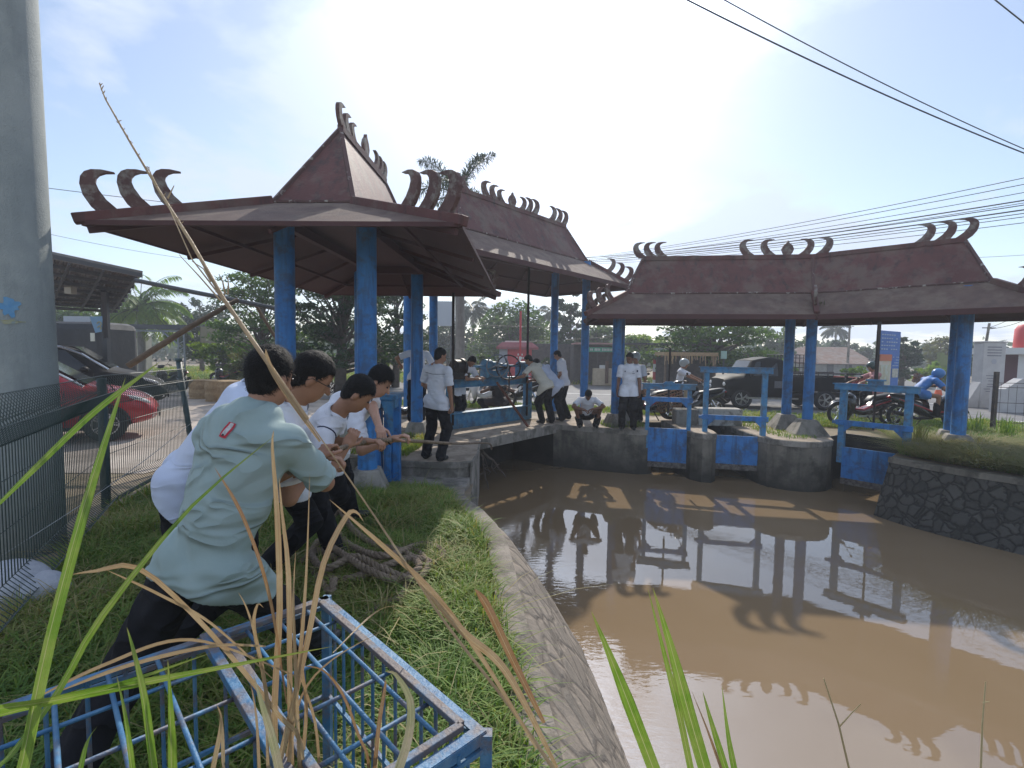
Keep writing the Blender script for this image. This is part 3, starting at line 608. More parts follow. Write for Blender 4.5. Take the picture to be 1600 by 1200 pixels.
# ---------------------------------------------------------------- mesh fence at the left
FW = mat('fence_green', (.025, .048, .044), .5, (.04, .07, .064), 20, spec=.6)
FP = mat('fence_post_paint', (.04, .075, .085), .5, (.07, .11, .12), 8, .2)
fence = thing('mesh_fence', 'dark green welded wire fence with folded top beside the men', 'fence', (-4.2, 5, 0))
FL = [(-2.75, 2.35), (-4.18, 4.95), (-4.72, 7.0)]
def mesh_panel(a, b, base_skip=0):
    a = Vector((*a, 0)); b = Vector((*b, 0)); d = (b-a).normalized(); L_ = (b-a).length; nrm = Vector((d.y, -d.x, 0))
    mb = MB(); r = .0036; n = int(L_/.045)
    prof = [(0, .02), (.10, .12), (0, .24), (0, 1.06), (.11, 1.21), (.0, 1.37), (-.02, 1.21), (0, 1.06)]
    for i in range(n+1):
        o = a+d*(i*L_/n); mb.tube([o+nrm*q[0]+Vector((0, 0, q[1])) for q in prof], r, 4, caps=False)
    for q in ((0, .02), (.10, .12), (0, .24), (0, .55), (0, .85), (0, 1.06), (.11, 1.21), (0, 1.37), (-.02, 1.21)):
        mb.tube([a+nrm*q[0]+Vector((0, 0, q[1])), b+nrm*q[0]+Vector((0, 0, q[1]))], r, 4)
    return mb
for a, b in zip(FL[:-1], FL[1:]): mesh_panel(a, b).build('wire_panel', FW, fence)
MB().tube([(-4.22, 4.99, -.1), (-4.22, 4.99, 1.34)], .042, 14).build('post', FP, fence, smooth=True)
MB().tube([(-4.60, 7.0, -.1), (-4.80, 7.0, 1.48)], .036, 12).cyl((-4.80, 7.0, 1.48), (-4.80, 7.0, 1.52), .045, n=12).build('post', FP, fence, smooth=True)
MB().tube([(-2.7, 2.3, -.1), (-2.7, 2.3, 1.34)], .042, 14).build('post', FP, fence, smooth=True)
for k, (p0, p1) in enumerate((((-5, 873, 2.9), (300, 660, 5.8)), ((-5, 985, 2.8), (150, 800, 4.6)))):
    a, b = at(*p0), at(*p1); pts = [a.lerp(b, i/10)-Vector((0, 0, .05*math.sin(math.pi*i/10))) for i in range(11)]
    tag(MB().tube(pts, .003, 5).build('twine', mat('pale_twine', (.35, .36, .36), .7)), ('upper' if k == 0 else 'lower')+' pale twine strung slantwise along the mesh fence', 'twine')
# right fence
fr2 = thing('wire_fence', 'rusty wire fence with a steel post at the right edge', 'fence', (10.5, 10.4, 0))
a = at(1551, 668, 11.0); a.z = 0; dd = Vector((1, -.25, 0)).normalized()
RS = mat('fence_rust', (.05, .04, .04), .7, (.1, .07, .055), 12)
MB().box((a.x, a.y, .65), (.07, .07, 1.5)).build('post', RS, fr2)
mb = MB()
for z in (.25, .7, 1.05, 1.15): mb.cyl(a+Vector((0, 0, z)), a+dd*4+Vector((0, 0, z)), .007, n=5)
for i in range(26): o = a+dd*(.1+i*.15); mb.cyl(o+Vector((0, 0, .02)), o+Vector((0, 0, 1.1)), .0045, n=4)
mb.build('wire_panel', RS, fr2)
# ---------------------------------------------------------------- signed-distance bodies (surface nets)
def v3(*a): return np.array(a, np.float32)
def sd_cone(P, a, b, r1, r2, flat=None):
    """round cone from a to b; flat=(axis unit, factor) squashes the section along the axis"""
    a = np.asarray(a, np.float32); b = np.asarray(b, np.float32)
    if flat is not None:
        ax, f = flat; ax = np.asarray(ax, np.float32); c = (a+b)/2
        D = P-c; P = P+np.outer(D@ax, ax)*(f-1); a = a+ax*((a-c)@ax)*(f-1); b = b+ax*((b-c)@ax)*(f-1)
    ba = b-a; L2 = float(ba@ba)+1e-9; pa = P-a; h = np.clip(pa@ba/L2, 0, 1)
    d = np.linalg.norm(pa-h[:, None]*ba, axis=1)-(r1+(r2-r1)*h)
    return d/(flat[1]*.5+.5) if flat is not None else d
def sd_ell(P, c, M, r):
    q = (P-np.asarray(c, np.float32))@np.asarray(M, np.float32).T; r = np.asarray(r, np.float32)
    k0 = np.linalg.norm(q/r, axis=1); k1 = np.linalg.norm(q/(r*r), axis=1)+1e-9
    return k0*(k0-1)/k1
def smin(a, b, k):
    h = np.clip(.5+.5*(b-a)/k, 0, 1); return b*(1-h)+a*h-k*h*(1-h)
def nets(fn, lo, hi, res):
    lo = np.asarray(lo, float); hi = np.asarray(hi, float); n = np.maximum(np.ceil((hi-lo)/res).astype(int)+1, 3)
    g = [lo[i]+res*np.arange(n[i]) for i in range(3)]
    X, Y, Z = np.meshgrid(*g, indexing='ij'); P = np.stack([X.ravel(), Y.ravel(), Z.ravel()], 1).astype(np.float32)
    F = np.empty(len(P), np.float32)
    for s in range(0, len(P), 400000): F[s:s+400000] = fn(P[s:s+400000])
    F = F.reshape(n); I = F < 0
    c = np.zeros(tuple(n-1), np.int8)
    for dx in (0, 1):
        for dy in (0, 1):
            for dz in (0, 1): c += I[dx:n[0]-1+dx, dy:n[1]-1+dy, dz:n[2]-1+dz]
    act = (c > 0) & (c < 8); ijk = np.argwhere(act); idx = -np.ones(act.shape, np.int64); idx[act] = np.arange(len(ijk))
    cor = np.array([(x, y, z) for x in (0, 1) for y in (0, 1) for z in (0, 1)])
    val = np.stack([F[ijk[:, 0]+q[0], ijk[:, 1]+q[1], ijk[:, 2]+q[2]] for q in cor], 1)
    acc = np.zeros((len(ijk), 3)); cnt = np.zeros(len(ijk))
    for a in range(8):
        for b in range(a+1, 8):
            if np.abs(cor[a]-cor[b]).sum() != 1: continue
            sa, sb = val[:, a], val[:, b]; m = (sa < 0) != (sb < 0); t = np.where(m, sa/np.where(m, sa-sb, 1), 0)
            acc += m[:, None]*(cor[a]+t[:, None]*(cor[b]-cor[a])); cnt += m
    V = lo+(ijk+acc/cnt[:, None])*res; Q = []
    for ax in range(3):
        o1, o2 = [(1, 2), (2, 0), (0, 1)][ax]
        sl = [slice(None)]*3; s2 = [slice(None)]*3; sl[ax] = slice(0, n[ax]-1); s2[ax] = slice(1, n[ax])
        A = I[tuple(sl)]; B = I[tuple(s2)]; e = np.argwhere(A != B)
        ok = (e[:, o1] > 0) & (e[:, o2] > 0) & (e[:, o1] < n[o1]-1) & (e[:, o2] < n[o2]-1); e = e[ok]
        def cell(d1, d2):
            q = e.copy(); q[:, o1] += d1; q[:, o2] += d2; return idx[q[:, 0], q[:, 1], q[:, 2]]
        q = np.stack([cell(-1, -1), cell(0, -1), cell(0, 0), cell(-1, 0)], 1); fl = ~A[e[:, 0], e[:, 1], e[:, 2]]; q[fl] = q[fl][:, ::-1]; Q.append(q)
    return V, np.concatenate(Q)
def unit(v): v = np.asarray(v, float); return v/(np.linalg.norm(v)+1e-9)
def ik(a, c, l1, l2, pole):
    a = np.asarray(a, float); c = np.asarray(c, float); d = c-a; L = np.linalg.norm(d); L2 = min(L, (l1+l2)*.999); d = d/(L+1e-9); c = a+d*L2
    x = (l1*l1-l2*l2+L2*L2)/(2*L2); h = math.sqrt(max(l1*l1-x*x, 0)); p = np.asarray(pole, float); p = p-d*(p@d); p = unit(p)
    return a+d*x+p*h, c
def rodr(v, ax, ang):
    ax = unit(ax); v = np.asarray(v, float); return v*math.cos(ang)+np.cross(ax, v)*math.sin(ang)+ax*(ax@v)*(1-math.cos(ang))
def cat(parts, name):
    V = []; Fc = []; b = 0
    for v, f in parts: V.append(v); Fc.append(f+b); b += len(v)
    return quad_mesh(name, np.concatenate(V), np.concatenate(Fc))
def hand_sdf(w, d, n, side, curl, s=1.0):
    """wrist w, direction d, back-of-hand normal n; side=+1: thumb towards n x d"""
    d = unit(d); n = unit(np.asarray(n)-d*(np.asarray(n)@d)); x = np.cross(n, d)*side
    segs = []
    base = w+d*.085*s
    segs.append(('palm', w+d*.045*s, np.stack([x, d, n]), (.040*s, .052*s, .016*s)))
    for i, (off, ln) in enumerate(((.029, .95), (.010, 1.05), (-.009, .98), (-.027, .8))):
        p = base+x*off*s+n*.002; dir_ = unit(d+x*off*1.2); c = curl*(.92+.05*i)
        for j, l in enumerate((.043, .027, .022)):
            dir_ = rodr(dir_, np.cross(n, d), c*(.8 if j == 0 else 1.0))
            q = p+dir_*l*ln*s; segs.append(('c', p, q, (.0096-.0008*j)*s, (.0088-.0009*j)*s)); p = q
    p = w+d*.025*s+x*.028*s; dir_ = unit(x*.8+d*.75-n*.35*(1 if curl > .5 else .2))
    for j, l in enumerate((.04, .032, .026)):
        q = p+dir_*l*s; segs.append(('c', p, q, (.0125-.0012*j)*s, (.0115-.0014*j)*s)); p = q; dir_ = unit(dir_-x*.35-n*.25*curl+d*.25)
    return segs
def person(label, loc, rz, pelvis=(0, 0, .92), neck=None, lean=0, side=0, twist=0, hands=None, hand_world=None, feet=((-.1, 0, 0), (.1, 0, 0)), head=None, face=None,
           skin=None, shirt=None, trousers=None, hair='short', res=.014, hres=.0065, group=None, H=1.0, curl=.9, sleeve=.76, helmet=None, elbow=((-.5, -.6, -.5), (.5, -.6, -.5)),
           knee=((-.15, 1, .1), (.15, 1, .1)), hem=.10, cat_='person', glasses=False, bulk=1.08, shoes=True, wrink=.0035, collar=True, headw=None, flare=1.0, shz=.055, shroll=0, tw=1.0, thigh=.42):
    skin = skin or SKIN; shirt = shirt or WHITE; trousers = trousers or BLACKC
    r = thing('person', label, cat_, loc, rz, group); Minv = np.array(MWM[r.name].inverted())
    loc_of = lambda p: (Minv@np.array([p[0], p[1], p[2], 1]))[:3]
    pel = np.array(pelvis, float)
    if neck is None:
        t_ = np.array([math.sin(R(side)), math.sin(R(lean))*math.cos(R(side)), math.cos(R(lean))*math.cos(R(side))]); nk = pel+t_*.50*H
    else: nk = np.array(neck, float)
    up = unit(nk-pel); rt = np.array([math.cos(R(twist)), math.sin(R(twist)), 0]); rt = unit(rt-up*(rt@up)); fw = np.cross(up, rt)
    if head is None: hd = unit(up*.8+np.array([0, 0, .5])); hc = nk+hd*.165*H+fw*.02
    else: hc = np.array(head, float); hd = unit(hc-nk)
    if face is None: fc = unit(fw+np.array([0, 0, -.2]))
    else: fc = unit(face)
    hz_ = unit(np.array([0, 0, 1.])*.6+hd*.6); hz_ = unit(hz_-fc*(hz_@fc)); hx = np.cross(fc, hz_); HM = np.stack([hx, fc, hz_])
    srt = rodr(rt, fw, R(shroll)); sh = [nk-up*shz-srt*.165*bulk*H, nk-up*shz+srt*.165*bulk*H]; hip = [pel-rt*.085-up*.03, pel+rt*.085-up*.03]
    el = []; wr = []; hdir = []
    for i in (0, 1):
        if hand_world and hand_world[i] is not None: tg = loc_of(hand_world[i])
        elif hands and hands[i] is not None: tg = np.array(hands[i], float)
        else: tg = sh[i]+np.array([(-.06, .06)[i], .06, -.52*H])
        e, w = ik(sh[i], tg, .285*H, .25*H, elbow[i]); el.append(e); wr.append(w); hdir.append(unit(w-e))
    kn = []; an = []
    for i in (0, 1):
        f = np.array(feet[i], float)+np.array([0, -.03, .085]); k_, a_ = ik(hip[i], f, .44*H, .43*H, knee[i]); kn.append(k_); an.append(a_)
    F_ = (tuple(fw), 1.45)
    lo = np.min([pel, nk, hc, *sh, *el, *wr, *kn, *an], 0)-.26; hi = np.max([pel, nk, hc, *sh, *el, *wr, *kn, *an], 0)+.26
    # ---- body
    def f_head(P):
        d = sd_ell(P, hc+hz_*.03-fc*.012, HM, (.074, .093, .088)); d = smin(d, sd_ell(P, hc-hz_*.045+fc*.018, HM, (.058, .068, .072)), .03)
        d = smin(d, sd_ell(P, hc-hz_*.092+fc*.052, HM, (.024, .02, .018)), .025)
        d = smin(d, sd_cone(P, hc-hz_*.005+fc*.088, hc-hz_*.034+fc*.104, .008, .013), .012)
        for s_ in (-1, 1):
            d = smin(d, sd_ell(P, hc-hz_*.018+hx*s_*.077-fc*.012, HM, (.010, .019, .031)), .008)
            d = np.maximum(d, -(sd_ell(P, hc+hz_*.004+hx*s_*.03+fc*.088, HM, (.016, .012, .009))-.001))
        d = smin(d, sd_ell(P, hc-hz_*.066+fc*.082, HM, (.022, .008, .0075)), .008)
        return d
    def f_body(P):
        d = f_head(P)
        d = smin(d, sd_cone(P, hc-hz_*.06-fc*.02, nk-up*.02, .052, .058), .03)
        t_ = sd_cone(P, nk-up*.10, pel+up*.2, .118, .10, F_); t_ = smin(t_, sd_cone(P, pel+up*.16, pel, .10, .11, F_), .05)
        d = smin(d, t_, .05)
        for i in (0, 1):
            d = smin(d, sd_cone(P, sh[i], el[i], .047, .038), .03); d = smin(d, sd_cone(P, el[i], wr[i], .038, .025), .012)
            d = smin(d, sd_cone(P, hip[i], kn[i], .07, .048), .02); d = smin(d, sd_cone(P, kn[i], an[i], .045, .034), .012)
        return d
    parts = [nets(f_body, lo, hi, res)]
    for i in (0, 1):
        nrm = -fw if False else np.array([0, 0, 1.0]); 
        if abs(hdir[i][2]) > .8: nrm = rt*(-1, 1)[i]*1.0
        cr_ = curl[i] if isinstance(curl, (tuple, list)) else curl
        segs = hand_sdf(wr[i], hdir[i], nrm, (1, -1)[i], cr_, .97*H)
        def f_hand(P, segs=segs, i=i):
            d = sd_cone(P, el[i]*.5+wr[i]*.5, wr[i]+hdir[i]*.012, .031, .025)
            s0 = segs[0]; d = smin(d, sd_ell(P, s0[1], s0[2], s0[3]), .018)
            for q in segs[1:]: d = smin(d, sd_cone(P, q[1], q[2], q[3], q[4]), .004)
            return d
        pts = [wr[i]*.5+el[i]*.5]+[q[2] for q in segs[1:]]; l_ = np.min(pts, 0)-.045; h_ = np.max(pts, 0)+.045
        parts.append(nets(f_hand, l_, h_, hres))
    me = cat(parts, 'body'); body = link_mesh('body', me, skin, r, True)
    # ---- shirt
    se = [sh[i]+(el[i]-sh[i])*sleeve for i in (0, 1)]; ed = [unit(el[i]-sh[i]) for i in (0, 1)]
    b_ = pel-up*hem; rr = random.Random(hash(label) % 1000); ph = rr.uniform(0, 9)
    def f_shirt(P):
        t_ = sd_cone(P, nk-up*.115, pel+up*.2, .142*bulk*tw, .128*bulk*tw, F_)
        t_ = smin(t_, sd_cone(P, pel+up*.2, b_-up*.05, .130*bulk, .138*bulk*flare, F_), .05)
        t_ = smin(t_, sd_cone(P, sh[0], sh[1], .058, .058), .05)
        t_ = smin(t_, sd_cone(P, nk-up*.05-fw*.01, nk+up*.0, .085, .062), .04)
        t_ = smin(t_, sd_cone(P, pel+up*.06, pel-up*.05, .125, .128, F_)-.020, .02)
        for i in (0, 1) if thigh else (): t_ = smin(t_, sd_cone(P, hip[i], hip[i]+(kn[i]-hip[i])*thigh, .102, .095)-.022, .02)
        q = P-pel; u_ = q@up; x_ = q@rt; y_ = q@fw
        wv = np.sin(26*u_+4*np.sin(7*x_+ph)+3*np.sin(9*y_+ph*2)+ph)*.55+np.sin(17*x_+9*np.sin(5*u_+ph)+6*y_)*.5+np.sin(58*u_+7*np.sin(11*x_+ph)+12*x_)*.28
        t_ = t_-wrink*1.5*(wv-.35*np.abs(wv))
        t_ = np.maximum(t_, -(u_+hem+.012*np.sin(7*x_+ph)+.01*np.sin(11*y_)))
        for i in (0, 1):
            a_ = sd_cone(P, sh[i], se[i]+ed[i]*.1, .070, .064); s_ = (P-sh[i])@ed[i]
            a_ = a_-wrink*np.sin(60*s_+9*np.sin(14*(P@fw))+ph*(i+1))*.8
            a_ = np.maximum(a_, s_-np.linalg.norm(se[i]-sh[i])); t_ = smin(t_, a_, .022)
        return t_
    sl = np.min([nk, b_, *sh, *se], 0)-.22; sh_ = np.max([nk, b_, *sh, *se], 0)+.22
    me = cat([nets(f_shirt, sl, sh_, res*.8)], 'shirt'); so = link_mesh('shirt', me, shirt, r, True); MWM[so.name] = MWM[r.name]
    if collar:
        mb = MB(); c0 = nk+up*.012
        n_ = 18; vs = []
        for k_, (rad, hgt, ) in enumerate(((.064, -.03), (.062, .028), (.076, -.012), (.080, -.028))):
            for j in range(n_+1):
                a_ = 2*math.pi*(j/n_)*.9+R(18)+math.pi/2; vs.append(tuple(c0+rt*math.cos(a_)*rad+fw*math.sin(a_)*rad*1.08+up*hgt))
        fs = [(k_*(n_+1)+j, k_*(n_+1)+j+1, (k_+1)*(n_+1)+j+1, (k_+1)*(n_+1)+j) for k_ in range(3) for j in range(n_)]
        mb.add(vs, fs).build('collar', shirt, so, smooth=True, world=False)
    # ---- trousers
    def f_tr(P):
        t_ = sd_cone(P, pel+up*.06, pel-up*.03, .125, .128, F_)
        for i in (0, 1):
            l_ = smin(sd_cone(P, hip[i], kn[i], .102, .084), sd_cone(P, kn[i], an[i]+(an[i]-kn[i])*.02, .082, .074), .03)
            s_ = (P-hip[i])@unit(kn[i]-hip[i]); l_ = l_-.004*np.sin(45*P[:, 2]+5*np.sin(20*P[:, 0]+i*3)+ph)
            t_ = smin(t_, l_, .03)
        u_ = (P-pel)@up; return np.maximum(t_, u_-.09)
    l2 = np.min([pel, *hip, *kn, *an], 0)-.2; h2 = np.max([pel+up*.1, *hip, *kn, *an], 0)+.2
    me = cat([nets(f_tr, l2, h2, res)], 'trousers'); link_mesh('trousers', me, trousers, r, True)
    # ---- shoes
    if shoes:
        for i in (0, 1):
            a_ = an[i]; fd = unit(np.array([(-.12, .12)[i], 1, 0])) if knee[i][1] >= 0 else unit(np.array([0, 1, 0]))
            def f_s(P):
                d = sd_cone(P, a_-fd*.03-np.array([0, 0, .035]), a_+fd*.15-np.array([0, 0, .048]), .046, .034)
                d = smin(d, sd_cone(P, a_, a_-np.array([0, 0, .04]), .040, .042), .02); return np.maximum(d, -(P[:, 2]-(a_[2]-.085)))
            me = cat([nets(f_s, a_-.24, a_+.24, .011)], 'shoe'); link_mesh('shoe', me, SHOE, r, True)
    # ---- hair or helmet
    if helmet is not None:
        def f_h(P):
            d = sd_ell(P, hc+hz_*.04-fc*.01, HM, (.118, .138, .125)); c_ = sd_ell(P, hc-hz_*.04+fc*.12, HM, (.10, .10, .085)); d = np.maximum(d, -c_)
            d = np.maximum(d, -((P-hc)@hz_.astype(np.float32)+.075)); return d
        me = cat([nets(f_h, hc-.2, hc+.2, .012)], 'helmet'); link_mesh('helmet', me, helmet, r, True)
    elif hair:
        fr_ = .05 if hair == 'short' else .062
        def f_hr(P):
            q = P-hc; x_, y_, z_ = q@hx, q@fc, q@hz_
            d = sd_ell(P, hc+hz_*.036-fc*.016, HM, (.0795, .098, .0895 if hair == 'short' else .097)); d = smin(d, sd_ell(P, hc-hz_*.03-fc*.03, HM, (.066, .068, .074)), .03)
            n_ = np.sin(95*x_+20*np.sin(40*y_))*np.sin(88*z_+17*np.sin(50*x_))+.6*np.sin(170*y_+31*z_+8*np.sin(60*x_)); d = d-.0028*n_
            # hair line: behind the ears at the sides, above the brow in front, nape at the back
            line = -.088+np.clip((y_+.055)/.105, 0, 1)*.145
            d = np.maximum(d, (line-z_)); d = np.maximum(d, y_-.082)
            return d
        me = cat([nets(f_hr, hc-.15, hc+.16, min(res*.6, .0075))], 'hair'); ho = link_mesh('hair', me, HAIR, r, True)
        if res <= .0125:      # loose strands over the cap
            HV = np.empty(len(me.vertices)*3, np.float32); me.vertices.foreach_get('co', HV); HV = HV.reshape(-1, 3); gg = np.random.default_rng(len(HV)); HV = HV[gg.integers(0, len(HV), 5200)].astype(float)
            nr_ = HV-(hc+hz_*.03-fc*.012); nr_ /= np.linalg.norm(nr_, axis=1)[:, None]; fl_ = fc*.7-hz_*.6+gg.normal(0, .45, HV.shape); fl_ = fl_-nr_*np.sum(fl_*nr_, 1)[:, None]; fl_ /= np.linalg.norm(fl_, axis=1)[:, None]
            ln_ = (gg.random(len(HV))*.014+.010)[:, None]*(.8 if hair == 'short' else 1.4); sd2 = np.cross(fl_, nr_)*.0007; t1 = HV+nr_*ln_*.16+fl_*ln_*.5; t2 = HV+nr_*ln_*.14+fl_*ln_*1.1
            b0 = HV-nr_*.002; VV = np.stack([b0-sd2, b0+sd2, t1+sd2*.8, t1-sd2*.8, t2+sd2*.2, t2-sd2*.2], 1).reshape(-1, 3); ii = np.arange(len(HV))[:, None]*6
            link_mesh('hair_strands', quad_mesh('hair_strands', VV, np.concatenate([ii+np.array([0, 1, 2, 3]), ii+np.array([3, 2, 4, 5])])), HAIR, ho)
    if helmet is None:
        em = mat('eye', (.03, .02, .02), .2)
        for s_ in (-1, 1): MB().ell(tuple(hc+hz_*.004+hx*s_*.03+fc*.079), (.011, .008, .007), 8, 6, Matrix(HM.T.tolist())).build('eye', em, r, smooth=True, world=False)
        for s_ in (-1, 1): MB().tube([tuple(hc+hz_*(.022+dz)+hx*s_*a_+fc*(.090-abs(a_-.02)*.35)) for a_, dz in ((.014, 0), (.03, .005), (.048, 0))], [.003, .004, .002], 5).build('eyebrow', HAIR, r, world=False)
    if glasses:
        mb = MB()
        for s_ in (-1, 1):
            mb.ring(tuple(hc+hz_*.002+hx*s_*.032+fc*.104), tuple(fc), .022, .0018, 18, 5)
            mb.tube([tuple(hc+hz_*.006+hx*s_*.054+fc*.102), tuple(hc+hz_*.004+hx*s_*.078+fc*.05), tuple(hc+hz_*.002+hx*s_*.084-fc*.01), tuple(hc-hz_*.016+hx*s_*.082-fc*.028)], .0022, 5)
        mb.tube([tuple(hc+hz_*.004-hx*.01+fc*.108), tuple(hc+hz_*.004+hx*.01+fc*.108)], .002, 5); mb.build('glasses', BLACKM, r, world=False)
    G = dict(root=r, nk=nk, pel=pel, up=up, rt=rt, fw=fw, sh=sh, el=el, wr=wr, hdir=hdir, se=se, ed=ed, hc=hc, HM=HM, body=f_body, shirt=f_shirt)
    return G
def watch(G, i, m=None):
    mb = MB(); p = Vector(G['wr'][i]-G['hdir'][i]*.03); mb.ring(tuple(p), tuple(G['hdir'][i]), .029, .006, 20, 6); x, y, z = fr(G['hdir'][i]); up = Vector((0, 0, 1)); up = (up-z*up.dot(z)).normalized()
    mb.cyl(p+up*.027, p+up*.037, .016, n=14); mb.build('watch', m or BLACKM, G['root'], smooth=False, world=False)
# ---------------------------------------------------------------- rope
ROPEM = mat('coir_rope', (.26, .195, .14), .95, (.36, .28, .205), 30, .9, 120, stain=(.1, .07, .05), ss=5, sa=.5)
def rope(pts, r=.02, strands=3, pitch=.11, n=5):
    """twisted strands round a smoothed path"""
    P = [Vector(p) for p in pts]; D = []
    for i in range(len(P)-1):
        p0, p1, p2, p3 = P[max(i-1, 0)], P[i], P[i+1], P[min(i+2, len(P)-1)]; m = max(2, int((p2-p1).length/.018))
        for j in range(m):
            t_ = j/m; D.append(.5*((2*p1)+(p2-p0)*t_+(2*p0-5*p1+4*p2-p3)*t_*t_+(3*p1-p0-3*p2+p3)*t_**3))
    D.append(P[-1]); mb = MB(); x = fr(D[1]-D[0])[0]; fs = [[] for _ in range(strands)]; s = 0
    for i, p in enumerate(D):
        d = (D[min(i+1, len(D)-1)]-D[max(i-1, 0)]).normalized(); x = (x-d*x.dot(d)).normalized(); y = d.cross(x)
        if i: s += (p-D[i-1]).length
        for k in range(strands): a_ = 2*math.pi*(s/pitch+k/strands); fs[k].append(p+(x*math.cos(a_)+y*math.sin(a_))*r*.52)
    for k in range(strands): mb.tube(fs[k], r*.56, n)
    return mb
RP = [at(452, 738, 2.0), at(470, 730, 2.12), at(491, 719, 2.35), at(520, 706, 2.65), at(541, 698, 2.95), at(571, 691, 3.2), at(612, 687.5, 3.5), at(660, 690, 4.6), at(715, 693, 6.4), at(752, 692, 8.2), at(766, 694, 9.15), at(768, 702, 9.35)]
tag(rope(RP, .017).build('rope', ROPEM, smooth=True), 'taut brown rope stretched from the pulling hands to the dark canal opening', 'rope')
cpx = [(470, 880, .05), (500, 860, .08), (540, 880, .06), (590, 872, .04), (640, 858, .05), (668, 880, .06), (650, 905, .07), (600, 890, .10), (555, 870, .12), (510, 888, .10), (488, 868, .09), (500, 845, .1), (530, 862, .12), (575, 890, .13), (620, 905, .06), (655, 885, .1), (630, 862, .1), (585, 850, .09), (550, 825, .08), (532, 800, .06), (520, 815, .05), (545, 850, .07), (600, 868, .14), (660, 850, .05), (692, 862, .05), (680, 880, .05), (640, 872, .12), (560, 900, .07), (520, 905, .06), (490, 890, .06), (515, 925, .05), (522, 905, .1)]
rdr = random.Random(5); pts = [gz(px, py, z+.02+rdr.uniform(-.01, .01)) for px, py, z in cpx]
tag(rope(pts, .027, pitch=.14).build('rope', ROPEM, smooth=True), 'thick twisted brown rope lying in loose coils on the grass', 'rope')
pts = [gz(px, py, z) for px, py, z in ((640, 900, .06), (628, 930, .03), (600, 945, .03), (570, 965, .02), (545, 985, .03), (530, 1010, .02))]
tag(rope(pts, .024, pitch=.14).build('rope', ROPEM, smooth=True), 'loose end of brown rope trailing through the grass toward the cage', 'rope')
# ---------------------------------------------------------------- the four men pulling
GP = 'men hauling on the rope'
def LOC(base, rz, w):
    q = Matrix.Rotation(-rz, 3, 'Z') @ (Vector(w)-Vector(base)); return tuple(q)
def DIR(rz, w): return tuple(Matrix.Rotation(-rz, 3, 'Z') @ Vector(w))
# man in the sage shirt, back to the camera
b = (-1.1, 1.95, 0.0); rz = R(-18); Wd = lambda *w: LOC(b, rz, w)
g1 = person('man in a sage green shirt with red neck tab, back turned, hauling on the rope', b, rz, pelvis=Wd(-1.21, 1.90, .82), neck=Wd(-1.045, 1.98, 1.375), twist=4,
    head=Wd(-1.01, 2.04, 1.54), face=DIR(rz, (.35, .9, -.22)), hand_world=(at(462, 732, 2.12), at(488, 722, 2.30)), feet=(Wd(-1.50, 1.52, .04), Wd(-1.0, 2.5, .03)),
    shirt=GREENP, res=.0095, hres=.0048, group=GP, shz=.085, shroll=-12, elbow=((-.6, -.55, -.6), (.75, -.1, -.65)), knee=((-.6, .8, 0), (.2, 1, 0)), hem=.115, bulk=1.12, tw=1.24, sleeve=.92, wrink=.0058, flare=1.04, hair='thick', H=1.0)
tb = g1['nk']-g1['up']*.02-g1['fw']*.096
def surf_point(G, start, direction):
    p = np.array(start, float); d = unit(direction)
    for _ in range(60):
        s_ = float(G['shirt'](np.array([p], np.float32))[0])
        if abs(s_) < .0015: break
        p = p+d*s_*.8
    return p
up_, rt_, fw_ = g1['up'], g1['rt'], g1['fw']; cs = g1['nk']+rt_*.005
def on_back(u, v, lift):
    s0 = cs+rt_*u-up_*v-fw_*.32; return surf_point(g1, s0, fw_)-fw_*lift
red = mat('red_trim', (.45, .02, .04), .7); tabm = mat('tab_white', (.6, .58, .56), .7, (.3, .3, .3), 90)
def patch(G, us, vs, lift, name, m):
    grid = [[on_back(u, v, lift) for u in us] for v in vs]; V = [tuple(p) for r_ in grid for p in r_]; nu = len(us)
    MB().add(V, [(i*nu+j, i*nu+j+1, (i+1)*nu+j+1, (i+1)*nu+j) for i in range(len(vs)-1) for j in range(nu-1)]).build(name, m, G['root'], world=False)
vv = [.03+.012*k for k in range(6)]
patch(g1, [-.016, 0, .016], vv, .004, 'neck_tab', red); patch(g1, [-.008, 0, .008], [v+.002 for v in vv[:-1]], .0055, 'tab_centre', tabm)
patch(g1, [-.004, .004], [.076, .084], .007, 'button', BLACKM)
# man with glasses
b = (-1.5, 2.6, 0); rz = R(-55); Wd = lambda *w: LOC(b, rz, w)
g2 = person('man in glasses with cropped hair and white shirt, second on the rope', b, rz, pelvis=Wd(-1.50, 2.52, .90), neck=Wd(-1.07, 2.36, 1.375), head=Wd(-.965, 2.36, 1.525), face=DIR(rz, (.72, .42, -.55)),
    hand_world=(at(507, 712, 2.62), at(497, 716, 2.42)), feet=(Wd(-1.62, 3.0, .03), Wd(-1.75, 2.35, .03)), res=.011, hres=.0052, group=GP, glasses=True, knee=((-.1, 1, .1), (.1, 1, .1)), elbow=((-.3, -.3, -.8), (.3, -.3, -.8)), hem=.12, bulk=1.06, wrink=.003, flare=1.05)
watch(g2, 1, STEEL)
# a man almost wholly hidden behind the first
b = (-1.8, 2.8, 0); rz = R(-60); Wd = lambda *w: LOC(b, rz, w)
person('man in pale blue white shirt nearly hidden behind the man in sage green', b, rz, pelvis=Wd(-1.84, 2.72, .96), neck=Wd(-1.46, 2.72, 1.42), head=Wd(-1.40, 2.79, 1.55), face=DIR(rz, (.5, .6, -.4)),
    hand_world=(at(484, 722, 2.30), at(474, 728, 2.18)), feet=(Wd(-1.9, 3.1, .02), Wd(-2.0, 2.6, .02)), res=.012, hres=.006, group=GP, elbow=((-.3, -.3, -.8), (.3, -.3, -.8)), hem=.14, bulk=1.12, wrink=.003, shirt=mat('pale_blue_cotton', (.52, .58, .74), .85, (.58, .64, .78), 5, .15, 220, crease=.008))
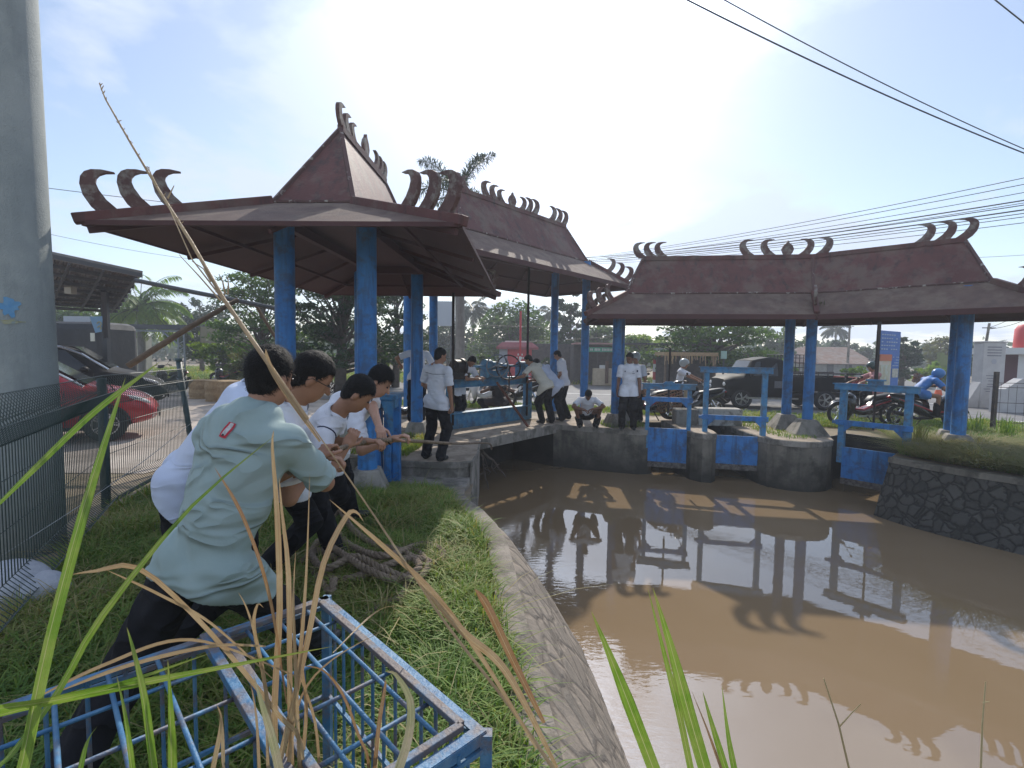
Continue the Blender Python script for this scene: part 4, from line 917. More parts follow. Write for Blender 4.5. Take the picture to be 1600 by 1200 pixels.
# third man, head down
b = (-1.45, 3.5, 0); rz = R(-62); Wd = lambda *w: LOC(b, rz, w)
g3_ = person('man in a white shirt with navy shoulder piping, head bowed low over the rope', b, rz, pelvis=Wd(-1.58, 3.42, .88), neck=Wd(-1.13, 3.12, 1.24), head=Wd(-.985, 3.12, 1.38), face=DIR(rz, (.75, .25, -.75)),
    hand_world=(at(572, 690, 3.22), at(541, 697, 2.97)), feet=(Wd(-1.36, 3.75, .02), Wd(-1.72, 3.4, .02)), res=.011, hres=.0052, group=GP, elbow=((-.2, -.4, -.8), (.3, -.3, -.8)), hem=.12, wrink=.003, bulk=1.04)
mb = MB(); s_ = g3_['sh'][1]; u_, f_, r3 = g3_['up'], g3_['fw'], g3_['rt']
pp = []
for k in range(9):
    a_ = -1.2+2.4*k/8; st = s_-r3*.035+(-f_*math.cos(a_+1.57)+u_*math.sin(a_+1.57))*.25; pp.append(tuple(surf_point(g3_, st, s_-r3*.035-st)+unit(st-s_)*.002))
mb.tube(pp, .004, 6).build('piping', NAVY, g3_['root'], world=False)
# fourth man
b = (-1.45, 4.0, 0); rz = R(-68); Wd = lambda *w: LOC(b, rz, w)
g4 = person('young man with floppy black hair, foremost on the rope, one arm stretched out', b, rz, pelvis=Wd(-1.55, 4.1, .88), neck=Wd(-1.15, 3.82, 1.27), head=Wd(-1.03, 3.80, 1.42), face=DIR(rz, (.8, -.05, -.6)),
    hand_world=(at(598, 688, 3.42), at(614, 686, 3.52)), feet=(Wd(-1.5, 4.6, .0), Wd(-1.75, 4.2, .0)), res=.011, hres=.0055, group=GP, elbow=((-.2, -.4, -.8), (.3, -.1, -.5)), hair='thick', skin=mat('skin_light', (.40, .22, .145), .5, (.46, .26, .18), 12, .08, 180, spec=.35), wrink=.003)
watch(g4, 1)
# ---------------------------------------------------------------- men around the winch
GW = 'men in white shirts around the winch'
GA = dict(res=.016, hres=.0085)
g6 = person('young man standing with his back to the camera on the round concrete platform', (-1.16, 7.42, .006), R(-22), pelvis=(0, 0, .93), neck=(.03, -.01, 1.44), head=(.06, .03, 1.60), face=(.45, .8, -.3),
    hands=((-.22, .28, 1.02), (.25, .05, .82)), feet=((-.17, .02, 0), (.13, -.05, 0)), group=GW, elbow=((-.6, -.5, -.3), (.3, -.6, 0)), hem=.14, wrink=.0045, sleeve=.8, res=.013, hres=.007, flare=1.05, bulk=1.08)
pp = [tuple(surf_point(g6, g6['nk']+g6['rt']*(.17*k/6)-g6['up']*(.115-.012*abs(k)/6)-g6['fw']*.3, g6['fw'])-g6['fw']*.002) for k in range(-6, 7)]
MB().tube(pp, .0035, 5).build('yoke_seam', NAVY, g6['root'], world=False)
person('man half hidden behind the near blue columns, only shoulders and trousers showing', (-1.98, 10.12, .2), R(10), pelvis=(0, 0, .95), neck=(.02, .12, 1.48), head=(.04, .24, 1.60), face=(0, .8, -.6),
    hands=((-.36, .3, 1.2), (.2, .3, 1.1)), feet=((-.12, 0, 0), (.1, .05, 0)), group=GW, elbow=((-.8, -.2, -.2), (.5, -.5, 0)), **GA)
person('man in a white shirt bending over the left end of the winch frame', (-1.22, 10.95, .0), R(-128), pelvis=(0, 0, .93), neck=(0, .30, 1.36), head=(-.02, .40, 1.47), face=(0, .6, -.8),
    hand_world=(at(752, 590, 10.6), at(747, 592, 10.5)), feet=((-.11, -.1, 0), (.10, .06, 0)), group=GW, **GA)
b = (.80, 11.5, .012); rz = R(38); Wd = lambda *w: LOC(b, rz, w)
person('man in a cream shirt stooping with one arm on the winch frame', b, rz, pelvis=Wd(.80, 11.5, .94), neck=Wd(.50, 11.66, 1.385), head=Wd(.385, 11.70, 1.51), face=DIR(rz, (-.8, .25, -.55)), bulk=1.16,
    hand_world=(at(801, 592, 11.4), at(812, 590, 11.2)), feet=((-.1, .02, 0), (.12, -.05, 0)), group=GW, shirt=CREAM, hem=.14, flare=1.1, **GA)
b = (1.08, 11.9, .012); rz = R(44); Wd = lambda *w: LOC(b, rz, w)
person('man in a pale blue white shirt bent over behind the man in cream', b, rz, pelvis=Wd(1.10, 11.9, .93), neck=Wd(.74, 12.05, 1.34), head=Wd(.60, 12.10, 1.42), face=DIR(rz, (-.7, .3, -.7)), bulk=1.14,
    hand_world=((.45, 11.95, 1.0), (.5, 12.3, 1.0)), feet=((-.1, .05, 0), (.1, -.08, 0)), group=GW, hem=.16, skin=SKIND, shirt=mat('pale_blue_cotton', (.52, .58, .74), .85, (.58, .64, .78), 5, .15, 220, crease=.008), **GA)
person('tall man in a white shirt standing upright and looking down behind the two stooping men', (1.33, 12.3, .0), R(70), pelvis=(0, 0, .96), neck=(.0, .10, 1.50), head=(0, .20, 1.63), face=(0, .85, -.5),
    hands=((-.16, .2, .95), (.22, .16, .86)), feet=((-.1, .03, 0), (.12, -.06, 0)), group=GW, elbow=((-.3, -.6, 0), (.3, -.6, 0)), H=1.03, bulk=1.14, **GA)
person('man crouching on the abutment with his head bowed over his hands', (1.72, 11.02, .0), R(176), pelvis=(0, -.14, .28), neck=(0, .12, .68), head=(.0, .24, .76), face=(.0, .55, -.84),
    hands=((-.10, .34, .46), (.10, .34, .44)), feet=((-.20, .05, 0), (.16, .08, 0)), group=GW, elbow=((-.9, 0, .1), (.9, 0, .1)), knee=((-.5, .7, .9), (.5, .7, .9)), hem=-.06, thigh=0, skin=SKIND, **GA)
g12 = person('man in a white uniform shirt with badges standing and looking down at the water', (2.58, 10.72, .005), R(168), pelvis=(0, 0, .93), neck=(0, .01, 1.43), head=(-.0, .04, 1.585), face=(.45, .75, -.35),
    hands=((-.24, .05, .82), (.25, .06, .82)), feet=((-.12, .0, 0), (.13, .05, 0)), group=GW, elbow=((-.4, -.5, 0), (.4, -.5, 0)), hem=.16, res=.013, hres=.0075, skin=SKIND)
def badge(G, u, v, w, h, m, name):
    s0 = G['nk']+G['rt']*u-G['up']*v+G['fw']*.3; p = surf_point(G, s0, -G['fw'])+G['fw']*.004; x = Vector(G['rt']); y = Vector(G['up'])
    MB().slab(tuple(p), x, y, [(-w, -h), (w, -h), (w, h), (-w, h)], .003).build(name, m, G['root'], world=False)
DKB = mat('badge_dark', (.02, .03, .08), .6)
badge(g12, .09, .13, .012, .015, DKB, 'badge'); badge(g12, -.08, .17, .035, .006, DKB, 'name_strip'); badge(g12, -.08, .13, .008, .006, DKB, 'badge')
badge(g12, -.17, .12, .016, .022, DKB, 'sleeve_badge')
person('man in a grey helmet standing behind the uniformed man, mostly hidden', (3.06, 12.0, .0), R(150), pelvis=(0, 0, .92), lean=6, feet=((-.12, 0, 0), (.12, .04, 0)), group=GW, helmet=mat('helmet_grey', (.35, .38, .38), .3), **GA)
person('person in a dark brown vest crouching beyond the winch frame', (-.36, 12.7, .0), R(20), pelvis=(0, 0, .42), neck=(0, .05, .80), head=(0, .14, .90), face=(0, .8, -.5),
    hands=((-.3, .2, .78), (.28, .2, .8)), feet=((-.18, .12, 0), (.16, .14, 0)), shirt=mat('brown_vest', (.035, .025, .025), .9), skin=SKIND, sleeve=.15, knee=((-.6, .6, .6), (.6, .6, .6)), hem=.14, **GA)
# ---------------------------------------------------------------- motorcycles
PL_BLACK = mat('bike_black', (.015, .015, .017), .25, coat=.6); PL_WHITE = mat('bike_white', (.6, .6, .6), .25, coat=.5); PL_RED = mat('bike_red', (.35, .02, .03), .3, coat=.5)
SEATM = mat('seat_vinyl', (.014, .014, .016), .5, bump=.2, bs=80); GLASSM = mat('lamp_glass', (.6, .6, .6), .1); REDL = mat('red_lens', (.4, .01, .01), .2)
CHR = mat('chrome', (.7, .7, .7), .2, metal=1.0)
def motorcycle(label, loc, rz, body=PL_BLACK, accent=PL_RED, group='motorcycles parked and ridden along the road', lean=0.0, detail=True):
    r = thing('motorcycle', label, 'motorcycle', loc, rz, group)   # heads to +x
    if lean: r.rotation_euler = (lean, 0, rz)
    for x, nm in ((.62, 'front_wheel'), (-.62, 'rear_wheel')):
        w = MB().ring((x, 0, .29), (0, 1, 0), .245, .042, 30, 9).build(nm, RUBBER, r, world=False, smooth=True)
        mb = MB().ring((x, 0, .29), (0, 1, 0), .205, .014, 30, 6).cyl((x, -.05, .29), (x, .05, .29), .04, n=12)
        for k in range(6): a_ = 2*math.pi*k/6; mb.bar((x, 0, .29), (x+.2*math.cos(a_), 0, .29+.2*math.sin(a_)), .018, .03, up=(0, 1, 0))
        mb.cyl((x, .03, .29), (x, .04, .29), .09, n=18); mb.build('rim', CHR, w, world=False)
    mb = MB()
    for y in (-.07, .07): mb.cyl((.62, y, .29), (.45, y, .82), .018, n=8)
    mb.build('fork', CHR, r, world=False)
    mb = MB(); pts = []
    for k in range(9): a_ = R(20+k*17); pts.append((.62+.31*math.cos(a_), .29+.31*math.sin(a_)))
    vs = [(x, y, z) for x, z in pts for y in (-.055, .055)]; mb.add(vs, [(2*i, 2*i+1, 2*i+3, 2*i+2) for i in range(8)])
    mb.build('front_mudguard', body, r, world=False, smooth=True).modifiers.new('s', 'SOLIDIFY').thickness = .012
    # leg shield and headset loft (closed sections)
    def loft(secs, name, m, n=12):
        vs = []; 
        for (x, z, hw, hh, tilt) in secs:
            for j in range(n):
                t_ = 2*math.pi*j/n; cc_, ss_ = math.cos(t_), math.sin(t_); u = math.copysign(abs(cc_)**.7, cc_)*hw; v = math.copysign(abs(ss_)**.7, ss_)*hh
                vs.append((x-v*math.sin(tilt), u, z+v*math.cos(tilt)))
        k = len(secs); fs = [(i*n+j, i*n+(j+1) % n, (i+1)*n+(j+1) % n, (i+1)*n+j) for i in range(k-1) for j in range(n)]+[tuple(reversed(range(n))), tuple((k-1)*n+j for j in range(n))]
        return MB().add(vs, fs).build(name, m, r, world=False, smooth=True)
    loft([(.60, .62, .03, .04, .2), (.54, .66, .13, .12, .2), (.44, .62, .19, .20, .25), (.38, .50, .20, .26, .3), (.33, .45, .17, .24, .3), (.31, .44, .05, .2, .3)], 'front_fairing', body)
    loft([(.52, .95, .04, .04, .2), (.50, .94, .10, .07, .2), (.42, .95, .13, .08, .3), (.34, .97, .08, .05, .3)], 'headset', body)
    MB().ell((.535, 0, .93), (.03, .07, .05), 12, 8).build('headlight', GLASSM, r, world=False, smooth=True)
    loft([(.32, .38, .09, .08, 0), (.1, .34, .13, .09, 0), (-.1, .40, .14, .12, 0), (-.22, .50, .14, .15, -.1), (-.45, .60, .13, .12, -.15), (-.75, .70, .09, .07, -.2), (-.88, .76, .04, .03, -.2)], 'body_shell', body)
    loft([(-.02, .60, .09, .03, 0), (-.12, .70, .12, .045, 0), (-.35, .73, .13, .05, 0), (-.50, .76, .13, .05, .1), (-.75, .80, .11, .04, .1), (-.84, .81, .05, .02, .1)], 'seat', SEATM)
    loft([(.30, .42, .135, .03, .4), (.1, .40, .142, .03, .2), (-.2, .52, .148, .035, -.3), (-.5, .62, .138, .03, -.2), (-.7, .70, .10, .02, -.2)], 'side_stripe', accent)
    mb = MB().ell((-.02, 0, .32), (.16, .10, .11), 12, 8).box((-.05, .09, .24), (.5, .03, .05)); mb.build('engine', STEEL, r, world=False)
    mb = MB().tube([(.05, -.11, .26), (-.3, -.13, .25), (-.55, -.15, .33), (-.85, -.16, .40)], [.02, .03, .05, .045], 10); mb.build('exhaust', BLACKM, r, world=False, smooth=True)
    mb = MB().tube([(.32, -.33, 1.0), (.38, -.2, 1.02), (.42, 0, .98), (.38, .2, 1.02), (.32, .33, 1.0)], .013, 8); mb.tube([(.30, -.35, 1.0), (.35, -.24, 1.02)], .02, 8).tube([(.30, .35, 1.0), (.35, .24, 1.02)], .02, 8)
    mb.build('handlebar', BLACKM, r, world=False, smooth=True)
    for s in (-1, 1):
        mb = MB().tube([(.38, s*.2, 1.02), (.36, s*.25, 1.12), (.33, s*.28, 1.18)], .006, 5).ell((.32, s*.3, 1.21), (.012, .055, .035), 10, 6); mb.build('mirror', BLACKM, r, world=False)
    MB().ell((-.88, 0, .74), (.03, .07, .03), 10, 6).build('tail_light', REDL, r, world=False)
    mb = MB().bar((-.75, 0, .62), (-.98, 0, .46), .1, .012).box((-.95, 0, .52), (.012, .16, .1)); mb.build('rear_mudguard', BLACKM, r, world=False)
    for s in (-1, 1): MB().cyl((-.62, s*.08, .3), (-.42, s*.1, .6), .025, n=8).build('shock_absorber', CHR, r, world=False)
    MB().bar((0, .12, .25), (-.08, .24, .02), .02).build('side_stand', BLACKM, r, world=False)
    return r
def rider(label, bike, helmet, shirt, lean=8, **k):
    rz = bike.rotation_euler.z-R(90); loc = tuple(bike.location)
    return person(label, loc, rz, pelvis=(0, -.30, .86), neck=(0, -.30+.5*math.sin(R(lean)), .86+.5*math.cos(R(lean))), head=(0, -.30+.66*math.sin(R(lean+4)), .86+.66*math.cos(R(lean+4))), face=(0, 1, -.12),
                  hands=((-.28, .34, 1.03), (.28, .34, 1.03)), feet=((-.17, .12, .28), (.17, .12, .28)), helmet=helmet, shirt=shirt, knee=((-.3, 1, .5), (.3, 1, .5)), res=.018, hres=.01, hem=.05, cat_='person', elbow=((-.6, -.3, -.6), (.6, -.3, -.6)), **k)
m = gz(1086, 628, 0); bk = motorcycle('motorbike carrying a helmeted rider on the road behind the small gate', (4.98, 13.6, -.08), R(205-180), PL_WHITE, PL_RED)
bk.rotation_euler.z = R(-30); rider('rider in a white shirt and pale helmet on the motorbike behind the small gate', bk, mat('helmet_grey', (.35, .38, .38), .3), WHITE)
b1_ = motorcycle('dark motorbike with wicker baskets parked behind the small gate', (3.55, 12.35, .0), R(200), PL_BLACK, PL_RED)
b2_ = motorcycle('motorbike with a long black seat parked behind the tall gate', (4.72, 12.65, .0), R(186), PL_BLACK, PL_BLACK)
# wicker baskets (two, resting on the bikes)
WK = mat('wicker', (.20, .10, .055), .85, (.32, .18, .10), 40, .9, 60)
def basket(label, c, rr_, h, tilt):
    mb = MB(); n = 30; M_ = Matrix.Rotation(tilt, 3, 'Y') @ Matrix.Rotation(tilt*.6, 3, 'X')
    def P(a_, f): rad = rr_*(.62+.38*f**.6); return Vector(c)+M_ @ Vector((rad*math.cos(a_), rad*.8*math.sin(a_), h*f))
    for k in range(7): mb.tube([P(2*math.pi*i/n, k/6) for i in range(n+1)], .012 if k < 6 else .022, 5, caps=False)
    for i in range(n): mb.tube([P(2*math.pi*i/n+(.1 if k % 2 else -.1), k/6) for k in range(7)], .010, 4)
    return tag(mb.build('wicker_basket', WK), label, 'basket', 'wicker baskets on the motorbikes')
basket('round brown wicker basket beside the uniformed man, higher on the motorbike', (3.02, 12.1, .48), .36, .34, .12)
basket('brown wicker basket slung between the small gate and the tall gate', (4.05, 12.3, .28), .42, .45, -.3)
SACK = mat('sack_tan', (.5, .38, .24), .9, (.6, .5, .36), 8, .5, 30)
tag(MB().ell((4.42, 12.2, .68), (.10, .09, .2), 16, 10).ell((4.42, 12.2, .86), (.05, .05, .06), 10, 6).build('sack', SACK, smooth=True), 'tan cloth sack tied on the motorbike behind the tall gate', 'sack')
motorcycle('black motorbike with red stripe parked behind the right gate, nearer of two', (8.75, 12.0, .0), R(178), PL_BLACK, PL_RED)
bb = motorcycle('motorbike standing further back behind the right gate under the signboard', (9.65, 13.3, -.08), R(172), PL_BLACK, PL_WHITE)
rider('rider in a dark green helmet on the motorbike under the signboard', bb, mat('helmet_green', (.04, .07, .06), .25), mat('pink_shirt', (.45, .22, .22), .8))
bb = motorcycle('motorbike beside the right column ridden by a person in a blue jacket', (9.95, 11.6, .0), R(-5), PL_BLACK, PL_RED)
rider('rider bundled in a bright blue jacket beside the right column', bb, mat('helmet_blue', (.05, .2, .5), .3), mat('blue_jacket', (.05, .22, .6), .6, (.03, .12, .35), 6, .3, 20), lean=46)
motorcycle('white scooter parked on the grass verge seen under the winch beam', (-.75, 15.0, .0), R(172), PL_WHITE, PL_WHITE)
motorcycle('dark scooter parked behind the winch wheels', (.15, 15.2, .0), R(170), PL_BLACK, PL_WHITE)
q = at(603, 610, 10.5); motorcycle('motorbike whose handlebars show above the blue gate stand', (-2.55, 10.9, -.02), R(20), PL_BLACK, PL_WHITE)
motorcycle('black motorbike parked in the yard near the carport post', (-13.6, 19.3, 0), R(165), PL_BLACK, PL_BLACK)
motorcycle('dark motorbike with red tail under the carport', (-13.2, 22.5, 0), R(170), PL_BLACK, PL_RED)
# ---------------------------------------------------------------- cars
CARG = mat('car_glass', (.012, .014, .016), .08, spec=.6); REDP = mat('red_car_paint', (.42, .008, .02), .3, coat=.6); DARKP = mat('black_car_paint', (.008, .008, .009), .6, spec=.15)
def wheel(root, x, y, R_, name='wheel', s=1):
    w = MB().ring((x, y, R_), (0, 1, 0), R_-.075, .078, 34, 10).build(name, RUBBER, root, world=False, smooth=True)
    mb = MB().cyl((x, y-.06*s, R_), (x, y+.03*s, R_), R_-.13, n=28); mb.build('hub', BLACKM, w, world=False)
    mb = MB().ring((x, y+.05*s, R_), (0, 1, 0), R_-.125, .014, 30, 6).cyl((x, y, R_), (x, y+.07*s, R_), .045, n=14)
    for k in range(5):
        for dlt in (-.14, .14): a_ = 2*math.pi*k/5; mb.bar((x+.04*math.cos(a_), y+.055*s, R_+.04*math.sin(a_)), (x+(R_-.13)*math.cos(a_+dlt), y+.05*s, R_+(R_-.13)*math.sin(a_+dlt)), .022, .035, up=(0, 1, 0))
    mb.build('rim', STEEL, w, world=False)
def car(label, loc, rz, paint, trimroof=False):
    r = thing('parked_car', label, 'car', loc, rz)     # heads to +x, length about 4 m
    # stations: x, halfwidth, zbottom, zbelt, ztop, top halfwidth
    St = [(-2.0, .60, .42, .80, .86, .5), (-1.92, .78, .30, .92, 1.0, .6), (-1.6, .83, .25, .95, 1.36, .60), (-1.1, .84, .22, .95, 1.46, .62), (-.4, .845, .22, .94, 1.50, .63), (.15, .845, .22, .93, 1.47, .62), (.55, .84, .22, .92, 1.30, .62), (.98, .84, .22, .93, .99, .68), (1.4, .82, .23, .88, .93, .64), (1.75, .76, .26, .76, .82, .55), (1.95, .64, .32, .60, .66, .45), (2.02, .5, .38, .52, .56, .35)]
    rows = []
    for x, w, zb, zl, zt, tw in St:
        half = [(0, zb), (w*.8, zb), (w*.97, zb+.10), (w, (zb+zl)/2+.04), (w*.975, zl-.04), (w*.93, zl+.015), (tw*1.03, zt-.07), (tw*.9, zt-.005), (0, zt+.02)]
        rows.append([(x, y, z) for y, z in half]+[(x, -y, z) for y, z in reversed(half[1:-1])])
    n = len(rows[0]); k = len(rows); V = [p for r_ in rows for p in r_]
    fs = [(i*n+j, (i+1)*n+j, (i+1)*n+(j+1) % n, i*n+(j+1) % n) for i in range(k-1) for j in range(n)]+[tuple(range(n)), tuple((k-1)*n+j for j in reversed(range(n)))]
    o = MB().add(V, fs).build('body', paint, r, world=False, smooth=True); s_ = o.modifiers.new('s', 'SUBSURF'); s_.levels = s_.render_levels = 2
    # glazing lies just proud of the body between belt and roof
    def pane(pts, off=.0): return MB().add(pts, [tuple(range(len(pts)))])
    for s in (-1, 1):
        for xs in (((-1.45, .985, .800), (-.42, .985, .812), (-.42, 1.40, .672), (-1.2, 1.36, .668)), ((-.34, .985, .812), (.72, .975, .812), (.28, 1.37, .672), (-.34, 1.40, .674))):
            mb = MB().add([(x, s*(w+.012), z) for x, z, w in xs], [(0, 1, 2, 3) if s > 0 else (3, 2, 1, 0)]); mb.build('side_window', CARG, r, world=False)
    mb = MB(); mb.add([(1.0, -.62, 1.015), (1.0, .62, 1.015), (.40, .52, 1.43), (.40, -.52, 1.43)], [(0, 1, 2, 3)]); o = mb.build('windscreen', CARG, r, world=False); o.location = (.02, 0, .015)
    for s in (-1, 1):
        wheel(r, 1.28, s*.78, .315, 'front_wheel', s); wheel(r, -1.28, s*.78, .315, 'rear_wheel', s)
        for x in (1.28, -1.28):
            mb = MB(); n_ = 18; vs = []
            for j in range(n_+1): a_ = math.pi*j/n_; vs += [(x+.375*math.cos(a_), s*.852, .30+.375*math.sin(a_)), (x+.335*math.cos(a_), s*.862, .30+.335*math.sin(a_))]
            mb.add(vs, [(2*j, 2*j+1, 2*j+3, 2*j+2) for j in range(n_)]); mb.build('wheel_arch', RUBBER, r, world=False)
        MB().ell((1.72, s*.60, .72), (.24, .12, .06), 14, 8, Matrix.Rotation(R(-26)*s, 3, 'Z') @ Matrix.Rotation(R(20), 3, 'Y')).build('headlight', GLASSM, r, world=False, smooth=True)
        MB().ell((1.90, s*.52, .42), (.08, .08, .05), 10, 6).build('fog_lamp', GLASSM, r, world=False, smooth=True)
        MB().ell((.62, s*.93, 1.0), (.08, .1, .06), 12, 8).build('wing_mirror', paint, r, world=False, smooth=True)
        MB().box((.05, s*.847, .82), (.16, .03, .03)).build('door_handle', paint, r, world=False)
        mb = MB()
        for x in (-.40, .75): mb.box((x, s*.843, .62), (.008, .02, .6))
        mb.box((0, s*.84, .26), (2.0, .02, .06)); mb.build('door_gap', RUBBER, r, world=False)
    MB().box((1.97, 0, .48), (.1, .8, .10)).build('grille', BLACKM, r, world=False, bevel=.02)
    MB().box((2.03, 0, .40), (.02, .4, .1)).build('number_plate', BLACKM, r, world=False)
    if trimroof:
        for s in (-1, 1): MB().tube([(1.0, s*.79, .99), (.55, s*.70, 1.30), (.2, s*.66, 1.44), (-.5, s*.66, 1.49), (-1.2, s*.66, 1.45)], .022, 6).build('roof_rail', CHR, r, world=False)
    return r
car('shiny red hatchback parked in the yard behind the mesh fence', (-8.7, 8.5, -.01), R(34), REDP, True)
car('black car with bright roof trim parked beyond the red hatchback', (-10.9, 11.6, -.01), R(33), DARKP, True).scale = (1.08, 1.08, 1.17)
# ---------------------------------------------------------------- pickup truck
tr = thing('pickup_truck', 'black pickup truck with a long railed cargo bed driving along the road', 'truck', (8.6, 16.2, -.005), R(180-3))
St = [(2.35, .5, .40, .62, .68, .4), (2.3, .72, .34, .86, .93, .6), (1.9, .82, .32, .95, 1.02, .7), (1.35, .84, .32, 1.0, 1.08, .72), (.85, .84, .32, 1.02, 1.56, .62), (.35, .84, .32, 1.02, 1.66, .63), (-.05, .84, .32, 1.02, 1.62, .62), (-.12, .84, .34, 1.0, 1.56, .6)]
rows = []
St = [((.85+(x-.85)*.6) if x > .85 else x, *q_) for x, *q_ in St]
for x, w, zb, zl, zt, tw in St:
    half = [(0, zb), (w*.85, zb), (w*.98, zb+.08), (w, (zb+zl)/2), (w*.98, zl-.03), (w*.94, zl+.01), (tw*1.05, zt-.07), (tw*.92, zt), (0, zt+.02)]
    rows.append([(x, y, z) for y, z in half]+[(x, -y, z) for y, z in reversed(half[1:-1])])
n = len(rows[0]); k = len(rows)
o = MB().add([p for r_ in rows for p in r_], [(i*n+j, i*n+(j+1) % n, (i+1)*n+(j+1) % n, (i+1)*n+j) for i in range(k-1) for j in range(n)]+[tuple(reversed(range(n))), tuple((k-1)*n+j for j in range(n))]).build('cab', DARKP, tr, world=False, auto=True)
mb = MB()
for s in (-1, 1): mb.box((-1.32, s*.80, .83), (2.35, .05, .46))
mb.box((-.17, 0, .83), (.05, 1.6, .46)).box((-1.32, 0, .62), (2.35, 1.6, .05)); mb.build('cargo_bed', DARKP, tr, world=False, bevel=.01)
mb = MB()
for s in (-1, 1):
    mb.cyl((-.2, s*.80, 1.17), (-2.5, s*.80, 1.17), .02, n=8)
    for x in (-.2, -.8, -1.4, -2.0, -2.5): mb.cyl((x, s*.8, 1.05), (x, s*.8, 1.17), .015, n=6)
mb.build('bed_rail', BLACKM, tr, world=False)
mb = MB()
for i in range(7): mb.cyl((-.2-.0*i, -.66+.22*i, 1.05), (-.2, -.66+.22*i, 1.75), .012, n=6)
for z in (1.2, 1.35, 1.5, 1.65, 1.75): mb.cyl((-.2, -.7, z), (-.2, .7, z), .012, n=6); mb.cyl((-.2, -.7, z), (-.7, -.7, z), .012, n=6); mb.cyl((-.2, .7, z), (-.7, .7, z), .012, n=6)
for i in range(4):
    for s in (-.7, .7): mb.cyl((-.32-.12*i, s, 1.05), (-.32-.12*i, s, 1.75), .012, n=6)
mb.build('headboard_rack', BLACKM, tr, world=False)
MB().box((-2.52, 0, .83), (.05, 1.6, .46)).build('tailgate', mat('tailgate_red', (.4, .05, .04), .4), tr, world=False, bevel=.01)
for s in (-1, 1): MB().box((-2.3, s*.828, .86), (.36, .012, .34)).build('red_panel', mat('tailgate_red', (.4, .05, .04), .4), tr, world=False)
MB().box((-2.55, 0, .46), (.12, 1.6, .12)).box((-1.3, 0, .45), (2.4, .7, .12)).build('chassis', BLACKM, tr, world=False)
for s in (-1, 1):
    wheel(tr, 1.22, s*.76, .33, 'front_wheel', s); wheel(tr, -1.35, s*.76, .33, 'rear_wheel', s)
    mb = MB().add([(.95, s*.80, 1.06), (.12, s*.80, 1.06), (.12, s*.665, 1.52), (.78, s*.665, 1.50)], [(0, 1, 2, 3) if s < 0 else (3, 2, 1, 0)]); mb.build('side_window', CARG, tr, world=False)
    MB().ell((1.70, s*.6, .78), (.06, .12, .08), 10, 8).build('headlight', GLASSM, tr, world=False, smooth=True)
    MB().ell((1.0, s*.95, 1.12), (.04, .08, .11), 10, 8).build('wing_mirror', BLACKM, tr, world=False, smooth=True)
    MB().box((.3, s*.845, .36), (1.6, .03, .05)).build('side_step', STEEL, tr, world=False)
    MB().ring((.12, s*.85, .80), (0, 1, 0), .06, .012, 16, 5).box((.12, s*.85, .80), (.26, .01, .22)).build('door_emblem', mat('emblem_grey', (.12, .12, .13), .5), tr, world=False)
mb = MB().add([(1.10, -.64, 1.10), (1.10, .64, 1.10), (.87, .56, 1.53), (.87, -.56, 1.53)], [(0, 1, 2, 3)]); mb.build('windscreen', CARG, tr, world=False).location = (.03, 0, .01)
# ---------------------------------------------------------------- leaves
LM = [leafmat('leaf_mid', [(0, (.018, .045, .014)), (.5, (.045, .10, .025)), (1, (.10, .17, .035))], .4),
      leafmat('leaf_dark', [(0, (.010, .026, .014)), (.5, (.022, .052, .022)), (1, (.05, .09, .03))], .25),
      leafmat('leaf_bright', [(0, (.05, .11, .02)), (.5, (.11, .2, .03)), (1, (.22, .30, .05))], .45),
      leafmat('leaf_olive', [(0, (.04, .055, .02)), (.5, (.085, .10, .035)), (1, (.16, .15, .05))], .35),
      leafmat('leaf_far', [(0, (.04, .07, .055)), (.5, (.06, .10, .07)), (1, (.09, .13, .08))], .3),
      leafmat('leaf_red', [(0, (.10, .03, .03)), (.5, (.16, .05, .04)), (1, (.14, .10, .04))], .35)]
BARK = mat('bark', (.07, .055, .045), .9, (.12, .10, .085), 6, .7, 25)
def leaf_cloud(C, Nn, size, g, var=.35, droop=.0, aspect=.5, clumpval=None):
    """one folded leaf quad at each centre"""
    n = len(C); d = g.normal(size=(n, 3)); d[:, 2] = d[:, 2]*.6-droop; d /= np.linalg.norm(d, axis=1)[:, None]
    s = size*(1+var*g.normal(size=n)).clip(.4, 2); w = np.cross(d, g.normal(size=(n, 3))); w /= np.linalg.norm(w, axis=1)[:, None]
    a = C-d*s[:, None]*.5; b = C+w*(s*aspect*.5)[:, None]; c = C+d*s[:, None]*.5; e = C-w*(s*aspect*.5)[:, None]
    V = np.stack([a, b, c, e], 1).reshape(-1, 3); Fq = np.arange(4*n).reshape(-1, 4)
    r = (clumpval if clumpval is not None else g.random(n))*.6+.4*g.random(n); return V, Fq, np.repeat(r, 4)
